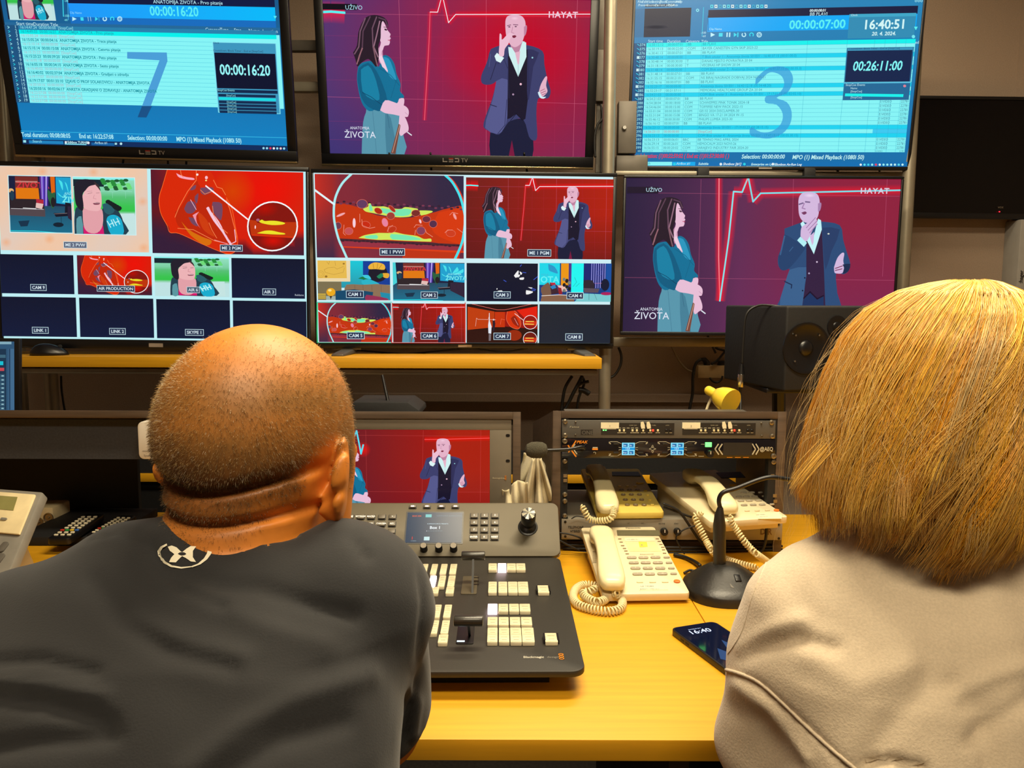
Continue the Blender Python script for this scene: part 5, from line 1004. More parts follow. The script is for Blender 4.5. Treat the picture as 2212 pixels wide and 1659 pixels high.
cab([(1515, 776), (1503, 786), (1497, 812), (1496, 850), (1489, 890), (1485, 960)], 3.1, .006, 'thick black power cable curving down from the power strip')
cab([(1536, 787), (1550, 778), (1562, 764), (1566, 758), (1552, 754), (1545, 750)], 3.12, .0045, 'black cable rising from the power strip to the beam')
cab([(1451, 748), (1465, 776), (1480, 795), (1492, 802), (1503, 803)], 3.15, .004, 'pale thin cable along the wall to the power strip', M_cablew)
cab([(1336, 750), (1342, 768), (1340, 790), (1328, 810), (1317, 816)], 2.75, .0045, 'black cable bowing out right of the tube post')
cab([(1533, 816), (1540, 824), (1550, 826), (1558, 820), (1561, 812)], 3.1, .004, 'short black loop of cable under the power strip')
cab([(1236, 812), (1222, 835), (1216, 860), (1213, 892)], 2.5, .005, 'outermost black cable in the bundle under the shelf end')
cab([(1258, 812), (1250, 828), (1238, 850), (1226, 875), (1215, 892)], 2.5, .006, 'thick black cable slanting in the bundle under the shelf')
cab([(1256, 812), (1262, 828), (1250, 860), (1246, 892)], 2.52, .0045, 'black cable hanging straightest in the bundle under the shelf')
cab([(1272, 824), (1256, 828), (1248, 834)], 2.5, .005, 'short black cable crossing the bundle toward the post')
cab([(1250, 842), (1260, 843), (1273, 851)], 2.52, .009, 'stubby black cable end sticking toward the tube post')
cab([(1982, 460), (2010, 469), (2040, 468), (2062, 461)], 3.16, .004, 'black cable sagging below the switched-off television')
o = tube_obj('cable', [P(x, y, 2.795) for x, y in [(1298, 225), (1301, 255), (1292, 268), (1285, 290), (1284, 320), (1286, 340)]], .004, M_cable); o.parent = tv2.root; o.matrix_parent_inverse = tv2.M.inverted()
cab([(132, 812), (133, 840), (137, 870), (141, 892)], 2.75, .004, 'black cable behind the left post under the shelf')
for x0, x1, tv in ((268, 262, tv1), (361, 366, tv1), (402, 403, tv1), (841, 841, tv2), (930, 932, tv2), (1132, 1140, tv2), (1800, 1812, tv3), (1899, 1900, tv3), (1525, 1546, tv6)):
    y_ = 715 if tv is tv6 else 330; Y = 2.83; o = tube_obj('cable', [P(x0, y_, Y-.03), P(x0+(x1-x0)*.5, y_+26, Y), P(x1, y_+48, Y)], .004, M_cable); o.parent = tv.root; o.matrix_parent_inverse = tv.M.inverted()
# yellow lamp
M_yel = mat('yellow_enamel', (240, 205, 60), .3, var=.02, coat=.3)
lp = empty('desk_lamp', tuple(P(1524, 890, 2.1)), 0, 'small yellow desk lamp peeking over the right rack', 'lamp')
a = np.array(P(1530, 843, 2.10)); b = np.array(P(1574, 866, 2.04)); ax = b-a; L_ = np.linalg.norm(ax)
pts = [a+ax*t for t in (-.12, -.06, 0, .18, .3, .36, .42, .6, .8, 1.0, 1.12)]
wparent(MB().tube(pts, [.004, .0105, .0125, .0125, .0115, .0115, .019, .027, .032, .0345, .035], 24).build('lamp_shade', M_yel, smooth=True), lp)
wparent(MB().cyl(a-ax*.14, a-ax*.10, .005, .006, seg=12).build('cap', M_chrome, smooth=True), lp)
wparent(MB().tube([P(1538, 856, 2.10), P(1530, 874, 2.10), P(1521, 900, 2.10)], .0035, 8).build('arm', mat('cream_metal', (225, 215, 180), .4), smooth=True), lp)
a = P(1521, 900, 2.10); wparent(MB().box((a[0]-.015, 2.075, a[2]-.03), (a[0]+.015, 2.115, a[2]+.002)).build('clamp', M_yel, bevel=.002), lp)
# electrical cabinet at the right edge
ec = empty('electrical_cabinet', tuple(P(2200, 600, 3.1)), 0, 'pale grey electrical cabinet at the right edge of the wall', 'cabinet')
m = MB(); a0, a1 = P(2197, 600, 3.1), P(2197, 470, 3.1); wparent(m.box((a0[0], 3.1, .9), (a0[0]+.4, 3.2, P(2197, 468, 3.1)[2]-.01)).build('body', mat('cabinet_grey', (150, 146, 140), .5, var=.03), bevel=.004), ec)
o_ = P(2208.5, 612, 3.099); wparent(text_mesh('logo', ':hager', .014, o_, (0, 0, 1), (-1, 0, 0), M_black, bold=True), ec)
m = MB(); a = P(2205, 642, 3.099); m.box((a[0]-.01, 3.098, a[2]-.06), (a[0]+.05, 3.0995, a[2]+.01)); wparent(m.build('label', M_white), ec)
m = MB(); m.box((P(2177, 600, 3.17)[0], 3.17, 0), (P(2197, 600, 3.17)[0]+.02, 3.2, CEIL)); m.build('trim_2', M_wall, kind='structure')
# ---------------------------------------------------------------- right rack
YR = 1.77
rk = empty('equipment_rack', (P(1445, 1100, YR)[0], YR, ZD), 0, 'open dark wood equipment rack on the right of the desk', 'rack')
def rx(x): return P(x, 1000, YR)[0]
rz1 = P(1450, 889, YR)[2]; rz0 = P(1450, 905, YR)[2]
wparent(MB().prism(sidep(rz1), rx(1194), rx(1211.5), 'x').build('side_panel', M_walnut, bevel=.0008), rk)
wparent(MB().prism(sidep(rz1), rx(1678), rx(1697), 'x').build('side_panel', M_walnut, bevel=.0008), rk)
wparent(MB().prism(slope(rz1), rx(1211.5), rx(1678), 'x').build('top_board', M_walnut, bevel=.0008), rk)
wparent(MB().box((rx(1211.5), YR+.02, ZD), (rx(1678), 2.09, ZD+.02)).build('bottom_board', M_walnut, bevel=.0008), rk)
for a, b in ((1212, 1227), (1662, 1677)):
    wparent(MB().box((rx(a), YR+.006, ZD+.02), (rx(b), YR+.03, rz0)).build('rack_rail', M_blackm), rk)
M_scr = mat('screw_metal', (150, 140, 122), .3, metal=.8)
def screw(x, y, Y=YR-.004, r=.006, par=None):
    a = P(x, y, Y); m = MB(); m.lathe([(r, 0), (r*.9, .002), (r*.5, .003), (r*.4, .0015), (.0003, .0015)], 14)
    m.M = Matrix.Identity(4); o = m.build('screw', M_scr, smooth=True); o.matrix_world = Matrix.Translation((a[0], Y, a[2])) @ Matrix.Rotation(R_(90), 4, 'X')
    if par: wparent(o, par)
    return o
for x, y in ((1220, 996), (1220, 1068), (1220, 1082), (1220, 1114), (1671, 998)): screw(x, y, YR+.004, par=rk)
m = MB()
for x, y in ((1220, 984), (1221, 1028), (1221, 1038), (1667, 955), (1669, 1028), (1674, 1071), (1675, 1083)): fb(m, x-4, y-3.5, x+4, y+3.5, YR+.004, .004)
wparent(m.build('cage_nut', M_scr), rk)
# angled filler panel between hutch and rack
a, b, c = P(1194, 888, YR+.005), P(1151, 913, 1.98), P(1151, 1085, 1.98)
m = MB(); m.add([(a[0], a[1], a[2]), tuple(b), (b[0], b[1], ZD), (a[0], a[1], ZD)]+[(a[0]+.012, a[1]+.012, a[2]), (b[0]+.012, b[1]+.012, b[2]), (b[0]+.012, b[1]+.012, ZD), (a[0]+.012, a[1]+.012, ZD)], [(0, 1, 2, 3), (7, 6, 5, 4), (0, 4, 5, 1), (1, 5, 6, 2), (2, 6, 7, 3), (3, 7, 4, 0)])
wparent(m.build('angled_panel', M_walnut), rk)
# ---- units (frame on the faceplate plane)
def unit(name, x0, y0, x1, y1, Y, m, label, dep=.2, th=.003, body=True):
    c = P((x0+x1)/2, (y0+y1)/2, Y); e = empty(name, (c[0], Y, c[2]), 0, label, 'audio unit')
    q = MB(); fb(q, x0, y0, x1, y1, Y, th); wparent(q.build('faceplate', m, bevel=.0006), e)
    if body: q = MB(); fb(q, x0+16, y0+2, x1-16, y1-2, Y+th, dep); wparent(q.build('body', M_metalgrey), e)
    return e
def on(par, name, m, x0, y0, x1, y1, Y, out, bevel=0):   # raised detail over a unit face, in zoom-5 coordinates
    q = MB(); a = P(1180+x0/3.95, 860+(y0+y1)/7.9, Y); b = P(1180+x1/3.95, 860+(y0+y1)/7.9, Y); c = P(1180+(x0+x1)/7.9, 860+y0/3.95, Y); d = P(1180+(x0+x1)/7.9, 860+y1/3.95, Y)
    q.box((a[0], Y-out, d[2]), (b[0], Y, c[2])); return wparent(q.build(name, m, bevel=bevel), par)
def txt(par, s, x, y, h, Y, m, k=3.95, ox=1180, oy=860, bold=False, slant=0, sx=1.0, anchor='l'):
    o = P(ox+x/k, oy+y/k, Y-.0006); o[1] = Y-.0006; return wparent(text_mesh('lettering', s, h, o, (1, 0, 0), (0, 0, 1), m, bold=bold, slant=slant, sx=sx, anchor=anchor), par)
def knob(par, x, y, Y, r, L, m, mi, k=3.95, ox=1180, oy=860):
    a = P(ox+x/k, oy+y/k, Y); q = MB().lathe([(r, 0), (r, L*.8), (r*.85, L), (.0003, L)], 20); o = q.build('knob', m, smooth=True); o.matrix_world = Matrix.Translation((a[0], Y, a[2])) @ Matrix.Rotation(R_(90), 4, 'X'); wparent(o, par)
    q = MB(); q.box((-r*.1, L, 0), (r*.1, L+.0006, 0)); q = MB().box((a[0]-r*.12, Y-L-.0008, a[2]), (a[0]+r*.12, Y-L+.0002, a[2]+r*.8)); i = q.build('indicator', mi); i.parent = o; i.matrix_parent_inverse = (Matrix.Translation((a[0], Y, a[2])) @ Matrix.Rotation(R_(90), 4, 'X')).inverted(); return o
Y1 = YR-.003
M_uni = mat('unit_grey', (92, 90, 86), .5, metal=.2, var=.03); M_dk = mat('unit_dark', (34, 32, 30), .5); M_prt = mat('print_pale', (190, 184, 160), .6); M_key = mat('key_cream', (235, 225, 180), .4); M_led = mat('led_red', (200, 20, 10), .4, emit=(255, 50, 30), estr=3); M_ledg = mat('led_green', (60, 200, 80), .4, emit=(120, 255, 130), estr=1.6)
u1 = unit('rack_unit', 1214, 908, 1675, 947, Y1, M_uni, 'grey top rack unit marked 1 and 2 with red indicator lights')
txt(u1, 'Telos', 190, 252, .0036, Y1, M_prt, slant=.6, sx=2.0); on(u1, 'print_mark', M_dk, 295, 268, 398, 314, Y1, .0004); txt(u1, 'ONE', 302, 310, .0085, Y1, M_uni, bold=True)
for dx in (0, 694):
    on(u1, 'display_panel', M_dk, 468+dx, 212, 1092+dx, 315, Y1, .0005)
    on(u1, 'paper_label', mat('paper', (236, 228, 196), .8), 466+dx, 208, 620+dx, 258, Y1, .0012); txt(u1, '1' if dx == 0 else '2', 537+dx, 246, .0042, Y1-.0012, M_uni)
    on(u1, 'meter_print', M_prt, 478+dx, 260, 596+dx, 265, Y1, .001)
    if dx == 0:
        for x in (488, 508): on(u1, 'indicator_light', M_ledg, x-6, 268, x+6, 278, Y1, .0016)
    for x in (625, 662, 735, 772, 826, 886, 951): on(u1, 'button', M_key, x-8+dx, 266, x+8+dx, 284, Y1, .003, .0004); on(u1, 'print_mark', M_prt, x-18+dx, 292, x+18+dx, 298, Y1, .0008)
    for x in (625, 662, 698, 735, 772): on(u1, 'print_mark', M_prt, x-12+dx, 252, x+12+dx, 257, Y1, .0009)
    on(u1, 'indicator_light', M_led, 903+dx, 266, 917+dx, 282, Y1, .003); txt(u1, 'SHARED  BUSS', 708+dx, 235, .0018, Y1, M_prt); txt(u1, 'T-LABEL', 900+dx, 235, .0018, Y1, M_prt); txt(u1, 'LISTEN', 1018+dx, 235, .0018, Y1, M_prt)
    for x in (1026, 1060): knob(u1, x+dx, 276, Y1, .0035, .003, M_black, M_dk); on(u1, 'print_mark', M_prt, x-10+dx, 292, x+12+dx, 298, Y1, .0008)
    for x, w_, s_ in ((822, 20, 1), (872, 15, -1)):
        q = MB(); a = P(1180+(x+dx)/3.95, 860+228/3.95, Y1); q.prism([(a[0]-.0048, a[2]+.007), (a[0]+.001, a[2]+.008), (a[0]+.0045, a[2]), (a[0]+.005, a[2]-.008), (a[0]-.003, a[2]-.0085), (a[0]-.005, a[2]-.002)], Y1-.0035, Y1-.003, 'y'); wparent(q.build('tape_tag', MATS['paper']), u1)
for x, y in ((160, 200), (160, 318), (1922, 208), (1930, 325)): screw(1180+x/3.95, 860+y/3.95, Y1, par=u1)
for x, y in ((250, 203), (249, 312), (1834, 212), (1838, 320)): screw(1180+x/3.95, 860+y/3.95, Y1, .0022, par=u1)
M_navy = mat('gloss_navy', (16, 16, 24), .15, var=.02, coat=.4)
u2 = unit('intercom_unit', 1214, 948, 1675, 990, Y1, M_navy, 'black glossy rack unit with two small blue displays and orange lettering')
txt(u2, 'PEAK', 258, 386, .0062, Y1, M_or, bold=True, slant=.3, sx=1.15)
def stroke(par, pts, w, m, Y=Y1, k=3.95, name='print_mark'):
    q = MB(); P3 = [P(1180+x/k, 860+y/k, Y) for x, y in pts]
    for a, b in zip(P3[:-1], P3[1:]):
        d = np.array([b[0]-a[0], b[2]-a[2]]); L = np.linalg.norm(d); d /= L; n = np.array([-d[1], d[0]])*w/2
        q.prism([(a[0]+n[0], a[2]+n[1]), (b[0]+n[0], b[2]+n[1]), (b[0]-n[0], b[2]-n[1]), (a[0]-n[0], a[2]-n[1])], Y-.0006, Y, 'y')
    return wparent(q.build(name, m), par)
stroke(u2, [(255, 362), (190, 462)], .0026, M_or); stroke(u2, [(185, 402), (255, 500)], .003, M_or); stroke(u2, [(245, 392), (225, 425), (262, 478)], .0024, M_prt)
knob(u2, 298, 430, Y1, .006, .003, M_blackm, M_dk); on(u2, 'usb_port', M_or, 392, 428, 440, 442, Y1, .0008); on(u2, 'usb_port', M_prt, 396, 418, 438, 426, Y1, .0007); stroke(u2, [(402, 465), (412, 458), (424, 466), (418, 478)], .0008, M_prt)
for cx_ in (700, 1117):
    stroke(u2, [(cx_-165, 388), (cx_-155, 372), (cx_-95, 372), (cx_-60, 388)], .0009, M_prt); stroke(u2, [(cx_+165, 388), (cx_+150, 372), (cx_+95, 372), (cx_+60, 388)], .0009, M_prt)
    stroke(u2, [(cx_-165, 474), (cx_-150, 494), (cx_-95, 494), (cx_-60, 474)], .0009, M_prt); stroke(u2, [(cx_+165, 474), (cx_+150, 494), (cx_+95, 494), (cx_+60, 474)], .0009, M_prt)
    for sx_ in (-1, 1):
        for yy in ((420, 425), (443, 438)): stroke(u2, [(cx_+sx_*82, yy[0]), (cx_+sx_*60, yy[1])], .0008, M_prt)
        for yy in (390, 466): on(u2, 'button', M_dk, cx_+sx_*105-22, yy-8, cx_+sx_*105+22, yy+6, Y1, .003, .0004)
        stroke(u2, [(cx_+sx_*165, 374), (cx_+sx_*150, 392)], .002, M_prt); stroke(u2, [(cx_+sx_*165, 492), (cx_+sx_*150, 474)], .002, M_prt)
    a, b = P(1180+(cx_-54)/3.95, 860+380/3.95, Y1), P(1180+(cx_+54)/3.95, 860+486/3.95, Y1)
    W_, H_ = b[0]-a[0], a[2]-b[2]; p = Pic(W_, H_); p.rect(0, 0, 1, 1, (140, 226, 250)); 
    for (x_, y_) in ((.1, .08), (.56, .08), (.1, .66), (.56, .66)): p.rect(x_, y_, x_+.34, y_+.26, (20, 110, 170))
    p.rect(0, .4, 1, .58, (10, 150, 220)); p.text('1.2.3', .28, .54, .12, (230, 245, 255), True)
    for t_, x_, y_ in (('Estu', .12, .27), ('Ext', .6, .27), ('Prod', .11, .86), ('Up', .62, .86)): p.text(t_, x_, y_, .11, (220, 240, 250), True, sx=.8)
    po = p.build('display', u2); po.matrix_parent_inverse = u2.matrix_basis.inverted(); po.location = ((a[0]+b[0])/2, Y1, (a[2]+b[2])/2)
for a_ in ([(878, 433), (905, 420), (936, 433), (905, 446), (878, 433)], [(897, 415), (907, 400), (917, 415), (897, 415)], [(897, 452), (907, 468), (917, 452), (897, 452)]): stroke(u2, a_, .0007, M_prt)
on(u2, 'green_button', M_ledg, 1355, 376, 1410, 416, Y1, .003, .0006); knob(u2, 1392, 470, Y1, .0085, .012, M_black, M_prt)
stroke(u2, [(1320, 393), (1350, 393)], .0006, M_prt); stroke(u2, [(1298, 496), (1345, 496)], .0008, M_prt)
for dx in (0, 32): stroke(u2, [(1470+dx, 390), (1440+dx, 435), (1472+dx, 482)], .0026, M_prt)
for dx in (0, 30): stroke(u2, [(1758+dx, 390), (1785+dx, 435), (1758+dx, 482)], .0026, M_prt)
on(u2, 'speaker_grille', M_dk, 1510, 380, 1755, 490, Y1, .0004)
for x in (1540, 1610, 1680): stroke(u2, [(x, 506), (x+48, 506)], .0009, M_or)
txt(u2, '@AEQ', 1822, 450, .0088, Y1, M_prt, bold=True, sx=.78)
for x, y in ((158, 366), (1940, 495)): screw(1180+x/3.95, 860+y/3.95, Y1, .0064, par=u2)
# hybrid
M_hyb = mat('hybrid_silver', (150, 144, 130), .45, metal=.3, var=.03)
u3 = unit('telephone_hybrid', 1213, 1122, 1690, 1166, Y1, M_hyb, 'silver telephone hybrid unit at the bottom of the rack', body=False)
a, b = P(1228, 1124, Y1+.003), P(1675, 1164, Y1+.003); hyz = a[2]; 
wparent(MB().box((a[0], Y1+.003, b[2]), (b[0], Y1+.30, a[2])).build('body', M_hyb), u3)
wparent(MB().box((a[0]+.02, Y1+.05, ZD+.02), (a[0]+.05, Y1+.28, b[2])).box((b[0]-.05, Y1+.05, ZD+.02), (b[0]-.02, Y1+.28, b[2])).build('foot', M_blackm), u3)
txt(u3, 'TELEPHONE', 185, 1112, .0056, Y1, M_dk, bold=True, sx=.8); txt(u3, 'HYBRID', 204, 1146, .0056, Y1, M_dk, bold=True, sx=.8); txt(u3, 'LC', 692, 1074, .003, Y1, M_dk); txt(u3, 'MC', 810, 1074, .003, Y1, M_dk); txt(u3, 'RECEIVE', 958, 1076, .003, Y1, M_dk, sx=.95); txt(u3, 'SEND', 1090, 1076, .003, Y1, M_dk); txt(u3, 'D&R', 1825, 1165, .014, Y1, mat('print_brown', (110, 80, 50), .5), bold=True, sx=.8); txt(u3, 'AMPLIFIER', 1090, 1206, .0014, Y1, M_dk)
knob(u3, 1003, 1135, Y1, .0085, .012, M_black, M_white); knob(u3, 1115, 1135, Y1, .0085, .012, M_black, M_white)
for x, y in ((162, 1056), (162, 1180), (1985, 1080), (1985, 1198)): knob(u3, x, y, Y1, .003, .0008, M_black, M_black)

# ---------------------------------------------------------------- telephones
def loft(name, secs, m, parent=None, n=20, e=3.0, smooth=True):
    """secs: (center, half width, half height) along local y; superellipse sections"""
    mb = MB(); vs = []; fs = []
    for (c, w_, h_) in secs:
        for k in range(n):
            a = 2*PI*k/n; ca, sa = math.cos(a), math.sin(a)
            vs.append((c[0]+w_*math.copysign(abs(ca)**(2/e), ca), c[1], c[2]+h_*math.copysign(abs(sa)**(2/e), sa)))
    N_ = len(secs)
    for i in range(N_-1):
        for k in range(n): k2 = (k+1) % n; fs.append((i*n+k, i*n+k2, (i+1)*n+k2, (i+1)*n+k))
    fs.append(tuple(range(n))[::-1]); fs.append(tuple((N_-1)*n+k for k in range(n)))
    mb.add(vs, fs); return mb.build(name, m, parent, smooth=smooth, ang=0)
def coil(name, pts, m, r=.0058, wire=.0021, pitch=.0062, label=None, n=10, parent=None):
    c = spline(pts, n); c = [Vector(p) for p in c]; d = [0]
    for a, b in zip(c[:-1], c[1:]): d.append(d[-1]+(b-a).length)
    L = d[-1]; N_ = int(L/pitch*9); out = []; nr = Vector((0, 0, 1)); j = 0
    for i in range(N_+1):
        s = L*i/N_
        while j < len(d)-2 and d[j+1] < s: j += 1
        t = (s-d[j])/max(d[j+1]-d[j], 1e-9); p_ = c[j].lerp(c[j+1], t); tg = (c[j+1]-c[j]).normalized(); nr = (nr-tg*nr.dot(tg)).normalized(); bn = tg.cross(nr)
        a = 2*PI*s/pitch; rr = r*min(1, s/.008, (L-s)/.008+.01); out.append(p_+nr*rr*math.cos(a)+bn*rr*math.sin(a))
    return MB().tube(out, wire, 5).build(name, m, parent, smooth=True, label=label, cat='cord' if label else None, ang=0)
M_beige = mat('phone_beige', (222, 208, 172), .38, var=.02); M_beige2 = mat('phone_yellowed', (222, 196, 96), .38, var=.03); M_hs = mat('handset_cream', (228, 216, 172), .3, var=.02)
M_kg = mat('phone_key_grey', (168, 158, 138), .4); M_kb = mat('phone_key_brown', (132, 112, 82), .4); M_lcd = mat('lcd_olive', (98, 96, 76), .3); M_orange = mat('phone_key_orange', (226, 120, 40), .4); M_cord = mat('cord_cream', (224, 208, 158), .4); M_ink = mat('blue_ink', (40, 70, 140), .6); M_slot = mat('dark_slot', (60, 46, 34), .7)
def phone(tl, tr, bl, br, zf, zb_, name, label, kind):
    """corners of the top surface from photo positions; zf, zb_ heights of its front and back edge"""
    A, B, C_, D_ = PZ(*bl, zf), PZ(*br, zf), PZ(*tl, zb_), PZ(*tr, zb_)
    fm, bmid = (A+B)/2, (C_+D_)/2; w_ = (np.linalg.norm(B-A)+np.linalg.norm(D_-C_))/2
    ey = bmid-fm; ey[0] *= 1; ex = (B-A)+(D_-C_); ex[2] = 0; pl = Plane(fm-ex/np.linalg.norm(ex)*w_/2, ex, ey); L = np.linalg.norm(bmid-fm)
    root = empty(name, label=label, cat='telephone'); root.matrix_world = pl.M; pl.w, pl.L = w_, L; pl.root = root; return pl
def phone_body(pl, m, base_z, feet=True):
    w_, L = pl.w, pl.L; Mi = pl.M.inverted(); q = MB()
    q.prism(rrect(w_, L, .008, cx=w_/2, cy=L/2), -.016, 0); q.build('housing', m, pl.root, bevel=.003)
    # wedge underneath down to what it stands on
    def dn(u_, v_): p_ = pl.M @ Vector((u_, v_, -.016)); return Mi @ Vector((p_.x, p_.y, base_z))
    a = [(.012, .02), (w_-.012, .02), (w_-.012, L-.03), (.012, L-.03)]
    vs = [(u_, v_, -.015) for u_, v_ in a]+[tuple(dn(*q_)) for q_ in a]
    MB().add(vs, [(0, 1, 2, 3), (7, 6, 5, 4), (0, 4, 5, 1), (1, 5, 6, 2), (2, 6, 7, 3), (3, 7, 4, 0)]).build('base', m, pl.root)
def handset(pl, a, b, w_, m, lift=.012, arch=.014):
    """a,b = photo positions of the far and near end; lies on the phone surface"""
    (ua, va), (ub, vb) = pl.loc(*a, .03), pl.loc(*b, .03); L = math.hypot(ua-ub, va-vb); an = math.atan2(ua-ub, -(vb-va))
    M = Matrix.Translation((ub, vb, lift)) @ Matrix.Rotation(-an, 4, 'Z')
    S = []
    for t, ww, hh, zc in ((0, .55, .006, .006), (.03, .85, .0125, .006), (.10, 1, .016, .007), (.2, 1, .0165, .009), (.27, .93, .0125, .016), (.36, .86, .0095, .0215), (.5, .83, .009, .0245), (.64, .86, .0095, .0215), (.73, .93, .0125, .016), (.8, 1, .0165, .009), (.9, 1, .016, .007), (.97, .85, .0125, .006), (1, .55, .006, .006)): S.append(((0, t*L, zc), ww*w_/2, hh))
    root = loft('handset', S, m, pl.root, e=3.2); root.matrix_local = M; return root, M
def keygrid(pl, pts, w_, h_, m, chars=None, shape='r', out=.003, tm=None, k=1, ox=0, oy=0, name='key'):
    for i, (x, y) in enumerate(pts):
        u_, v_ = pl.loc(ox+x/k, oy+y/k)
        q = MB()
        if shape == 'r': q.prism(rrect(w_, h_, h_*.45, cx=u_, cy=v_), 0, out)
        else: q.prism([(u_+w_/2*math.cos(2*PI*j/16), v_+h_/2*math.sin(2*PI*j/16)) for j in range(16)], 0, out)
        o = q.build(name, m, pl.root, bevel=.0005)
        if chars: text_mesh('key_digit', chars[i], h_*.55, (u_, v_-h_*.28, out+.0003), (1, 0, 0), (0, 1, 0), tm or M_white, o, anchor='c')
def note(pl, pts, m, h=.0006, name='paper_note', par=None):
    q = [pl.loc(x, y) for x, y in pts]; return MB().prism(q, .0001, h).build(name, m, pl.root)
def surf_text(pl, s, x, y, h, m, slant=0, z=.0009, name='lettering', sx=1.0, rot=0, bold=False):
    u_, v_ = pl.loc(x, y); c, s_ = math.cos(rot), math.sin(rot); return text_mesh(name, s, h, (u_, v_, z), (c, s_, 0), (-s_, c, 0), m, pl.root, slant=slant, sx=sx, bold=bold)
M_note = mat('note_paper', (240, 228, 180), .8); M_tape = mat('yellow_sticker', (240, 200, 70), .7)
z6 = lambda x, y: (1200+x/3.95, 1080+y/3.95)
# front telephone on the desk
p1 = phone((1262, 1139), (1428, 1137), (1306, 1284), (1487, 1281), .772, .815, 'desk_telephone', 'cream telephone on the desk in front of the rack, with coiled cord', 'a')
phone_body(p1, M_beige, ZD)
handset(p1, (1296, 1132), (1326, 1256), .052, M_hs)
q = [p1.loc(*z6(*t)) for t in ((522, 262), (880, 262), (893, 308), (528, 306))]; MB().prism(q, .0, .0016).build('display', M_lcd, p1.root)
surf_text(p1, 'Panasonic', *z6(600, 245), .0046, M_dk, sx=1.3, bold=True); surf_text(p1, 'Advanced ITS', *z6(718, 470), .0036, M_dk, slant=.4)
note(p1, [z6(*t) for t in ((588, 328), (836, 322), (846, 352), (596, 356))], M_note, .001); surf_text(p1, '033-680-901', *z6(600, 345), .004, M_ink, slant=.2, z=.0012)
note(p1, [z6(*t) for t in ((600, 365), (845, 360), (900, 440), (630, 440))], mat('card_cream', (235, 215, 150), .7)); note(p1, [z6(*t) for t in ((708, 360), (778, 362), (786, 402), (718, 406))], M_tape, .0012); surf_text(p1, 'A', *z6(728, 394), .0055, M_ink, z=.0014)
keygrid(p1, [z6(x, y) for x, y in ((548, 335), (560, 362), (572, 392), (588, 416), (600, 438), (868, 334), (885, 356), (900, 382), (915, 406), (922, 428), (930, 457), (612, 462))], .0075, .003, M_kb, name='line_key', out=.0015)
dig = [z6(x, y) for x, y in ((650, 497), (750, 497), (853, 495), (668, 542), (770, 541), (873, 541), (682, 588), (787, 588), (893, 588), (700, 638), (805, 638), (912, 636))]
keygrid(p1, dig, .0205, .0085, M_kg, list('123456789*0#'), tm=mat('digit_pale', (226, 218, 196), .6))
keygrid(p1, [z6(x, y) for x, y in ((948, 495), (968, 541), (988, 588), (1008, 635))], .013, .0055, M_kg, name='function_key'); keygrid(p1, [z6(x, y) for x, y in ((720, 703), (828, 703), (935, 702))], .013, .005, M_beige, name='function_key', out=.002); keygrid(p1, [z6(1036, 700)], .013, .011, M_orange, name='redial_key', shape='o')
note(p1, [z6(*t) for t in ((708, 726), (950, 722), (962, 768), (715, 772))], M_note); surf_text(p1, 'NE TREBA', *z6(720, 745), .0042, M_ink, slant=.2); surf_text(p1, 'BIRATI 1092 GUI?', *z6(722, 768), .0036, M_ink, slant=.2)
q = MB()
for r_ in range(9): u_, v_ = p1.loc(*z6(332, 440+r_*12)); q.box((u_-.004, v_-.0006, 0), (u_+.004, v_+.0004, .0004))
q.build('speaker_slots', M_slot, p1.root)
# older yellowed telephone
p2 = phone((1258, 1012), (1386, 1012), (1291, 1108), (1434, 1106), hyz+.022, hyz+.06, 'desk_telephone', 'yellowed telephone with round keys on the left inside the rack', 'b')
phone_body(p2, M_beige2, hyz); handset(p2, (1284, 1000), (1317, 1092), .052, M_hs)
z1b = lambda x, y: (1290+x/6.638, 880+y/6.638)
q = [p2.loc(*z1b(*t)) for t in ((210, 930), (590, 930), (625, 990), (215, 985))]; MB().prism(q, 0, .0016).build('display', M_dk, p2.root)
dig = [z1b(x, y) for x, y in ((348, 1193), (462, 1193), (577, 1192), (373, 1260), (490, 1258), (606, 1258), (403, 1332), (520, 1332), (637, 1332), (432, 1405), (550, 1407), (672, 1407))]
keygrid(p2, dig, .012, .0105, M_kb, list('123456789*0#'), 'o', tm=mat('digit_white', (240, 232, 205), .6))
keygrid(p2, [z1b(x, y) for x, y in ((692, 1196), (724, 1262), (757, 1332), (790, 1404))], .009, .007, M_beige2, shape='o', name='function_key'); keygrid(p2, [z1b(x, y) for x, y in ((320, 1130), (433, 1130), (547, 1130))], .0085, .005, M_beige, name='function_key'); keygrid(p2, [z1b(615, 1085)], .02, .011, M_beige2, name='menu_key')
surf_text(p2, 'CALLER ID', *z1b(320, 1030), .003, M_kb)
# third telephone
p3 = phone((1462, 1022), (1612, 1012), (1540, 1126), (1700, 1118), hyz+.03, hyz+.066, 'desk_telephone', 'cream telephone with orange key on the right inside the rack', 'c')
phone_body(p3, M_beige, hyz); handset(p3, (1492, 1010), (1576, 1092), .056, M_hs)
z5b = lambda x, y: (1180+x/3.95, 860+y/3.95)
dig = [z5b(x, y) for x, y in ((1685, 812), (1752, 810), (1645, 848), (1708, 846), (1778, 845), (1660, 882), (1732, 880), (1812, 878), (1688, 918), (1765, 916), (1842, 914))]
keygrid(p3, dig, .0155, .008, M_kg, list('23456789*0#'), tm=MATS['digit_pale']); keygrid(p3, [z5b(x, y) for x, y in ((1826, 810), (1858, 842), (1890, 876), (1926, 912))], .0115, .0055, M_kg, name='function_key'); keygrid(p3, [z5b(x, y) for x, y in ((1714, 968), (1800, 966), (1886, 962))], .012, .0045, M_beige, name='function_key'); keygrid(p3, [z5b(1964, 962)], .0125, .0105, M_orange, name='redial_key', shape='o')
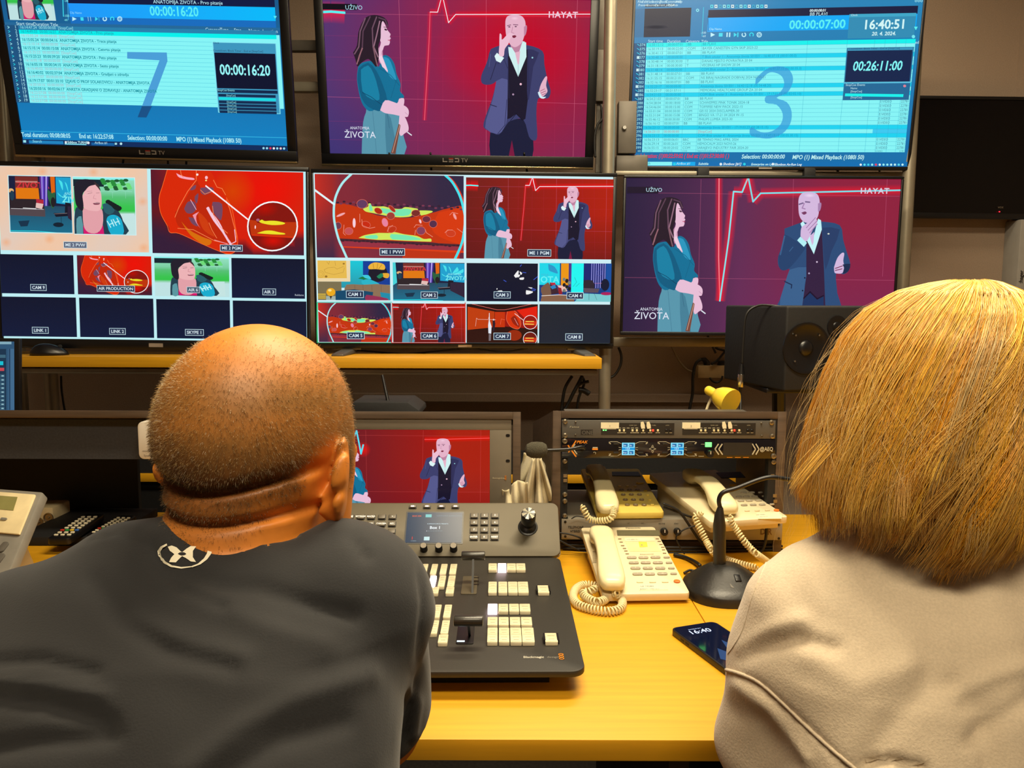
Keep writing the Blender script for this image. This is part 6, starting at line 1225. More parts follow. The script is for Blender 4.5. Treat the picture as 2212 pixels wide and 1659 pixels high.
q = [p3.loc(*z5b(*t)) for t in ((1450, 640), (1655, 632), (1700, 680), (1495, 685))]; MB().prism(q, 0, .0016).build('display', M_dk, p3.root); keygrid(p3, [z5b(1600, 745)], .026, .014, M_tape, shape='o', name='menu_key', out=.0012)
note(p3, [z5b(*t) for t in ((1790, 982), (1985, 975), (2010, 1030), (1810, 1032))], M_note); surf_text(p3, 'NE TREBA', *z5b(1795, 1002), .0034, M_ink, slant=.2); surf_text(p3, '1092 GUI7', *z5b(1815, 1020), .0034, M_ink, slant=.2)
q = MB()
for r_ in range(8): u_, v_ = p3.loc(*z5b(1300+r_*12, 775+r_*10)); q.box((u_-.004, v_-.0006, 0), (u_+.004, v_+.0004, .0004))
q.build('speaker_slots', M_slot, p3.root)
# cords
zc = ZD+.0085
c6 = lambda x, y, z=zc: PZ(1200+x/3.95, 1080+y/3.95, z)
coil('phone_cord', [P(*z6(520, 730), 1.56), c6(515, 790, .775), c6(535, 830), c6(570, 865), c6(555, 925), c6(470, 950), c6(380, 945), c6(280, 925), c6(190, 890), c6(150, 830), c6(175, 760), c6(240, 725), c6(330, 730), c6(420, 760), c6(445, 800), c6(420, 850, .762), c6(350, 870, .765), c6(260, 830, .765), c6(240, 790, .768), c6(300, 780, .77), c6(360, 740, .775)], M_cord, r=.0068, label='cream coiled cord heaped beside the front telephone')
Yc = 1.735
c5 = lambda x, y, Y: P(1180+x/3.95, 860+y/3.95, Y)
coil('phone_cord', [c5(548, 915, 1.74), c5(572, 960, 1.72), c5(565, 1010, 1.70), c5(520, 1040, 1.70), c5(430, 1045, 1.71), c5(365, 1030, 1.71), c5(330, 970, 1.71), c5(300, 910, 1.72)], M_cord, r=.006, label='cream coiled cord hanging from the yellowed telephone')
coil('phone_cord', [c5(1340, 985, 1.68), c5(1275, 1000, 1.69), c5(1285, 1060, 1.68), c5(1330, 1150, 1.67), c5(1370, 1230, 1.66), c5(1420, 1310, 1.64), PZ(1550, 1200, zc), PZ(1590, 1215, zc), PZ(1640, 1228, zc)], M_cord, r=.006, label='cream coiled cord running from the right telephone behind the microphone')
coil('phone_cord', [c5(1570, 990, 1.63), c5(1580, 1060, 1.63), c5(1620, 1120, 1.63), c5(1680, 1210, 1.62), c5(1740, 1280, 1.62), c5(1800, 1335, 1.61), PZ(1660, 1215, zc)], M_cord, r=.006, label='cream coiled cord from the handset of the right telephone toward the woman')
for pts, lab, r_, Y in (([(995, 900), (1090, 940), (1150, 985), (1220, 1085), (1290, 1190), (1350, 1260)], 'black cable slanting in front of the telephone hybrid', .003, 1.745), ([(1000, 930), (1100, 965), (1250, 1020), (1400, 1075), (1480, 1130)], 'upper black cable crossing the telephone hybrid to the right', .0026, 1.75), ([(1290, 1085), (1180, 1120), (1110, 1180), (1130, 1250), (1180, 1330)], 'thin black cable looping left under the right telephone', .0018, 1.74), ([(1880, 1065), (1878, 1150), (1865, 1240), (1840, 1300), (1790, 1340)], 'grey cable hanging down below the right telephone', .0035, 1.735), ([(110, 1150), (190, 1160), (260, 1180), (300, 1200)], 'black cable leaving the hybrid at the left', .002, 1.75), ([(115, 1215), (200, 1260), (290, 1300)], 'grey cable running down left of the front telephone', .0022, 1.745), ([(215, 1030), (260, 1008), (330, 1020), (380, 1035)], 'thin black cable behind the cord of the yellowed telephone', .0014, 1.75)):
    tube_obj('cable', [c5(x, y, Y) for x, y in pts], r_, M_cable, None, lab, 'cable')
tube_obj('cable', [PZ(1456, 1198, .756), PZ(1480, 1204, .756), PZ(1500, 1213, .758), PZ(1512, 1222, .76)], .0045, M_cable, None, 'thick black microphone cable behind the table microphone', 'cable')
tube_obj('cable', [PZ(1478, 1238, .754), PZ(1490, 1232, .756), PZ(1500, 1236, .754), PZ(1488, 1252, .753), PZ(1480, 1258, .753)], .003, M_cable, None, 'black cable curl left of the table microphone', 'cable')
for k in range(3): tube_obj('cable', [P(1213+k*3, 1176+k*8, 1.78), P(1330, 1180+k*7, 1.765), P(1500, 1183+k*6, 1.765), P(1690, 1180+k*7, 1.78)], .003, M_cable, None, 'black cable along the foot of the rack, %s' % ['topmost of three', 'middle of three', 'lowest of three'][k], 'cable')

# ---------------------------------------------------------------- table microphone
mcx = PZ(1566, 1280, ZD); mb_ = empty('table_microphone', (mcx[0], mcx[1], ZD), 0, 'black gooseneck table microphone with heavy base on the desk', 'microphone')
M_mic = mat('cast_black', (30, 28, 26), .38, var=.08, scale=200, bump=.15)
q = MB(); S = [(1.0, 0), (1.0, .016), (.975, .02), (.82, .03), (.6, .042), (.4, .052), (.25, .056), (.2, .057)]
vs = []; fs = []; n_ = 40
for i, (s_, z_) in enumerate(S):
    for k in range(n_):
        a = 2*PI*k/n_; ca, sa = math.cos(a), math.sin(a); e = .82; rx_ = .082*math.copysign(abs(ca)**e, ca); ry_ = (.086 if sa < 0 else .075)*math.copysign(abs(sa)**e, sa)
        vs.append((rx_*s_, ry_*s_+.012*(1-s_), z_))
for i in range(len(S)-1):
    for k in range(n_): k2 = (k+1) % n_; fs.append((i*n_+k, i*n_+k2, (i+1)*n_+k2, (i+1)*n_+k))
fs.append(tuple(range(n_))[::-1]); fs.append(tuple((len(S)-1)*n_+k for k in range(n_)))
q.add(vs, fs); q.build('base', M_mic, mb_, smooth=True)
tx = P(1555, 1222, mcx[1])-[mcx[0], mcx[1], ZD]; ty = mcx[1]+.012
def mp_(x, y): a = P(x, y, ty); return (a[0]-mcx[0], .012, a[2]-ZD)
b0 = mp_(1554, 1224); MB().lathe([(.019, 0), (.019, .004), (.015, .006), (.013, .007)], 24, (b0[0], .012, b0[2]-.008)).build('collar', M_scr, mb_, smooth=True)
MB().tube([mp_(1554, 1224), mp_(1554, 1135), mp_(1554, 1112), mp_(1556, 1096)], [.0125, .0125, .0095, .0055], 20).build('column', M_mic, mb_, smooth=True)
MB().tube([tuple(v) for v in spline([mp_(1556, 1098), mp_(1553, 1080), mp_(1562, 1064), mp_(1590, 1055), mp_(1655, 1032), mp_(1700, 1035), mp_(1750, 1042)], 6)], .0045, 12).build('gooseneck', M_black, mb_, smooth=True)
MB().tube([mp_(1750, 1042), mp_(1765, 1044), mp_(1800, 1048), mp_(1812, 1050)], [.006, .013, .013, .008], 16).build('capsule', M_blackm, mb_, smooth=True)
sw = MB(); sw.M = Matrix.Translation((.012, -.038, .0385)) @ Matrix.Rotation(R_(24), 4, 'X') @ Matrix.Rotation(R_(8), 4, 'Y')
sw.prism(rrect(.038, .05, .003), 0, .0035); sp_ = sw.build('switch_plate', M_metalgrey, mb_, bevel=.0006)
sw = MB(); sw.M = Matrix.Translation((.012, -.038, .0385)) @ Matrix.Rotation(R_(24), 4, 'X') @ Matrix.Rotation(R_(8), 4, 'Y'); sw.prism(rrect(.028, .038, .002), .0033, .0038); sw.build('switch_frame', M_black, mb_)
sw = MB(); sw.M = Matrix.Translation((.012, -.04, .0425)) @ Matrix.Rotation(R_(24), 4, 'X') @ Matrix.Rotation(R_(8), 4, 'Y'); sw.box((-.006, -.009, 0), (.006, .009, .004)); sw.build('switch', M_black, mb_, bevel=.001)
# small goose neck microphone with foam cover plugged into the intercom
sm = empty('foam_microphone', tuple(P(1158, 972, 1.70)), 0, 'small foam-covered microphone sticking out left of the black intercom unit', 'microphone')
f0 = [P(x, 972, 1.70) for x in (1134, 1138, 1148, 1160, 1172, 1180, 1183)]
wparent(MB().tube(f0, [.003, .0125, .0175, .0182, .0172, .0125, .004], 24).build('foam_cover', mat('grey_foam', (72, 68, 54), .95, var=.2, scale=500, bump=.8), smooth=True), sm)
wparent(MB().tube([tuple(v) for v in spline([P(1180, 973, 1.70), P(1225, 971, 1.71), P(1255, 966, 1.72), P(1262, 969, 1.735), P(1256, 970, 1.767)], 5)], .004, 12).build('gooseneck', M_black, smooth=True), sm)
# ---------------------------------------------------------------- cloth wedged between hutch and rack
M_cloth = mat('beige_cloth', (206, 194, 160), .85, var=.04, scale=300, bump=.2, sheen=.2)
def cloth(name, fn, nu, nv, label, th=.002):
    mb = MB(); vs = [fn(i/nu, j/nv) for j in range(nv+1) for i in range(nu+1)]; fs = [(j*(nu+1)+i, j*(nu+1)+i+1, (j+1)*(nu+1)+i+1, (j+1)*(nu+1)+i) for j in range(nv) for i in range(nu)]
    o = mb.add([tuple(v) for v in vs], fs).build(name, M_cloth, smooth=True, label=label, cat='cloth', ang=0); md = o.modifiers.new('thickness', 'SOLIDIFY'); md.thickness = th; return o
def f1(u, v):
    xa, xb = 1150+16*0, 1168; x = (xa+(xb-xa)*u)*(1-v)+(1118+84*u)*v; y = 988+105*v+4*math.sin(u*9); w_ = v*.6+.25
    return np.array(P(x, y, 1.80+w_*(.018*math.sin(u*17+1)+.010*math.sin(u*31)+.008*math.sin(v*6+u*8))))
cloth('cleaning_cloth', f1, 60, 20, 'beige cloth hanging in tall folds between hutch and rack')
def f2(u, v):
    x = 1084+56*u+4*v; y = (1057-22*u+6*math.sin(u*8))*(1-v)+1100*v; return np.array(P(x, y, 1.77+.012*math.sin(u*5+v*3)+.006*math.sin(u*23)))
cloth('cleaning_cloth', f2, 24, 12, 'smaller beige cloth leaning in front of the rack monitor corner')
def f3(u, v):
    x = 1131+62*u-10*v; y = 978+60*v+30*v*u; return np.array(P(x, y, 1.86+.02*math.sin(u*11+v*4)))
cloth('cleaning_cloth', f3, 24, 12, 'shaded beige cloth behind the foam-covered microphone')
# ---------------------------------------------------------------- smartphone
A = PZ(1447, 1356, ZD+.011); B = PZ(1543, 1341, ZD+.011); ex = (B-A)/np.linalg.norm(B-A); ey = np.array([-ex[1], ex[0], 0]); wph = np.linalg.norm(B-A); Lp = wph*2.02
PP = Plane(A-ey*Lp, ex, ey); ph = empty('smartphone', label='black smartphone showing 16:40 on the desk beside the woman', cat='smartphone'); ph.matrix_world = PP.M
MB().prism(rrect(wph, Lp, .012, 6, wph/2, Lp/2), -.0108, 0).build('case', M_black, ph, bevel=.0018)
q = MB().prism(rrect(wph-.007, Lp-.007, .009, 6, wph/2, Lp/2), 0, .0005); q.build('screen', mat('phone_glass', (8, 12, 26), .06, emit=(16, 30, 70), estr=.3), ph)
M_clk = mat('lock_clock', (180, 200, 240), .4, emit=(170, 200, 255), estr=.9)
u_, v_ = PP.loc(1483, 1370); text_mesh('clock', '16:40', .0135, (wph*.2, Lp-.038, .0009), (1, 0, 0), (0, 1, 0), M_clk, ph, sx=1.0); text_mesh('date', 'Saturday 20 April', .0024, (wph*.27, Lp-.021, .0009), (1, 0, 0), (0, 1, 0), M_clk, ph)
q = MB(); q.prism([(.012, .05), (.03, .028), (.04, .06), (.03, .085)], .0006, .0008).prism([(.05, .03), (.07, .06), (.055, .11), (.045, .08)], .0006, .0008); q.build('wallpaper', mat('wallpaper_blue', (30, 60, 110), .2, emit=(24, 50, 110), estr=.3), ph)
MB().box((-.0004, Lp-.045, -.007), (.0008, Lp-.035, -.004)).box((-.0004, Lp-.06, -.007), (.0008, Lp-.05, -.004)).build('side_button', M_blackm, ph)
# ---------------------------------------------------------------- vision mixer
ZP_ = .792
FR = PZ(1266, 1450, ZP_); BR = PZ(1209, 1203, ZP_); u = (BR-FR)/np.linalg.norm(BR-FR); LD = np.linalg.norm(BR-FR); WM = .80
exm = np.array([u[1], -u[0], 0]); PX = Plane(FR-exm*WM, exm, u)
vm = empty('vision_mixer', label='dark grey vision mixer panel with rows of lit keys on the desk', cat='vision mixer'); vm.matrix_world = PX.M
M_pan = mat('mixer_panel', (46, 43, 38), .5, metal=.15, var=.03, scale=300, bump=.08); M_pan2 = mat('mixer_upper_panel', (84, 76, 58), .5, metal=.2, var=.02)
MB().prism(rrect(WM, LD, .022, 6, WM/2, LD/2), -.010, 0).build('lower_panel', M_pan, vm, bevel=.002)
MB().box((.04, .05, -.042), (WM-.05, LD-.02, -.010)).build('underbody', M_blackm, vm)
z4_ = lambda x, y: (840+x/3.77, 1060+y/3.77)
def keymat(nm, c, e, s_): return mat(nm, c, .3, emit=e, estr=s_, var=.01)
M_kc = mat('key_clear', (226, 214, 178), .25, coat=.3, emit=(230, 214, 170), estr=.10); M_kl = keymat('key_lit', (255, 240, 235), (255, 226, 232), 3.2); M_kline = mat('key_print', (110, 100, 78), .6); M_gap = mat('key_surround', (60, 52, 40), .6)
kcache = {}
def key(x0, y0, x1, y1, lit=False, rows=1, par=None, pl=PX, name='key', zf=z4_, hh=.006, m=None, mark=True):
    (a, b) = pl.loc(*zf(x0, y1), .003); (c, d) = pl.loc(*zf(x1, y0), .003); w_, h_ = round(abs(c-a), 4), round(abs(d-b), 4); kk = (w_, h_, lit, name, rows)
    if kk not in kcache:
        q = MB(); g = .0006; q.prism(rrect(w_-g*2, h_-g*2, .0015, 2), 0, hh)
        q.cur = 1; 
        if mark:
            for r_ in range(rows):
                yc_ = (r_-(rows-1)/2)*h_/rows*.95; q.box((-w_*.28, yc_+h_/rows*.14, hh), (w_*.28, yc_+h_/rows*.18, hh+.0002)); q.box((-w_*.2, yc_-h_/rows*.2, hh), (w_*.24, yc_-h_/rows*.16, hh+.0002)); q.box((-w_*.4, yc_-h_/rows*.44, hh), (w_*.4, yc_-h_/rows*.41, hh+.0002))
        o = q.build(name, [m or (M_kl if lit else M_kc), M_kline], pl.root if hasattr(pl, 'root') else vm, bevel=.0005); kcache[kk] = o.data
    else:
        o = bpy.data.objects.new(name, kcache[kk]); COL.objects.link(o); o.parent = par or vm
    if par: o.parent = par
    o.location = ((a+c)/2, (b+d)/2, 0.0005); return o
for i, (a, b) in enumerate(((808, 882), (885, 958), (961, 1035), (1037, 1111))): key(a, 604, b, 660, i == 1)
for a, b in ((806, 882), (889, 965), (970, 1047), (1052, 1133)): key(a, 754, b, 846, rows=2)
for i, (a, b) in enumerate(((802, 886), (890, 973), (978, 1060), (1065, 1150))): key(a, 935, b, 1000, i == 0)
for a, b in ((800, 888), (892, 977), (984, 1070), (1076, 1164)): key(a, 1043, b, 1112)
for a, b in ((797, 888), (893, 982), (988, 1078), (1085, 1179)): key(a, 1130, b, 1252, rows=2)
for k in range(7):
    key(487-78*k, 609, 560-78*k, 692, rows=2); key(470-77*k, 706, 547-77*k, 796, k == 2, rows=2); key(437-84*k, 942, 518-84*k, 1050, rows=2); key(415-87*k, 1070, 501-87*k, 1182, rows=2)
for k in (0, 1.6): key(458-77*k, 797, 537-77*k, 852)
key(394, 1186, 489, 1258); key(230, 1186, 325, 1258)
for a, b, c_, d_ in ((1213, 784, 1300, 846), (1272, 1174, 1368, 1250)):
    key(a, b, c_, d_); 
    for s_, e_ in ((a-10, a-3), (c_+3, c_+10)):
        q_ = [PX.loc(*z4_(s_, d_)), PX.loc(*z4_(e_, b+18))]; MB().box((q_[0][0], q_[0][1], 0), (q_[1][0], q_[1][1], .007)).build('key_guard', M_black, vm)
# transition levers
def lever(sx0, sy0, sx1, sy1, hx0, hy0, hx1, hy1, hgt, light):
    a = PX.loc(*z4_(sx0, sy1)); b = PX.loc(*z4_(sx1, sy0)); q = MB().prism(rrect(b[0]-a[0], b[1]-a[1], .003, 3, (a[0]+b[0])/2, (a[1]+b[1])/2), 0, .0015); q.build('lever_plate', M_black if light else M_pan2, vm, bevel=.0004)
    cx_ = a[0]+(b[0]-a[0])*.68; h0 = PX.loc(*z4_(hx0, (hy0+hy1)/2), hgt); h1 = PX.loc(*z4_(hx1, (hy0+hy1)/2), hgt); cy_ = h0[1]
    xm = (h0[0]+h1[0])/2
    MB().tube([(h0[0], h0[1], hgt), (h1[0], h0[1], hgt)], .0085, 20).build('lever_handle', mat('lever_grip', (40, 38, 34), .35, coat=.2), vm, bevel=.002)
    y0_ = a[1]+(b[1]-a[1])*.5 if light else a[1]+.006
    MB().box((xm-.0022, min(y0_, cy_)-.002, .0), (xm+.0022, min(y0_, cy_)+.006, hgt)).build('lever_arm', M_black, vm) if abs(y0_-cy_) < .03 else MB().add([(xm-.002, y0_-.004, 0), (xm+.002, y0_-.004, 0), (xm+.002, y0_+.004, 0), (xm-.002, y0_+.004, 0), (xm-.002, cy_-.004, hgt), (xm+.002, cy_-.004, hgt), (xm+.002, cy_+.004, hgt), (xm-.002, cy_+.004, hgt)], [(0, 3, 2, 1), (4, 5, 6, 7), (0, 1, 5, 4), (1, 2, 6, 5), (2, 3, 7, 6), (3, 0, 4, 7)]).build('lever_arm', M_black, vm)
    if light: c = PX.loc(*z4_(586, 1234)); MB().box((c[0]-.006, c[1]-.002, .0015), (c[0]+.006, c[1]+.002, .002)).build('indicator_light', mat('led_white', (200, 230, 255), .4, emit=(200, 235, 255), estr=2), vm)
lever(585, 700, 726, 846, 592, 497, 783, 562, .055, False); lever(545, 1105, 700, 1252, 527, 1016, 768, 1102, .045, True)
q = MB()
for k in range(3): c = PX.loc(*z4_(708, 715+k*28)); q.box((c[0]-.006, c[1]-.0012, .0015), (c[0]+.006, c[1]+.0012, .0025))
q.build('scale_marks', M_black, vm)
c = PX.loc(*z4_(1095, 1364)); text_mesh('logo', 'Blackmagic', .0062, (c[0], c[1], .0004), (1, 0, 0), (0, 1, 0), mat('print_light', (190, 186, 172), .5), vm, bold=True, sx=.78); c = PX.loc(*z4_(1288, 1364)); text_mesh('logo', 'design', .0062, (c[0], c[1], .0004), (1, 0, 0), (0, 1, 0), mat('print_mid', (130, 126, 116), .5), vm, sx=.78)
c = PX.loc(*z4_(1404, 1352)); bmd_mark(vm, c[0], c[1], .0074, .0003)
# upper panel
al = R_(43); o_ = FR+u*LD+np.array([0, 0, .003])-u*.004-exm*WM; PU = Plane(o_, exm, u*math.cos(al)+np.array([0, 0, math.sin(al)]))
uo = empty('upper_frame'); bpy.data.objects.remove(uo)
ux, LU = PU.loc(1203, 1086); LU = abs(LU)
Mloc = PX.M.inverted() @ PU.M
MB_ = lambda: (lambda m_: (setattr(m_, 'M', Mloc), m_)[1])(MB())
MB_().prism(rrect(WM+.004, LU, .016, 6, WM/2, LU/2), -.012, 0).build('upper_panel', M_pan2, vm, bevel=.0014)
MB_().prism(rrect(WM+.006, LU+.002, .017, 6, WM/2, LU/2), -.016, -.012).build('upper_panel_trim', mat('trim_silver', (200, 190, 175), .25, metal=.8), vm, bevel=.001)
q = MB(); q.prism([(LD-.03, -.042), (LD+LU*.72, -.042), (LD+LU*.72, LU*.62), (LD+.01, -.01)], .03, WM-.03, 'x'); q.build('rear_housing', M_blackm, vm)
z3_ = lambda x, y: (700+x/3.456, 740+y/3.456)
M_uk = mat('upper_key', (100, 92, 78), .45, var=.02); M_ukr = mat('upper_key_rim', (36, 32, 28), .5)
def ukey(x, y, w_, h_, zf, t='', lit=False):
    a, b = PU.loc(*zf(x, y)); o = MB_().prism(rrect(w_+.002, h_+.002, .002, 3, a, b), 0, .0016).build('small_key_rim', M_ukr, vm); k_ = MB_().prism(rrect(w_-.001, h_-.001, .0016, 3, a, b), .0014, .0045).build('small_key', M_uk, vm, bevel=.0006)
    if lit: q = MB_(); q.box((a-w_*.22, b-h_*.16, .0045), (a+w_*.22, b+h_*.16, .0048)); i = q.build('key_light', M_kl, vm); i.parent = k_
    if t:
        m_ = text_mesh('key_print', t, h_*.3, Mloc @ Vector((a, b-h_*.15, .0047)), Mloc.to_3x3() @ Vector((1, 0, 0)), Mloc.to_3x3() @ Vector((0, 1, 0)), mat('print_white', (235, 232, 225), .5, emit=(255, 250, 240), estr=.4), vm, bold=True, anchor='c'); m_.parent = k_
    bpy.data.objects.remove(o) if False else None
t_ = ['1', '2', '3', '4', '5', '6', '7', '8', '9', 'ENTER', '0', 'RESET']
for r_, y in enumerate((207, 265, 324, 384)):
    for c_, x in enumerate((695, 779, 864)): ukey(x-r_*1.0, y, .0165, .0125, z4_, t_[r_*3+c_])
for k, x in enumerate((195, 311, 427, 542)): ukey(x, 134, .0155, .007, z4_, '', True)
tt = ['HOME', 'SETTINGS', 'MACRO', '<', '>', 'CUT', 'AUX', 'DVE', 'CHROMA', 'KEY', 'LUMA', 'MEDIA', 'SOURCE', 'COLOR', '', 'BKGD', 'ART', 'CAM', 'OUT', '']
for r_, y in enumerate((1305, 1358, 1413, 1470)):
    for c_, x in enumerate((195, 275, 353, 433, 512)): ukey(x-r_*3.5, y, .0155, .0112, z3_, tt[r_*5+c_])
def lcd(x0, y0, x1, y1, zf, fn):
    a = PU.loc(*zf(x0, y1)); b = PU.loc(*zf(x1, y0)); W_, H_ = b[0]-a[0], b[1]-a[1]; MB_().prism(rrect(W_+.006, H_+.006, .002, 3, (a[0]+b[0])/2, (a[1]+b[1])/2), 0, .0006).build('display_frame', M_black, vm)
    p = Pic(W_, H_); fn(p); po = p.build('display', vm); po.matrix_local = Mloc @ Matrix.Translation(((a[0]+b[0])/2, (a[1]+b[1])/2, .0004)) @ Matrix.Rotation(R_(-90), 4, 'X')
def lcd1(p):
    p.rect(0, 0, 1, 1, (40, 62, 88), c2=(30, 56, 82)); p.text('BOX ON', .09, .14, .045, (230, 90, 50), True); p.rect(.33, .06, .44, .16, (110, 200, 200)); p.text('SUPERSOURCE 1', .53, .13, .035, (90, 120, 140)); p.text('SUPERSOURCE 2', .76, .13, .035, (90, 120, 140)); p.text('SUPERSOURCE PRESETS', .37, .40, .04, (170, 200, 215)); p.text('Box 1', .42, .55, .09, (225, 236, 244), True)
    for k in range(10): p.ell(.37+k*.03, .62, .006, .012, (120, 150, 165) if k else (220, 230, 240))
    p.text('1', .1, .9, .09, (226, 50, 40), True); p.rect(.33, .81, .43, .93, (190, 226, 230)); p.text('SCREEN', .1, .96, .03, (150, 170, 180))
def lcd2(p):
    p.rect(0, 0, 1, 1, (40, 62, 88), c2=(30, 56, 82)); p.text('PREVIEW', .72, .2, .05, (200, 215, 225)); p.rect(.7, .42, .9, .44, (170, 190, 200)); p.text('CAM 6', .66, .74, .13, (235, 80, 40), True); p.text('CAM 5', .12, .74, .13, (60, 200, 110), True)
lcd(132, 180, 600, 425, z4_, lcd1); lcd(-320, 1283, 102, 1442, z3_, lcd2)
for x, y in ((286, 480), (408, 480), (528, 480)):
    a, b = PU.loc(*z4_(x, y)); MB_().lathe([(.008, 0), (.0074, .017), (.0066, .018), (.0003, .018)], 20, (a, b, 0)).build('rotary_knob', mat('knob_cap', (120, 112, 98), .5) if False else M_black, vm, smooth=True); MB_().lathe([(.0062, .018), (.0062, .0184), (.0003, .0184)], 16, (a, b, 0)).build('knob_cap', mat('knob_cap', (130, 120, 104), .5), vm)
a, b = PU.loc(*z4_(1132, 296)); MB_().lathe([(.0215, 0), (.021, .002), (.018, .003), (.0165, .007), (.013, .011), (.010, .014), (.009, .014)], 32, (a, b, 0)).build('joystick_boot', M_black, vm, smooth=True)
js = MB_(); js.lathe([(.0115, .012), (.013, .02), (.0155, .028), (.0155, .052), (.013, .056), (.0003, .058)], 24, (a, b, 0)); js.build('joystick', M_black, vm, smooth=True)
fc = MB_()
for k in range(6):
    a0, a1 = R_(k*60), R_(k*60+30); fc.add([(a, b, .0592), (a+.0145*math.cos(a0), b+.0145*math.sin(a0), .0558), (a+.0145*math.cos(a1), b+.0145*math.sin(a1), .0558)], [(0, 1, 2)])
fc.build('joystick_cap', mat('cap_silver', (190, 184, 165), .3, metal=.5), vm)
# ---------------------------------------------------------------- left end of the desk: telephone, socket box, remote controls
tr_, br_ = P(92, 1062, 1.50), P(12, 1250, 1.40)
PT = Plane((P(12, 1250, 1.40)[0]-.16, 1.40, P(12, 1250, 1.40)[2]), (1, .0, 0), (P(92, 1062, 1.52)-P(12, 1250, 1.40))*[0, 1, 1])
PTx = PT
tp = empty('office_telephone', label='cream and grey office telephone with display at the left edge', cat='telephone'); 
exx = np.array([1, -.25, 0])/np.linalg.norm([1, -.25, 0]); PT = Plane(P(15, 1262, 1.36)-exx*.2, exx, P(92, 1062, 1.53)-P(15, 1262, 1.36)); tp.matrix_world = PT.M
uR, vT = PT.loc(92, 1062); uR2, vB = PT.loc(15, 1262); M_ipg = mat('phone_grey', (128, 124, 116), .4); M_ipc = mat('phone_cream', (226, 208, 164), .4)
MB().prism([(-.02, -.02), (uR2, -.02), (uR, vT), (-.02, vT)], -.022, 0).build('housing', M_ipg, tp, bevel=.004)
c1 = PT.loc(45, 1158); c0 = PT.loc(80, 1071)
MB().prism([(-.015, c1[1]), (c1[0], c1[1]), (c0[0], c0[1]), (-.015, c0[1])], 0, .006).build('display_bezel', M_ipc, tp, bevel=.003)
d = [PT.loc(*t_) for t_ in ((42, 1078), (33, 1107))]; MB().prism([(.0, d[1][1]), (d[1][0], d[1][1]), (d[0][0], d[0][1]), (.0, d[0][1])], .006, .0068).build('display', mat('lcd_green', (140, 136, 84), .3), tp)
d = PT.loc(13, 1126); MB().prism(rrect(.014, .005, .002, 3, d[0], d[1]), .006, .0085).build('key', M_ipg, tp)
for x, y in ((8, 1183), (0, 1208), (-20, 1190), (-30, 1212)): d = PT.loc(x, y); MB().prism(rrect(.014, .022, .005, 3, d[0], d[1]), 0, .004).build('key', mat('phone_grey_key', (96, 92, 86), .4), tp, bevel=.001)
stp = PT.M.inverted(); a_ = PT.M @ Vector((.1, .12, -.02)); q = MB(); q.add([tuple(stp @ Vector(v)) for v in ((a_.x-.08, a_.y, a_.z), (a_.x+.02, a_.y, a_.z), (a_.x+.02, a_.y+.06, ZD), (a_.x-.08, a_.y+.06, ZD), (a_.x-.08, a_.y-.09, a_.z-.06), (a_.x+.02, a_.y-.09, a_.z-.06), (a_.x+.02, a_.y-.06, ZD), (a_.x-.08, a_.y-.06, ZD))], [(0, 1, 2, 3), (4, 5, 1, 0), (5, 6, 2, 1), (6, 7, 3, 2), (7, 4, 0, 3), (4, 7, 6, 5)]); q.build('stand', mat('stand_beige', (150, 130, 95), .5), tp)
sb = empty('socket_box', (P(95, 1150, 1.95)[0], 1.95, ZD), 0, 'white box with two round sockets behind the left telephone', 'socket box')
m = MB(); fb(m, 62, 1096, 116, 1162, 1.95, .08); wparent(m.build('body', M_ipc, bevel=.006), sb)
for x, y in ((84, 1128), (105, 1118)):
    a = P(x, y, 1.95); o = MB().lathe([(.0125, 0), (.0125, .003), (.0105, .003), (.009, .001), (.003, .001), (.0028, .004), (.0002, .004)], 20).build('socket', M_scr, smooth=True); o.matrix_world = Matrix.Translation(tuple(a)) @ Matrix.Rotation(R_(90), 4, 'X'); wparent(o, sb)
def remote(name, a, b, wd, label):
    A_, B_ = PZ(*a, .79), PZ(*b, .79); ey_ = B_-A_; L = np.linalg.norm(ey_); ey_ = ey_/L; ex_ = np.array([ey_[1], -ey_[0], 0]); pl = Plane(A_, ex_, ey_+np.array([0, 0, .06])); r = empty(name, label=label, cat='remote control'); r.matrix_world = pl.M
    MB().prism(rrect(wd, L, .008, 3, 0, L/2), -.016, 0).build('body', M_black, r, bevel=.003)
    cc = [mat('btn_white', (230, 220, 190), .5), mat('btn_red', (200, 50, 30), .5), mat('btn_green', (40, 150, 70), .5), mat('btn_yellow', (230, 190, 50), .5), mat('btn_blue', (60, 110, 200), .5)]
    nr = 9
    for i in range(nr):
        for j in range(4 if i == 2 else 3):
            x_ = (j-(1.5 if i == 2 else 1))*wd*(.22 if i == 2 else .29); m_ = cc[1+j] if i == 2 else cc[0]; MB().prism(rrect(wd*.17, L*.035, .0015, 2, x_, L*(.12+i*.09)), 0, .0022).build('button', m_, r)
    return r
remote('remote_control', (125, 1163), (205, 1118), .05, 'black remote control with coloured buttons beside the socket box'); remote('remote_control', (205, 1156), (278, 1120), .045, 'second black remote control, nearer the man')
MB().box((P(60, 1180, 1.85)[0], 1.80, ZD), (P(300, 1150, 1.95)[0], 2.06, ZD+.022)).build('equipment_box', M_blackm, label='flat black box under the two remote controls', cat='box', bevel=.002)
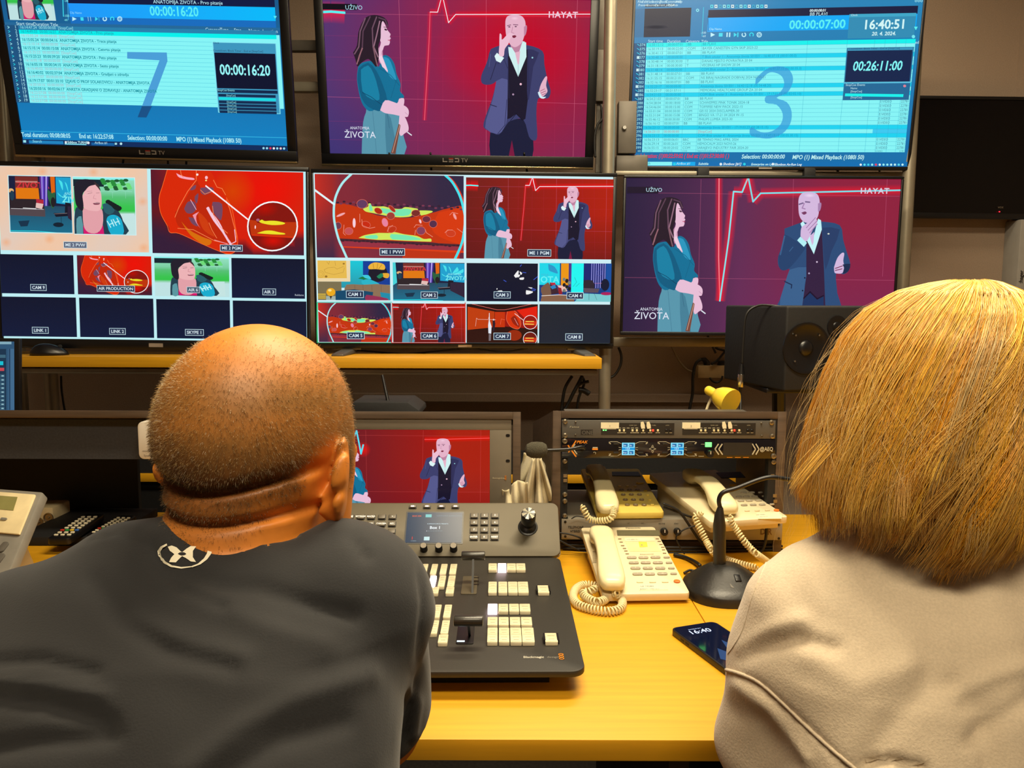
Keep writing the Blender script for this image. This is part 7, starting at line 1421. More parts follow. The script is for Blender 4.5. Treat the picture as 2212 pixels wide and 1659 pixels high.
# ---------------------------------------------------------------- people: smooth bodies from distance fields
def axis(*segs):   # segments (start, end, step) joined into one coordinate array
    o = []
    for a, b, h in segs: o += list(np.arange(a, b-1e-9, h))
    return np.array(o+[segs[-1][1]], dtype=np.float32)
def surf_net(f, xs, ys, zs):
    X, Y, Z = np.meshgrid(xs, ys, zs, indexing='ij'); V = f(X, Y, Z).astype(np.float32); ins = V < 0
    nx, ny, nz = V.shape; acc = np.zeros((nx-1, ny-1, nz-1, 3), np.float32); cnt = np.zeros((nx-1, ny-1, nz-1), np.float32)
    C = (xs, ys, zs)
    def sl(ax, k, off):   # slice of cells touched by an edge along ax offset in the other two axes
        s = [slice(None)]*3; return s
    for ax in range(3):
        o1, o2 = [a for a in range(3) if a != ax]
        for a in (0, 1):
            for b in (0, 1):
                s0 = [None]*3; s1 = [None]*3
                s0[ax] = slice(0, -1); s1[ax] = slice(1, None)
                for o_, k in ((o1, a), (o2, b)): s0[o_] = s1[o_] = slice(k, V.shape[o_]-1+k)
                v0, v1 = V[tuple(s0)], V[tuple(s1)]; cr = (v0 < 0) != (v1 < 0)
                t = np.where(cr, v0/np.where(cr, v0-v1, 1), 0); cnt += cr
                for d in range(3):
                    base = [C[d][s] if False else None for s in range(0)]
                    c = C[d]; sh = [1, 1, 1]
                    if d == ax: lo = c[:-1].reshape([-1 if q == d else 1 for q in range(3)]); hi = c[1:].reshape(lo.shape); val = lo+(hi-lo)*t
                    else: k = a if d == o1 else b; cc = c[k:len(c)-1+k].reshape([-1 if q == d else 1 for q in range(3)]); val = cc+0*t
                    acc[..., d] += np.where(cr, val, 0)
    m = cnt > 0; idx = -np.ones(cnt.shape, np.int64); idx[m] = np.arange(m.sum()); P_ = acc[m]/cnt[m][:, None]
    F_ = []
    for ax in range(3):
        o1, o2 = [a for a in range(3) if a != ax]
        s0 = [slice(1, -1)]*3; s1 = [slice(1, -1)]*3; s0[ax] = slice(0, -1); s1[ax] = slice(1, None)
        i0, i1 = ins[tuple(s0)], ins[tuple(s1)]; w_ = np.argwhere(i0 != i1); fl = i0[tuple(w_.T)]
        g = w_.copy(); g[:, o1] += 1; g[:, o2] += 1
        q = []
        for a, b in ((1, 1), (0, 1), (0, 0), (1, 0)):
            h = g.copy(); h[:, o1] -= a; h[:, o2] -= b; q.append(idx[tuple(h.T)])
        q = np.stack(q, 1)
        if ax == 1: fl = ~fl
        q[~fl] = q[~fl][:, ::-1]; F_.append(q)
    return P_, np.concatenate(F_)
def np_mesh(name, P_, F_, m, parent=None, attr=None, smooth=True, label=None):
    me = bpy.data.meshes.new(name); n = F_.shape[1]; me.vertices.add(len(P_)); me.vertices.foreach_set('co', np.asarray(P_, np.float32).ravel())
    me.loops.add(F_.size); me.loops.foreach_set('vertex_index', F_.astype(np.int32).ravel()); me.polygons.add(len(F_))
    me.polygons.foreach_set('loop_start', np.arange(0, F_.size, n, dtype=np.int32)); me.update(calc_edges=True); me.validate()
    if smooth: me.polygons.foreach_set('use_smooth', [True]*len(me.polygons))
    if attr is not None:
        at = me.color_attributes.new('col', 'FLOAT_COLOR', 'POINT'); at.data.foreach_set('color', np.concatenate([attr, np.ones((len(attr), 1))], 1).astype(np.float32).ravel())
    return link(name, me, m, parent, label=label)
def smin(a, b, k): h = np.clip(.5+.5*(b-a)/k, 0, 1); return b+(a-b)*h-k*h*(1-h)
def smax(a, b, k): return -smin(-a, -b, k)
def ellp(X, Y, Z, c, r):
    x, y, z = (X-c[0])/r[0], (Y-c[1])/r[1], (Z-c[2])/r[2]; k = np.sqrt(x*x+y*y+z*z); return (k-1)*min(r)*.5+(k-1)*np.mean(r)*.5
def cone(X, Y, Z, a, b, r0, r1):
    a = np.array(a); b = np.array(b); d = b-a; t = np.clip(((X-a[0])*d[0]+(Y-a[1])*d[1]+(Z-a[2])*d[2])/(d@d), 0, 1)
    return np.sqrt((X-a[0]-t*d[0])**2+(Y-a[1]-t*d[1])**2+(Z-a[2]-t*d[2])**2)-(r0+(r1-r0)*t)
def stackf(X, Y, Z, T, e=2.4):   # T rows: z, cx, cy, half width, half depth
    T = np.array(T); z = T[:, 0]; cx, cy, a, b = [np.interp(Z, z, T[:, i]) for i in (1, 2, 3, 4)]
    k = (np.abs((X-cx)/a)**e+np.abs((Y-cy)/b)**e)**(1/e); d = (k-1)*np.minimum(a, b)
    return smax(d, smax(Z-z[-1], z[0]-Z, .01), .03)
def hand(X, Y, Z, w, d, up, side, k=.006):
    """five-fingered hand at wrist w pointing along d; side=+1 thumb to the left"""
    w = np.array(w); d = np.array(d)/np.linalg.norm(d); up = np.array(up, float); up -= d*(up@d); up /= np.linalg.norm(up); s = np.cross(d, up)*side
    D = cone(X, Y, Z, w, w+d*.03, .024, .027)
    for i, o in enumerate((-.028, -.010, .009, .026)): D = smin(D, cone(X, Y, Z, w+d*.02+s*o*.6, w+d*.088+s*o, .014, .012), .012)
    for i, (o, L) in enumerate(((-.028, .060), (-.010, .076), (.009, .072), (.027, .055))):
        p0 = w+d*.09+s*o; p1 = p0+d*L*.5+up*.006+s*o*.12; p2 = p1+d*L*.33-up*.012; p3 = p2+d*L*.2-up*.016
        D = smin(D, cone(X, Y, Z, p0, p1, .0098, .0088), k); D = smin(D, cone(X, Y, Z, p1, p2, .0088, .008), k*.6); D = smin(D, cone(X, Y, Z, p2, p3, .008, .007), k*.6)
    q0 = w+d*.025-s*.022; q1 = q0+d*.035-s*.026-up*.006; q2 = q1+d*.032-s*.006-up*.006
    return smin(smin(D, cone(X, Y, Z, q0, q1, .015, .011), .01), cone(X, Y, Z, q1, q2, .011, .0085), .006)
def head_local(x, y, z, hair=False):
    """skull, face and ears; x right, y face, z up; origin in the middle of the skull"""
    D = ellp(x, y, z, (0, -.008, .0), (.0735, .088, .085)); D = smin(D, ellp(x, y, z, (0, -.036, -.010), (.064, .056, .064)), .015)
    D = smin(D, ellp(x, y, z, (0, .04, -.052), (.060, .053, .072)), .025); D = smin(D, ellp(x, y, z, (0, .056, -.098), (.044, .040, .034)), .03)
    D = smin(D, cone(x, y, z, (0, .088, -.022), (0, .106, -.052), .007, .011), .012)      # nose
    for s in (-1, 1):
        D = smin(D, cone(x, y, z, (s*.012, .088, -.012), (s*.036, .074, -.013), .005, .004), .012)    # brow
        D = smax(D, -ellp(x, y, z, (s*.031, .096, -.026), (.017, .012, .010)), .010); D = smin(D, ellp(x, y, z, (s*.031, .078, -.026), (.0125, .0125, .0125)), .003)
        e = ellp(x*math.cos(.35*s)+y*math.sin(.35*s)*0+0*y, y, z, (s*.083, -.004, -.036), (.0085, .020, .033)); e = ellp(x-s*.012*np.clip((.004-y)/.02, -1, 1.3), y, z, (s*.079, -.007, -.036), (.0085, .023, .035))
        e = smin(e, ellp(x, y, z, (s*.0785, -.002, -.060), (.007, .012, .011)), .012); e = smax(e, -ellp(x, y, z, (s*.097, .008, -.034), (.010, .010, .018)), .005); D = smin(D, e, .007)
    D = smin(D, ellp(x, y, z, (0, .093, -.074), (.024, .010, .006)), .005); D = smin(D, ellp(x, y, z, (0, .091, -.084), (.021, .010, .006)), .005)
    return D
def inv_rot(M, X, Y, Z, c):
    R = np.array(M.to_3x3()); dx, dy, dz = X-c[0], Y-c[1], Z-c[2]
    return (R[0, 0]*dx+R[1, 0]*dy+R[2, 0]*dz, R[0, 1]*dx+R[1, 1]*dy+R[2, 1]*dz, R[0, 2]*dx+R[1, 2]*dy+R[2, 2]*dz)
def normals(o):
    n = np.zeros(len(o.data.vertices)*3, np.float32); o.data.vertices.foreach_get('normal', n); return n.reshape(-1, 3)
def coords(o):
    n = np.zeros(len(o.data.vertices)*3, np.float32); o.data.vertices.foreach_get('co', n); return n.reshape(-1, 3)
def segdist(px, py, pts):
    D = np.full(px.shape, 1e9); pts = [np.array(p, float) for p in pts]
    for a, b in zip(pts[:-1], pts[1:]):
        d = b-a; t = np.clip(((px-a[0])*d[0]+(py-a[1])*d[1])/(d@d), 0, 1); D = np.minimum(D, np.hypot(px-a[0]-t*d[0], py-a[1]-t*d[1]))
    return D
def project(p): d = p-EYE; z = d@FW; return CX+F*(d@RT)/z, CY-F*(d@UP)/z
def lumps(p, seed, freqs, amp):
    r = np.random.RandomState(seed); o = np.zeros(len(p))
    for f in freqs:
        k = r.randn(3); k /= np.linalg.norm(k); k2 = r.randn(3); o += np.sin(p@k*f+r.rand()*6+1.6*np.sin(p@k2*f*.6+r.rand()*6))*amp*(freqs[0]/f)
    return o
def displace_folds(o, folds, seed, amp=.0012):
    """cloth folds: valleys (negative) and ridges (positive) laid across the garment, plus soft random creases"""
    p = coords(o).astype(float); n = normals(o); u, v = project(p); d = lumps(p, seed, (28, 45, 70), amp)
    back = np.clip(-n[:, 1]*1.6+.2, 0, 1)
    for pts, w_, h_ in folds: d += h_*np.exp(-(segdist(u, v, pts)/w_)**2)*back
    p += n*d[:, None]; o.data.vertices.foreach_set('co', p.astype(np.float32).ravel()); o.data.update()
def strands(name, roots, m, parent, cols, r0, r1=None, kind=None, seg=3):
    """roots: (n strands, k points, 3) -> one mesh of thin tapering tubes"""
    n, k, _ = roots.shape; t = np.gradient(roots, axis=1); t /= np.linalg.norm(t, axis=2, keepdims=True)+1e-12
    a = np.cross(t, np.array([.3, .8, .52])); a /= np.linalg.norm(a, axis=2, keepdims=True)+1e-12; b = np.cross(t, a)
    r0 = np.broadcast_to(np.asarray(r0, float).reshape(-1, 1), (n, 1)); tt = np.linspace(0, 1, k)[None, :]; rad = r0*(1-tt**3*.75)
    if k > 3: rad = rad*np.minimum(1, .5+tt*6)
    vs = np.stack([roots+(a*math.cos(2*PI*j/seg)+b*math.sin(2*PI*j/seg))*rad[..., None] for j in range(seg)], 2)   # n,k,seg,3
    base = (np.arange(n)*k*seg)[:, None, None]; ii = np.arange(k-1)[None, :, None]*seg; jj = np.arange(seg)[None, None, :]; j2 = (jj+1) % seg
    F_ = np.stack([base+ii+jj, base+ii+j2, base+ii+seg+j2, base+ii+seg+jj], -1).reshape(-1, 4)
    o = np_mesh(name, vs.reshape(-1, 3), F_, m, parent, attr=np.repeat(cols, k*seg, 0))
    if kind: o['kind'] = kind
    return o

# ================= the man =================
HC = np.array([-.214, .675, 1.221]); HM = Matrix.Rotation(R_(-22), 4, 'Z') @ Matrix.Rotation(R_(-6), 4, 'X') @ Matrix.Rotation(R_(3), 4, 'Y')
shR, shL = (-.126, .615, 1.083), (-.394, .60, 1.046); elR, elL = (-.130, .715, .925), (-.46, .73, .90); haR, haL = (-.215, 1.10, .828), (-.36, 1.08, .828)
TM = [(.44, -.245, .40, .15, .12), (.52, -.245, .41, .165, .13), (.70, -.245, .44, .160, .12), (.85, -.245, .475, .158, .115), (.95, -.245, .52, .160, .112), (1.02, -.247, .555, .168, .105), (1.08, -.25, .59, .160, .09), (1.112, -.25, .61, .12, .07), (1.138, -.247, .625, .07, .05)]
def man_body(X, Y, Z):
    x, y, z = inv_rot(HM, X, Y, Z, HC); D = head_local(x, y, z)
    D = smin(D, cone(X, Y, Z, (-.218, .650, 1.17), (-.236, .632, 1.09), .056, .060), .022)
    bk = np.clip(-(y)/.05, 0, 1)
    D = smin(D, ellp(x, y, z, (0, -.044, -.066), (.056, .036, .014)), .008)
    D = D+bk*(.011*np.exp(-((z+.050-4.5*x*x)/.0046)**2)+.008*np.exp(-((z+.076-3.5*x*x)/.0042)**2))
    T2 = [(a, b, c, d-.018, e-.018) for a, b, c, d, e in TM]; D = smin(D, stackf(X, Y, Z, T2), .03)
    for s, e, h, sd in ((shR, elR, haR, 1), (shL, elL, haL, -1)):
        D = smin(D, cone(X, Y, Z, s, e, .046, .040), .03); w_ = np.array(e)+(np.array(h)-np.array(e))*.78; D = smin(D, cone(X, Y, Z, e, w_, .040, .025), .02)
        D = smin(D, hand(X, Y, Z, w_, np.array(h)-np.array(e), (0, 0, 1), sd), .012)
    for s in (-1, 1):
        hp = (-.245+s*.085, .44, .53); kn = (-.245+s*.13, .86, .50); an = (-.245+s*.12, .84, .09)
        D = smin(D, cone(X, Y, Z, hp, kn, .075, .052), .04); D = smin(D, cone(X, Y, Z, kn, an, .05, .034), .03); D = smin(D, cone(X, Y, Z, (an[0], an[1]-.02, .045), (an[0], an[1]+.13, .04), .035, .03), .03)
    return D
M_skin = mat('skin', (214, 142, 92), .5, attr='col', sss=.06, var=.05, scale=60, bump=.15)
xs_ = axis((-.60, -.335, .007), (-.335, -.105, .0026), (-.105, .02, .006)); ys_ = axis((.24, .56, .012), (.56, .80, .003), (.80, 1.25, .007)); zs_ = axis((-.0, .74, .014), (.74, .9, .006), (.9, 1.07, .009), (1.07, 1.32, .0026))
Pm, Fm = surf_net(man_body, xs_, ys_, zs_)
def scalp(p):   # hair cover 0..1 from head-local position
    x, y, z = inv_rot(HM, p[:, 0], p[:, 1], p[:, 2], HC)
    top = np.sqrt((x+.0)**2/.052**2+(y+.005)**2/.074**2); h = np.clip((top-.55)/.75, 0, 1); h = np.where(z > .0, h*np.clip(1.25-z*7, .12, 1), 1)
    h *= np.clip((z+.104-4.5*x*x)/.03, 0, 1); h *= np.where(y > .035, np.clip((.06-y)/.02, 0, 1), 1)
    er = np.clip((np.hypot((y+.004)*1.15, z+.040)-.026)/.016, 0, 1); h = h*np.where(np.abs(x) > .045, er+(1-er)*np.clip((.062-np.abs(x))/.017, 0, 1), 1); low_ = np.clip((-.040-z)/.02, 0, 1); return h*(1-low_*np.clip((np.abs(x)-.035+.25*(y+.04))/.02, 0, 1))*(1-.2*low_)
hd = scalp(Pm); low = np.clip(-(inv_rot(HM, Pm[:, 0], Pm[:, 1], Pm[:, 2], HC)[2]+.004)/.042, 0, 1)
skc = np.array(lin((222, 134, 48))); hrc = np.array(lin((138, 100, 52))); hr_shade = np.array(lin((44, 33, 25)))  # last tone paints the shade under the back of the skull into the hair
hc_ = hrc[None]*(1-low[:, None])+hr_shade[None]*low[:, None]; nz_ = .5+.5*np.clip(lumps(Pm.astype(float), 5, (90, 160, 300), .6), -1, 1)
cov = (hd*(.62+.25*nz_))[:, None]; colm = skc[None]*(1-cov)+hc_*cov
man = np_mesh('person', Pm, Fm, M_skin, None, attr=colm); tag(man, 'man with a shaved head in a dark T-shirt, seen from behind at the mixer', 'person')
# stubble hairs
nm = normals(man); hz_ = HC[2]-.075
cand = np.where((hd > .05) & (Pm[:, 2] > 1.12) & (RS.rand(len(Pm)) < hd))[0]; pick = RS.choice(cand, 30000); bp = Pm[pick].astype(float)+RS.randn(30000, 3)*.0010; bn = nm[pick].astype(float)
comb = np.array([.15, -.2, -.9]); dirn = bn*.75+comb*.55+RS.randn(30000, 3)*.25; dirn -= 0; dirn /= np.linalg.norm(dirn, axis=1, keepdims=True); L_ = (.0009+.0022*hd[pick]*RS.rand(30000))[:, None]
rts = np.stack([bp-bn*.0006, bp+dirn*L_*.5+bn*.0002, bp+dirn*L_], 1)
mixk = RS.rand(30000, 1); hcols = np.array(lin((112, 82, 48)))*(1-mixk)+np.array(lin((196, 158, 96)))*mixk; hcols = np.where(RS.rand(30000, 1) < .06, np.array(lin((226, 210, 180)))[None], hcols); lw = low[pick][:, None]; hcols = hcols*(1-.6*lw)  # hairs low on the head are coloured darker for the same painted shade
M_hair = mat('hair_strand', (150, 120, 80), .38, attr='col', var=.0)
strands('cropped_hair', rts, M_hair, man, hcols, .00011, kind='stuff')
# T-shirt
def man_shirt(X, Y, Z):
    D = stackf(X, Y, Z, [(z, a, b, c, d) for z, a, b, c, d in TM])
    D = smin(D, cone(X, Y, Z, (-.225, .63, 1.098), shR, .045, .056), .03); D = smin(D, cone(X, Y, Z, (-.265, .625, 1.105), shL, .043, .057), .035)
    D = smin(D, ellp(X, Y, Z, (-.135, .625, 1.098), (.040, .05, .045)), .02); D = smin(D, ellp(X, Y, Z, (-.315, .625, 1.118), (.030, .028, .024)), .02)
    for s, e in ((shR, elR), (shL, elL)):
        s, e = np.array(s), np.array(e); c = cone(X, Y, Z, s, s+(e-s)*1.0, .058, .056); d = (e-s)/np.linalg.norm(e-s); h = s+(e-s)*.93
        c = smax(c, (X-h[0])*d[0]+(Y-h[1])*d[1]+(Z-h[2])*d[2], .018); D = smin(D, c, .022)
    # neck opening
    nk = cone(X, Y, Z, (-.202, .685, 1.25), (-.220, .650, 1.10), .066, .066); D = smax(D, -nk, .004); return smax(D, .50-Z, .01)
xs2 = axis((-.60, .02, .0048)); ys2 = axis((.24, .82, .0055)); zs2 = axis((.47, .9, .010), (.9, 1.2, .0045))
Ps, Fs = surf_net(man_shirt, xs2, ys2, zs2)
M_shirt = mat('tshirt_charcoal', (26, 26, 29), .85, var=.06, scale=700, bump=.12, sheen=.15)
shirt = np_mesh('t_shirt', Ps, Fs, M_shirt, man)
displace_folds(shirt, [([(395, 1235), (470, 1262), (560, 1268), (680, 1310), (760, 1330)], 20, -.0040), ([(330, 1170), (345, 1220), (390, 1270), (480, 1310)], 14, -.004), ([(430, 1290), (560, 1350), (700, 1390)], 26, .0028), ([(200, 1250), (270, 1340), (360, 1400), (500, 1440)], 24, -.0036), ([(290, 1340), (420, 1400), (520, 1420)], 22, .0026), ([(-50, 1430), (90, 1425), (200, 1450)], 16, -.004), ([(-50, 1500), (100, 1520), (230, 1560)], 20, -.0045), ([(-50, 1470), (100, 1482), (220, 1500)], 16, .003), ([(-50, 1625), (110, 1600), (240, 1590)], 22, -.004), ([(400, 1670), (520, 1570), (640, 1510), (800, 1460)], 26, .0036), ([(470, 1690), (600, 1600), (740, 1560)], 26, -.0036), ([(560, 1440), (700, 1440), (850, 1400)], 30, -.0022), ([(905, 1190), (915, 1300), (908, 1450), (872, 1590)], 7, -.0028), ([(760, 1160), (775, 1175), (790, 1200)], 14, -.003), ([(880, 1480), (905, 1520), (895, 1590)], 12, .003), ([(250, 1140), (300, 1165), (340, 1200)], 14, -.003), ([(60, 1220), (150, 1180), (250, 1150)], 4, -.0016)], 3, .0010)
def sheetify(o, t=.004):   # nothing: the shirt is a closed volume around the body
    return o
# logo printed under the collar
def bvh_of(o):
    me = o.data; return BVHTree.FromPolygons([v.co.copy() for v in me.vertices], [tuple(p.vertices) for p in me.polygons])
BV = bvh_of(shirt)
def hit(bv, x, y, off=.0006):
    r = Vector(ray(x, y)).normalized(); h = bv.ray_cast(Vector(EYE), r)
    if h[0] is None: return None
    n = h[1] if h[1].dot(r) < 0 else -h[1]; return h[0]+n*off
def decal(name, polys, m, parent, bv, cell=2.0, off=.0007):
    vs = []; fs = []
    for pts in polys:
        bm = bmesh.new(); vv = [bm.verts.new((x, y, 0)) for x, y in pts]; f = bm.faces.new(vv); bmesh.ops.triangulate(bm, faces=[f]); bmesh.ops.subdivide_edges(bm, edges=bm.edges[:], cuts=3, use_grid_fill=True)
        bmesh.ops.triangulate(bm, faces=bm.faces[:]); bm.verts.index_update(); n = len(vs); ok = {}
        for v in bm.verts:
            h = hit(bv, v.co.x, v.co.y, off)
            if h is not None: ok[v.index] = len(vs); vs.append(tuple(h))
        for f in bm.faces:
            if all(v.index in ok for v in f.verts): fs.append(tuple(ok[v.index] for v in f.verts))
        bm.free()
    me = bpy.data.meshes.new(name); me.from_pydata(vs, [], fs); return link(name, me, m, parent)
lc = lambda s: [(280+float(a.split(',')[0])/2.86, 680+float(a.split(',')[1])/2.86) for a in s.split()]
M_logo = mat('logo_print', (232, 224, 200), .6)
def arcband(pts_o, pts_i): return lc(pts_o)+lc(pts_i)[::-1]
decal('shirt_logo', [lc('238,1436 262,1428 292,1440 318,1466 328,1468 352,1448 378,1432 412,1434 392,1462 372,1480 392,1500 412,1530 380,1526 350,1506 326,1494 312,1506 286,1532 246,1530 258,1504 278,1482 252,1462'),
    arcband('232,1416 196,1432 176,1462 184,1500 214,1536 258,1560 320,1570 390,1560', '236,1426 208,1442 194,1466 202,1496 226,1526 264,1550 320,1560 388,1554'),
    arcband('388,1562 440,1544 480,1514 506,1478 510,1450 496,1438 470,1434', '386,1554 424,1540 460,1508 478,1478 484,1456 478,1444 466,1438')], M_logo, shirt, BV)
decal('logo_counter', [lc('300,1480 312,1473 326,1470 342,1474 352,1481 342,1488 326,1491 312,1488')], M_shirt, shirt, BV, off=.0011)
# trousers, shoes, chair below the frame
M_denim = mat('trouser_denim', (38, 44, 60), .85, var=.1, scale=200, bump=.2); M_shoe = mat('shoe_black', (22, 22, 24), .5)
def trousers(cx, cy, hipz=.53, ky=.42):
    def f(X, Y, Z):
        D = ellp(X, Y, Z, (cx, cy, .56), (.175, .14, .11))
        for s in (-1, 1):
            kn = (cx+s*.13, cy+ky, .50); an = (cx+s*.12, cy+ky-.02, .12); D = smin(D, cone(X, Y, Z, (cx+s*.085, cy, .53), kn, .092, .066), .04); D = smin(D, cone(X, Y, Z, kn, an, .064, .052), .03)
        return smax(D, .09-Z, .005)
    return f
def chair(cx, cy, label, seat_w=.46):
    t = empty('office_chair', (cx, cy, 0), 0, label, 'chair', 'office chairs at the desk'); m = M_blackm; L = lambda o: o
    MB().prism(rrect(seat_w, .44, .06, 5), .38, .445).build('seat', m, t, bevel=.015); MB().cyl((0, 0, .08), (0, 0, .38), .028).build('gas_lift', M_steeld, t, smooth=True)
    for k in range(5):
        a = R_(72*k+18); MB().add([(math.cos(a+s)*r_, math.sin(a+s)*r_, z) for r_, s, z in ((.03, .8, .06), (.03, -.8, .06), (.29, -.05, .06), (.29, .05, .06), (.03, .8, .1), (.03, -.8, .1), (.29, -.05, .08), (.29, .05, .08))], [(0, 1, 2, 3), (7, 6, 5, 4), (0, 4, 5, 1), (1, 5, 6, 2), (2, 6, 7, 3), (3, 7, 4, 0)]).build('base_spoke', M_black, t); MB().cyl((math.cos(a)*.29-.012, math.sin(a)*.29, .03), (math.cos(a)*.29+.012, math.sin(a)*.29, .03), .03, seg=14).build('castor', M_black, t)
    return t
def shoes(cx, cy, par, ky=.42):
    for s in (-1, 1):
        x, y = cx+s*.12, cy+ky-.02; o = loft('shoe', [((x, y-.10, .05), .02, .03), ((x, y-.085, .052), .038, .05), ((x, y, .05), .042, .049), ((x, y+.10, .042), .048, .041), ((x, y+.16, .034), .044, .033), ((x, y+.19, .028), .022, .022)], M_shoe, par, e=2.6)
Pt, Ft = surf_net(trousers(-.245, .43), axis((-.55, .06, .010)), axis((.24, .98, .010)), axis((.06, .70, .010))); np_mesh('trousers', Pt, Ft, M_denim, man); shoes(-.245, .43, man); chair(-.245, .42, 'black office chair under the man')

# ================= the woman =================
WC = np.array([.452, .868, 1.222]); WM_ = Matrix.Rotation(R_(8), 4, 'Z') @ Matrix.Rotation(R_(-8), 4, 'X')
wsL, wsR = (.350, .852, .972), (.612, .86, .985); weL, weR = (.320, .862, .82), (.640, .88, .82); whL, whR = (.40, 1.17, .800), (.52, 1.18, .800)
TW = [(.44, .46, .74, .17, .14), (.55, .46, .745, .19, .15), (.70, .46, .77, .185, .14), (.85, .46, .80, .185, .135), (.94, .46, .825, .185, .125), (1.0, .46, .845, .165, .105), (1.04, .46, .86, .13, .08), (1.075, .46, .868, .085, .06), (1.095, .46, .872, .055, .045)]
def wom_body(X, Y, Z):
    x, y, z = inv_rot(WM_, X, Y, Z, WC); D = head_local(x, y, z); D = smin(D, cone(X, Y, Z, (.455, .855, 1.16), (.46, .862, 1.05), .050, .056), .03)
    D = smin(D, stackf(X, Y, Z, [(a, b, c, d-.03, e-.03) for a, b, c, d, e in TW[:-1]]), .03)
    for s, e, h, sd in ((wsL, weL, whL, -1), (wsR, weR, whR, 1)):
        D = smin(D, cone(X, Y, Z, s, e, .042, .036), .03); w_ = np.array(e)+(np.array(h)-np.array(e))*.76; D = smin(D, cone(X, Y, Z, e, w_, .036, .022), .02); D = smin(D, hand(X, Y, Z, w_, np.array(h)-np.array(e), (0, 0, 1), sd), .012)
    for s in (-1, 1):
        hp = (.46+s*.085, .76, .53); kn = (.46+s*.12, 1.18, .50); an = (.46+s*.11, 1.16, .09)
        D = smin(D, cone(X, Y, Z, hp, kn, .07, .05), .04); D = smin(D, cone(X, Y, Z, kn, an, .048, .032), .03); D = smin(D, cone(X, Y, Z, (an[0], an[1]-.02, .045), (an[0], an[1]+.12, .04), .034, .028), .03)
    return D
Pw, Fw = surf_net(wom_body, axis((.22, .80, .0062)), axis((.55, .8, .012), (.8, 1.36, .0055)), axis((.0, .74, .016), (.74, .84, .006), (.84, 1.08, .012), (1.08, 1.33, .005)))
wom = np_mesh('person', Pw, Fw, M_skin, None, attr=np.tile(np.array(lin((232, 176, 132))), (len(Pw), 1))); tag(wom, 'woman with a blond bob in a pale beige sweatshirt, seen from behind', 'person')
def sweater(X, Y, Z):
    D = stackf(X, Y, Z, TW, 2.5)
    D = smin(D, cone(X, Y, Z, (.43, .865, 1.055), wsL, .040, .072), .04); D = smin(D, cone(X, Y, Z, (.49, .865, 1.055), wsR, .040, .074), .04)
    for s, e, h in ((wsL, weL, whL), (wsR, weR, whR)):
        s, e, h = np.array(s), np.array(e), np.array(h); m_ = s*.55+e*.45; D = smin(D, cone(X, Y, Z, s, m_, .074, .083), .03); D = smin(D, cone(X, Y, Z, m_, e, .083, .076), .03); w_ = e+(h-e)*.74; D = smin(D, cone(X, Y, Z, e, w_, .070, .045), .03); dd = (h-e)/np.linalg.norm(h-e)
        D = smax(D, -smax(cone(X, Y, Z, w_-dd*.01, w_+dd*.2, .028, .03), -((X-w_[0])*dd[0]+(Y-w_[1])*dd[1]+(Z-w_[2])*dd[2])-.02, .004), .004)
    D = smax(D, -cone(X, Y, Z, (.455, .862, 1.2), (.46, .868, 1.06), .052, .058), .006); return smax(D, .47-Z, .01)
Pq, Fq = surf_net(sweater, axis((.19, .76, .0055)), axis((.58, .8, .0055), (.8, 1.2, .0075)), axis((.44, .78, .011), (.78, 1.14, .0052)))
M_swt = mat('sweatshirt_beige', (208, 190, 164), .9, var=.05, scale=380, bump=.3, sheen=.25)
swt = np_mesh('sweatshirt', Pq, Fq, M_swt, wom)
displace_folds(swt, [([(1640, 1230), (1610, 1330), (1575, 1430)], 20, .004), ([(1570, 1430), (1640, 1400), (1720, 1380), (1800, 1400)], 18, -.006), ([(1600, 1400), (1670, 1360), (1730, 1340)], 20, .005), ([(1555, 1440), (1640, 1478), (1740, 1570), (1850, 1680)], 9, -.003), ([(1560, 1520), (1640, 1560), (1700, 1650)], 24, -.005), ([(1590, 1480), (1660, 1530), (1740, 1640)], 14, .004), ([(2060, 1480), (2120, 1540), (2140, 1660)], 26, -.006), ([(2212, 1440), (2140, 1460), (2070, 1500)], 20, .005), ([(1850, 1680), (1930, 1560), (2000, 1480)], 34, -.0045), ([(1760, 1420), (1850, 1480), (1960, 1440)], 34, .004), ([(1900, 1300), (1990, 1380), (2010, 1440)], 40, -.003), ([(1700, 1250), (1760, 1330), (1850, 1370)], 30, -.003), ([(1860, 1200), (1920, 1260), (2050, 1290)], 30, .003), ([(1870, 1655), (1930, 1645), (1990, 1660)], 10, -.009), ([(2100, 1600), (2180, 1540), (2230, 1500)], 20, -.005), ([(1740, 1150), (1790, 1140), (1830, 1150)], 10, -.003)], 11, .0022)
BW = bvh_of(swt)
sp_ = [hit(BW, *q, off=.0004) for q in spline([(1552, 1437), (1566, 1446), (1600, 1456), (1640, 1474), (1690, 1517), (1740, 1566), (1790, 1612), (1845, 1659), (1880, 1690)], 8)]
sp_ = [p for p in sp_ if p is not None]; MB().tube(sp_, .0022, 6).build('sleeve_seam', M_swt, swt, smooth=True, ang=0)
sp_ = [hit(BW, *q, off=.0001) for q in spline([(1655, 1215), (1625, 1290), (1600, 1370), (1560, 1430)], 8)]; sp_ = [p for p in sp_ if p is not None]
if len(sp_) > 3: MB().tube(sp_, .0009, 5).build('sleeve_seam', M_swt, swt, smooth=True, ang=0)
Pt, Ft = surf_net(trousers(.46, .76), axis((.16, .78, .010)), axis((.56, 1.3, .010)), axis((.06, .70, .010))); np_mesh('trousers', Pt, Ft, mat('trouser_black', (30, 30, 34), .85), wom); shoes(.46, .76, wom); chair(.46, .74, 'black office chair under the woman')
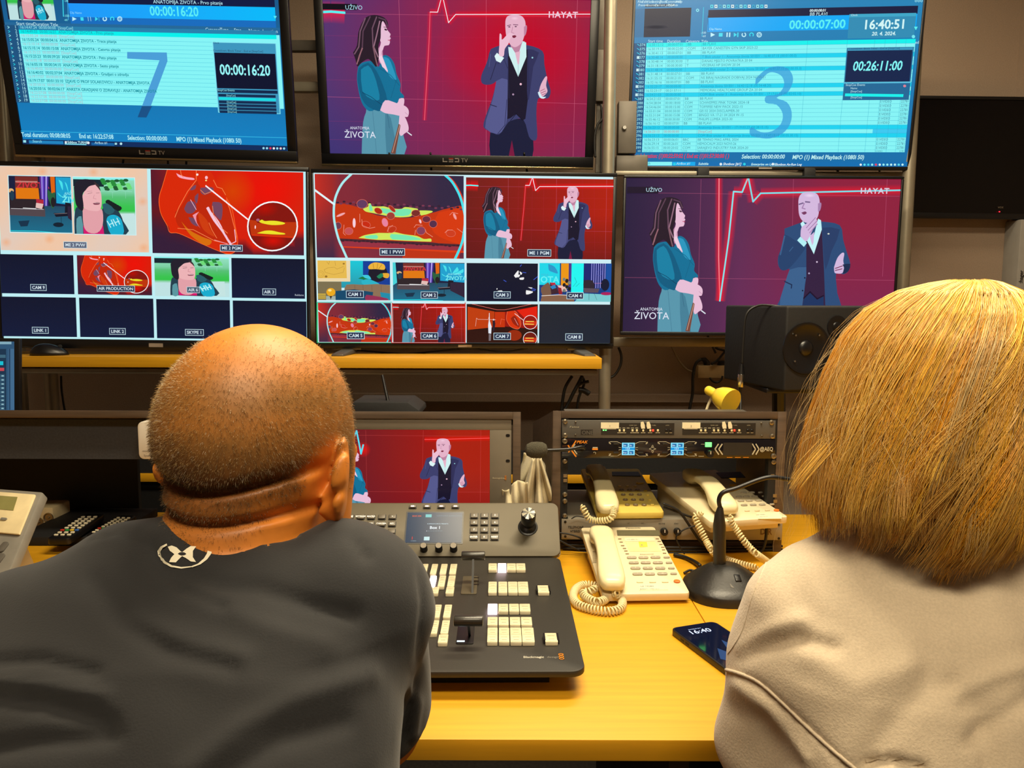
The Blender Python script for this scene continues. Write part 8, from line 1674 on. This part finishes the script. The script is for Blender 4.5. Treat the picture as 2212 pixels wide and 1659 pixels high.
# hair
HT = np.array([(1.352, .496, .860, .004, .004), (1.348, .492, .862, .030, .034), (1.338, .484, .864, .058, .062), (1.318, .477, .866, .079, .088), (1.29, .469, .866, .092, .106), (1.25, .462, .866, .102, .117), (1.20, .456, .864, .111, .124), (1.15, .452, .862, .118, .126), (1.11, .450, .860, .121, .120), (1.085, .449, .860, .119, .112), (1.06, .443, .860, .124, .102)])[::-1]
def hshape(z): return [np.interp(z, HT[:, 0], HT[:, i]) for i in (1, 2, 3, 4)]
def hpoint(phi, z, sc):
    cx, cy, a, b = hshape(z); return np.stack([cx+a*sc*np.cos(phi), cy+b*sc*np.sin(phi), z], -1)
def zend(phi):   # phi: pi = left, -pi/2 = back (camera side), 0 = right
    x = np.cos(phi); fr = np.clip(np.sin(phi)-.35, 0, 1)
    z = np.where(x < -.46, 1.094, np.where(x < -.20, 1.140, 1.070)); return z+fr*.02
# arc length parameter along the profile
def zprofile(ze, k):
    t = np.linspace(0, 1, k)[None]; zt = 1.350; th = t*1.0
    L1 = .19; Ls = L1+(1.22-ze)[:, None]; s = th*Ls
    return np.where(s < L1, 1.22+(zt-1.22)*np.cos(np.clip(s/L1, 0, 1)*PI/2), 1.22-(s-L1))
NC, NS, K = 300, 34, 26
ph_c = RS.rand(NC)*2*PI; ph_c = np.where((np.sin(ph_c) > .2) & (RS.rand(NC) < .6), -ph_c, ph_c); cl_amp = RS.randn(NC)*.15; cl_d = RS.rand(NC); cl_ph = RS.rand(NC)*6.28; cl_curl = RS.randn(NC)
ci_ = np.repeat(np.arange(NC), NS); n_ = len(ci_); ph0 = ph_c[ci_]+RS.randn(n_)*.085; conv = RS.rand(n_)*.7+.15; t_ = np.linspace(0, 1, K)[None]
phi = ph0[:, None]*(1-conv[:, None]*t_)+ph_c[ci_][:, None]*conv[:, None]*t_ + cl_amp[ci_][:, None]*np.sin(t_*3.4+cl_ph[ci_][:, None])*t_ + RS.randn(n_, 1)*.02*t_
fam = (RS.rand(NC) < .3)[ci_][:, None]; sm_ = 1-t_*t_*(3-2*t_); wgt = np.clip(-np.sin(ph0), 0, 1)[:, None]*np.where(np.cos(ph0)[:, None] > .75, .2, 1); phi = phi+wgt*np.where(fam, 1.15, .5)*sm_
ze = zend(ph0)+RS.randn(n_)*.006+cl_curl[ci_]*.012-.002; zz_ = zprofile(ze, K)
lay = -.095+.115*cl_d[ci_]+RS.randn(n_)*.012+.012*fam[:, 0]; sc = 1+lay[:, None]+.024*np.sin(t_*6+cl_ph[ci_][:, None]*1.7)*t_+.9*np.clip(t_-.84, 0, 1)*(cl_curl[ci_][:, None]*.6-.45)
pts = hpoint(phi, zz_, sc); pts += RS.randn(n_, 1, 3)*.0006+.0012*np.sin(t_[..., None]*11+RS.rand(n_, 1, 3)*6)*t_[..., None]
g1, g2, g3, g4 = [np.array(lin(c)) for c in ((248, 204, 80), (236, 168, 36), (220, 192, 136), (176, 118, 42))]
wr = RS.rand(NC, 4)**2.2*np.array([1.2, 1.0, .8, .35]); wr /= wr.sum(1, keepdims=True); cc_ = wr@np.stack([g1, g2, g3, g4]); hcol = cc_[ci_]*(.92+.3*RS.rand(n_, 1))
M_blond = mat('blond_hair', (210, 160, 70), .36, attr='col', var=.0, spec=.6)
hr = strands('hair', pts, M_blond, wom, hcol, .00034+.0002*RS.rand(n_), kind='stuff')
# solid under-layer of the same hair
q = MB(); NPH = 48; zz2 = list(np.linspace(1.346, 1.30, 7))+list(np.linspace(1.29, 1.12, 14)); rows = []
for z in zz2:
    cx, cy, a, b = hshape(z); rows.append([(cx+a*.93*math.cos(2*PI*k/NPH), cy+b*.93*math.sin(2*PI*k/NPH), z-.004) for k in range(NPH)])
vs = [p for r in rows for p in r]; fs = [(i*NPH+k, i*NPH+(k+1) % NPH, (i+1)*NPH+(k+1) % NPH, (i+1)*NPH+k) for i in range(len(rows)-1) for k in range(NPH)]; fs.append(tuple(range(NPH)))
# leave the face open: drop faces on the front below the brow
fs = [f for f in fs if not (sum(vs[i][1] for i in f)/len(f) > WC[1]+.055 and sum(vs[i][2] for i in f)/len(f) < 1.25)]
q.add(vs, fs).build('hair_underlayer', mat('blond_root', (176, 122, 46), .6, var=.2, scale=60, grain=(8, 8, .6)), hr, smooth=True, ang=0)
# loose fly-away hairs
nf = 260; ph = np.where(RS.rand(nf) < .6, PI+RS.randn(nf)*.5, RS.rand(nf)*2*PI); t_ = np.linspace(0, 1, 16)[None]; z0 = 1.34-RS.rand(nf)*.16; ln = .05+RS.rand(nf)*.12
zz3 = z0[:, None]-ln[:, None]*t_*(.3+.7*t_); sc = 1+(.02+.22*RS.rand(nf)[:, None]**2)*np.sin(t_*PI*.75)+0; fl_ = hpoint(ph[:, None]+RS.randn(nf, 1)*.4*t_, zz3, sc)
strands('loose_hair', fl_, M_blond, hr, np.tile(g3, (nf, 1)), .00013, kind='stuff')
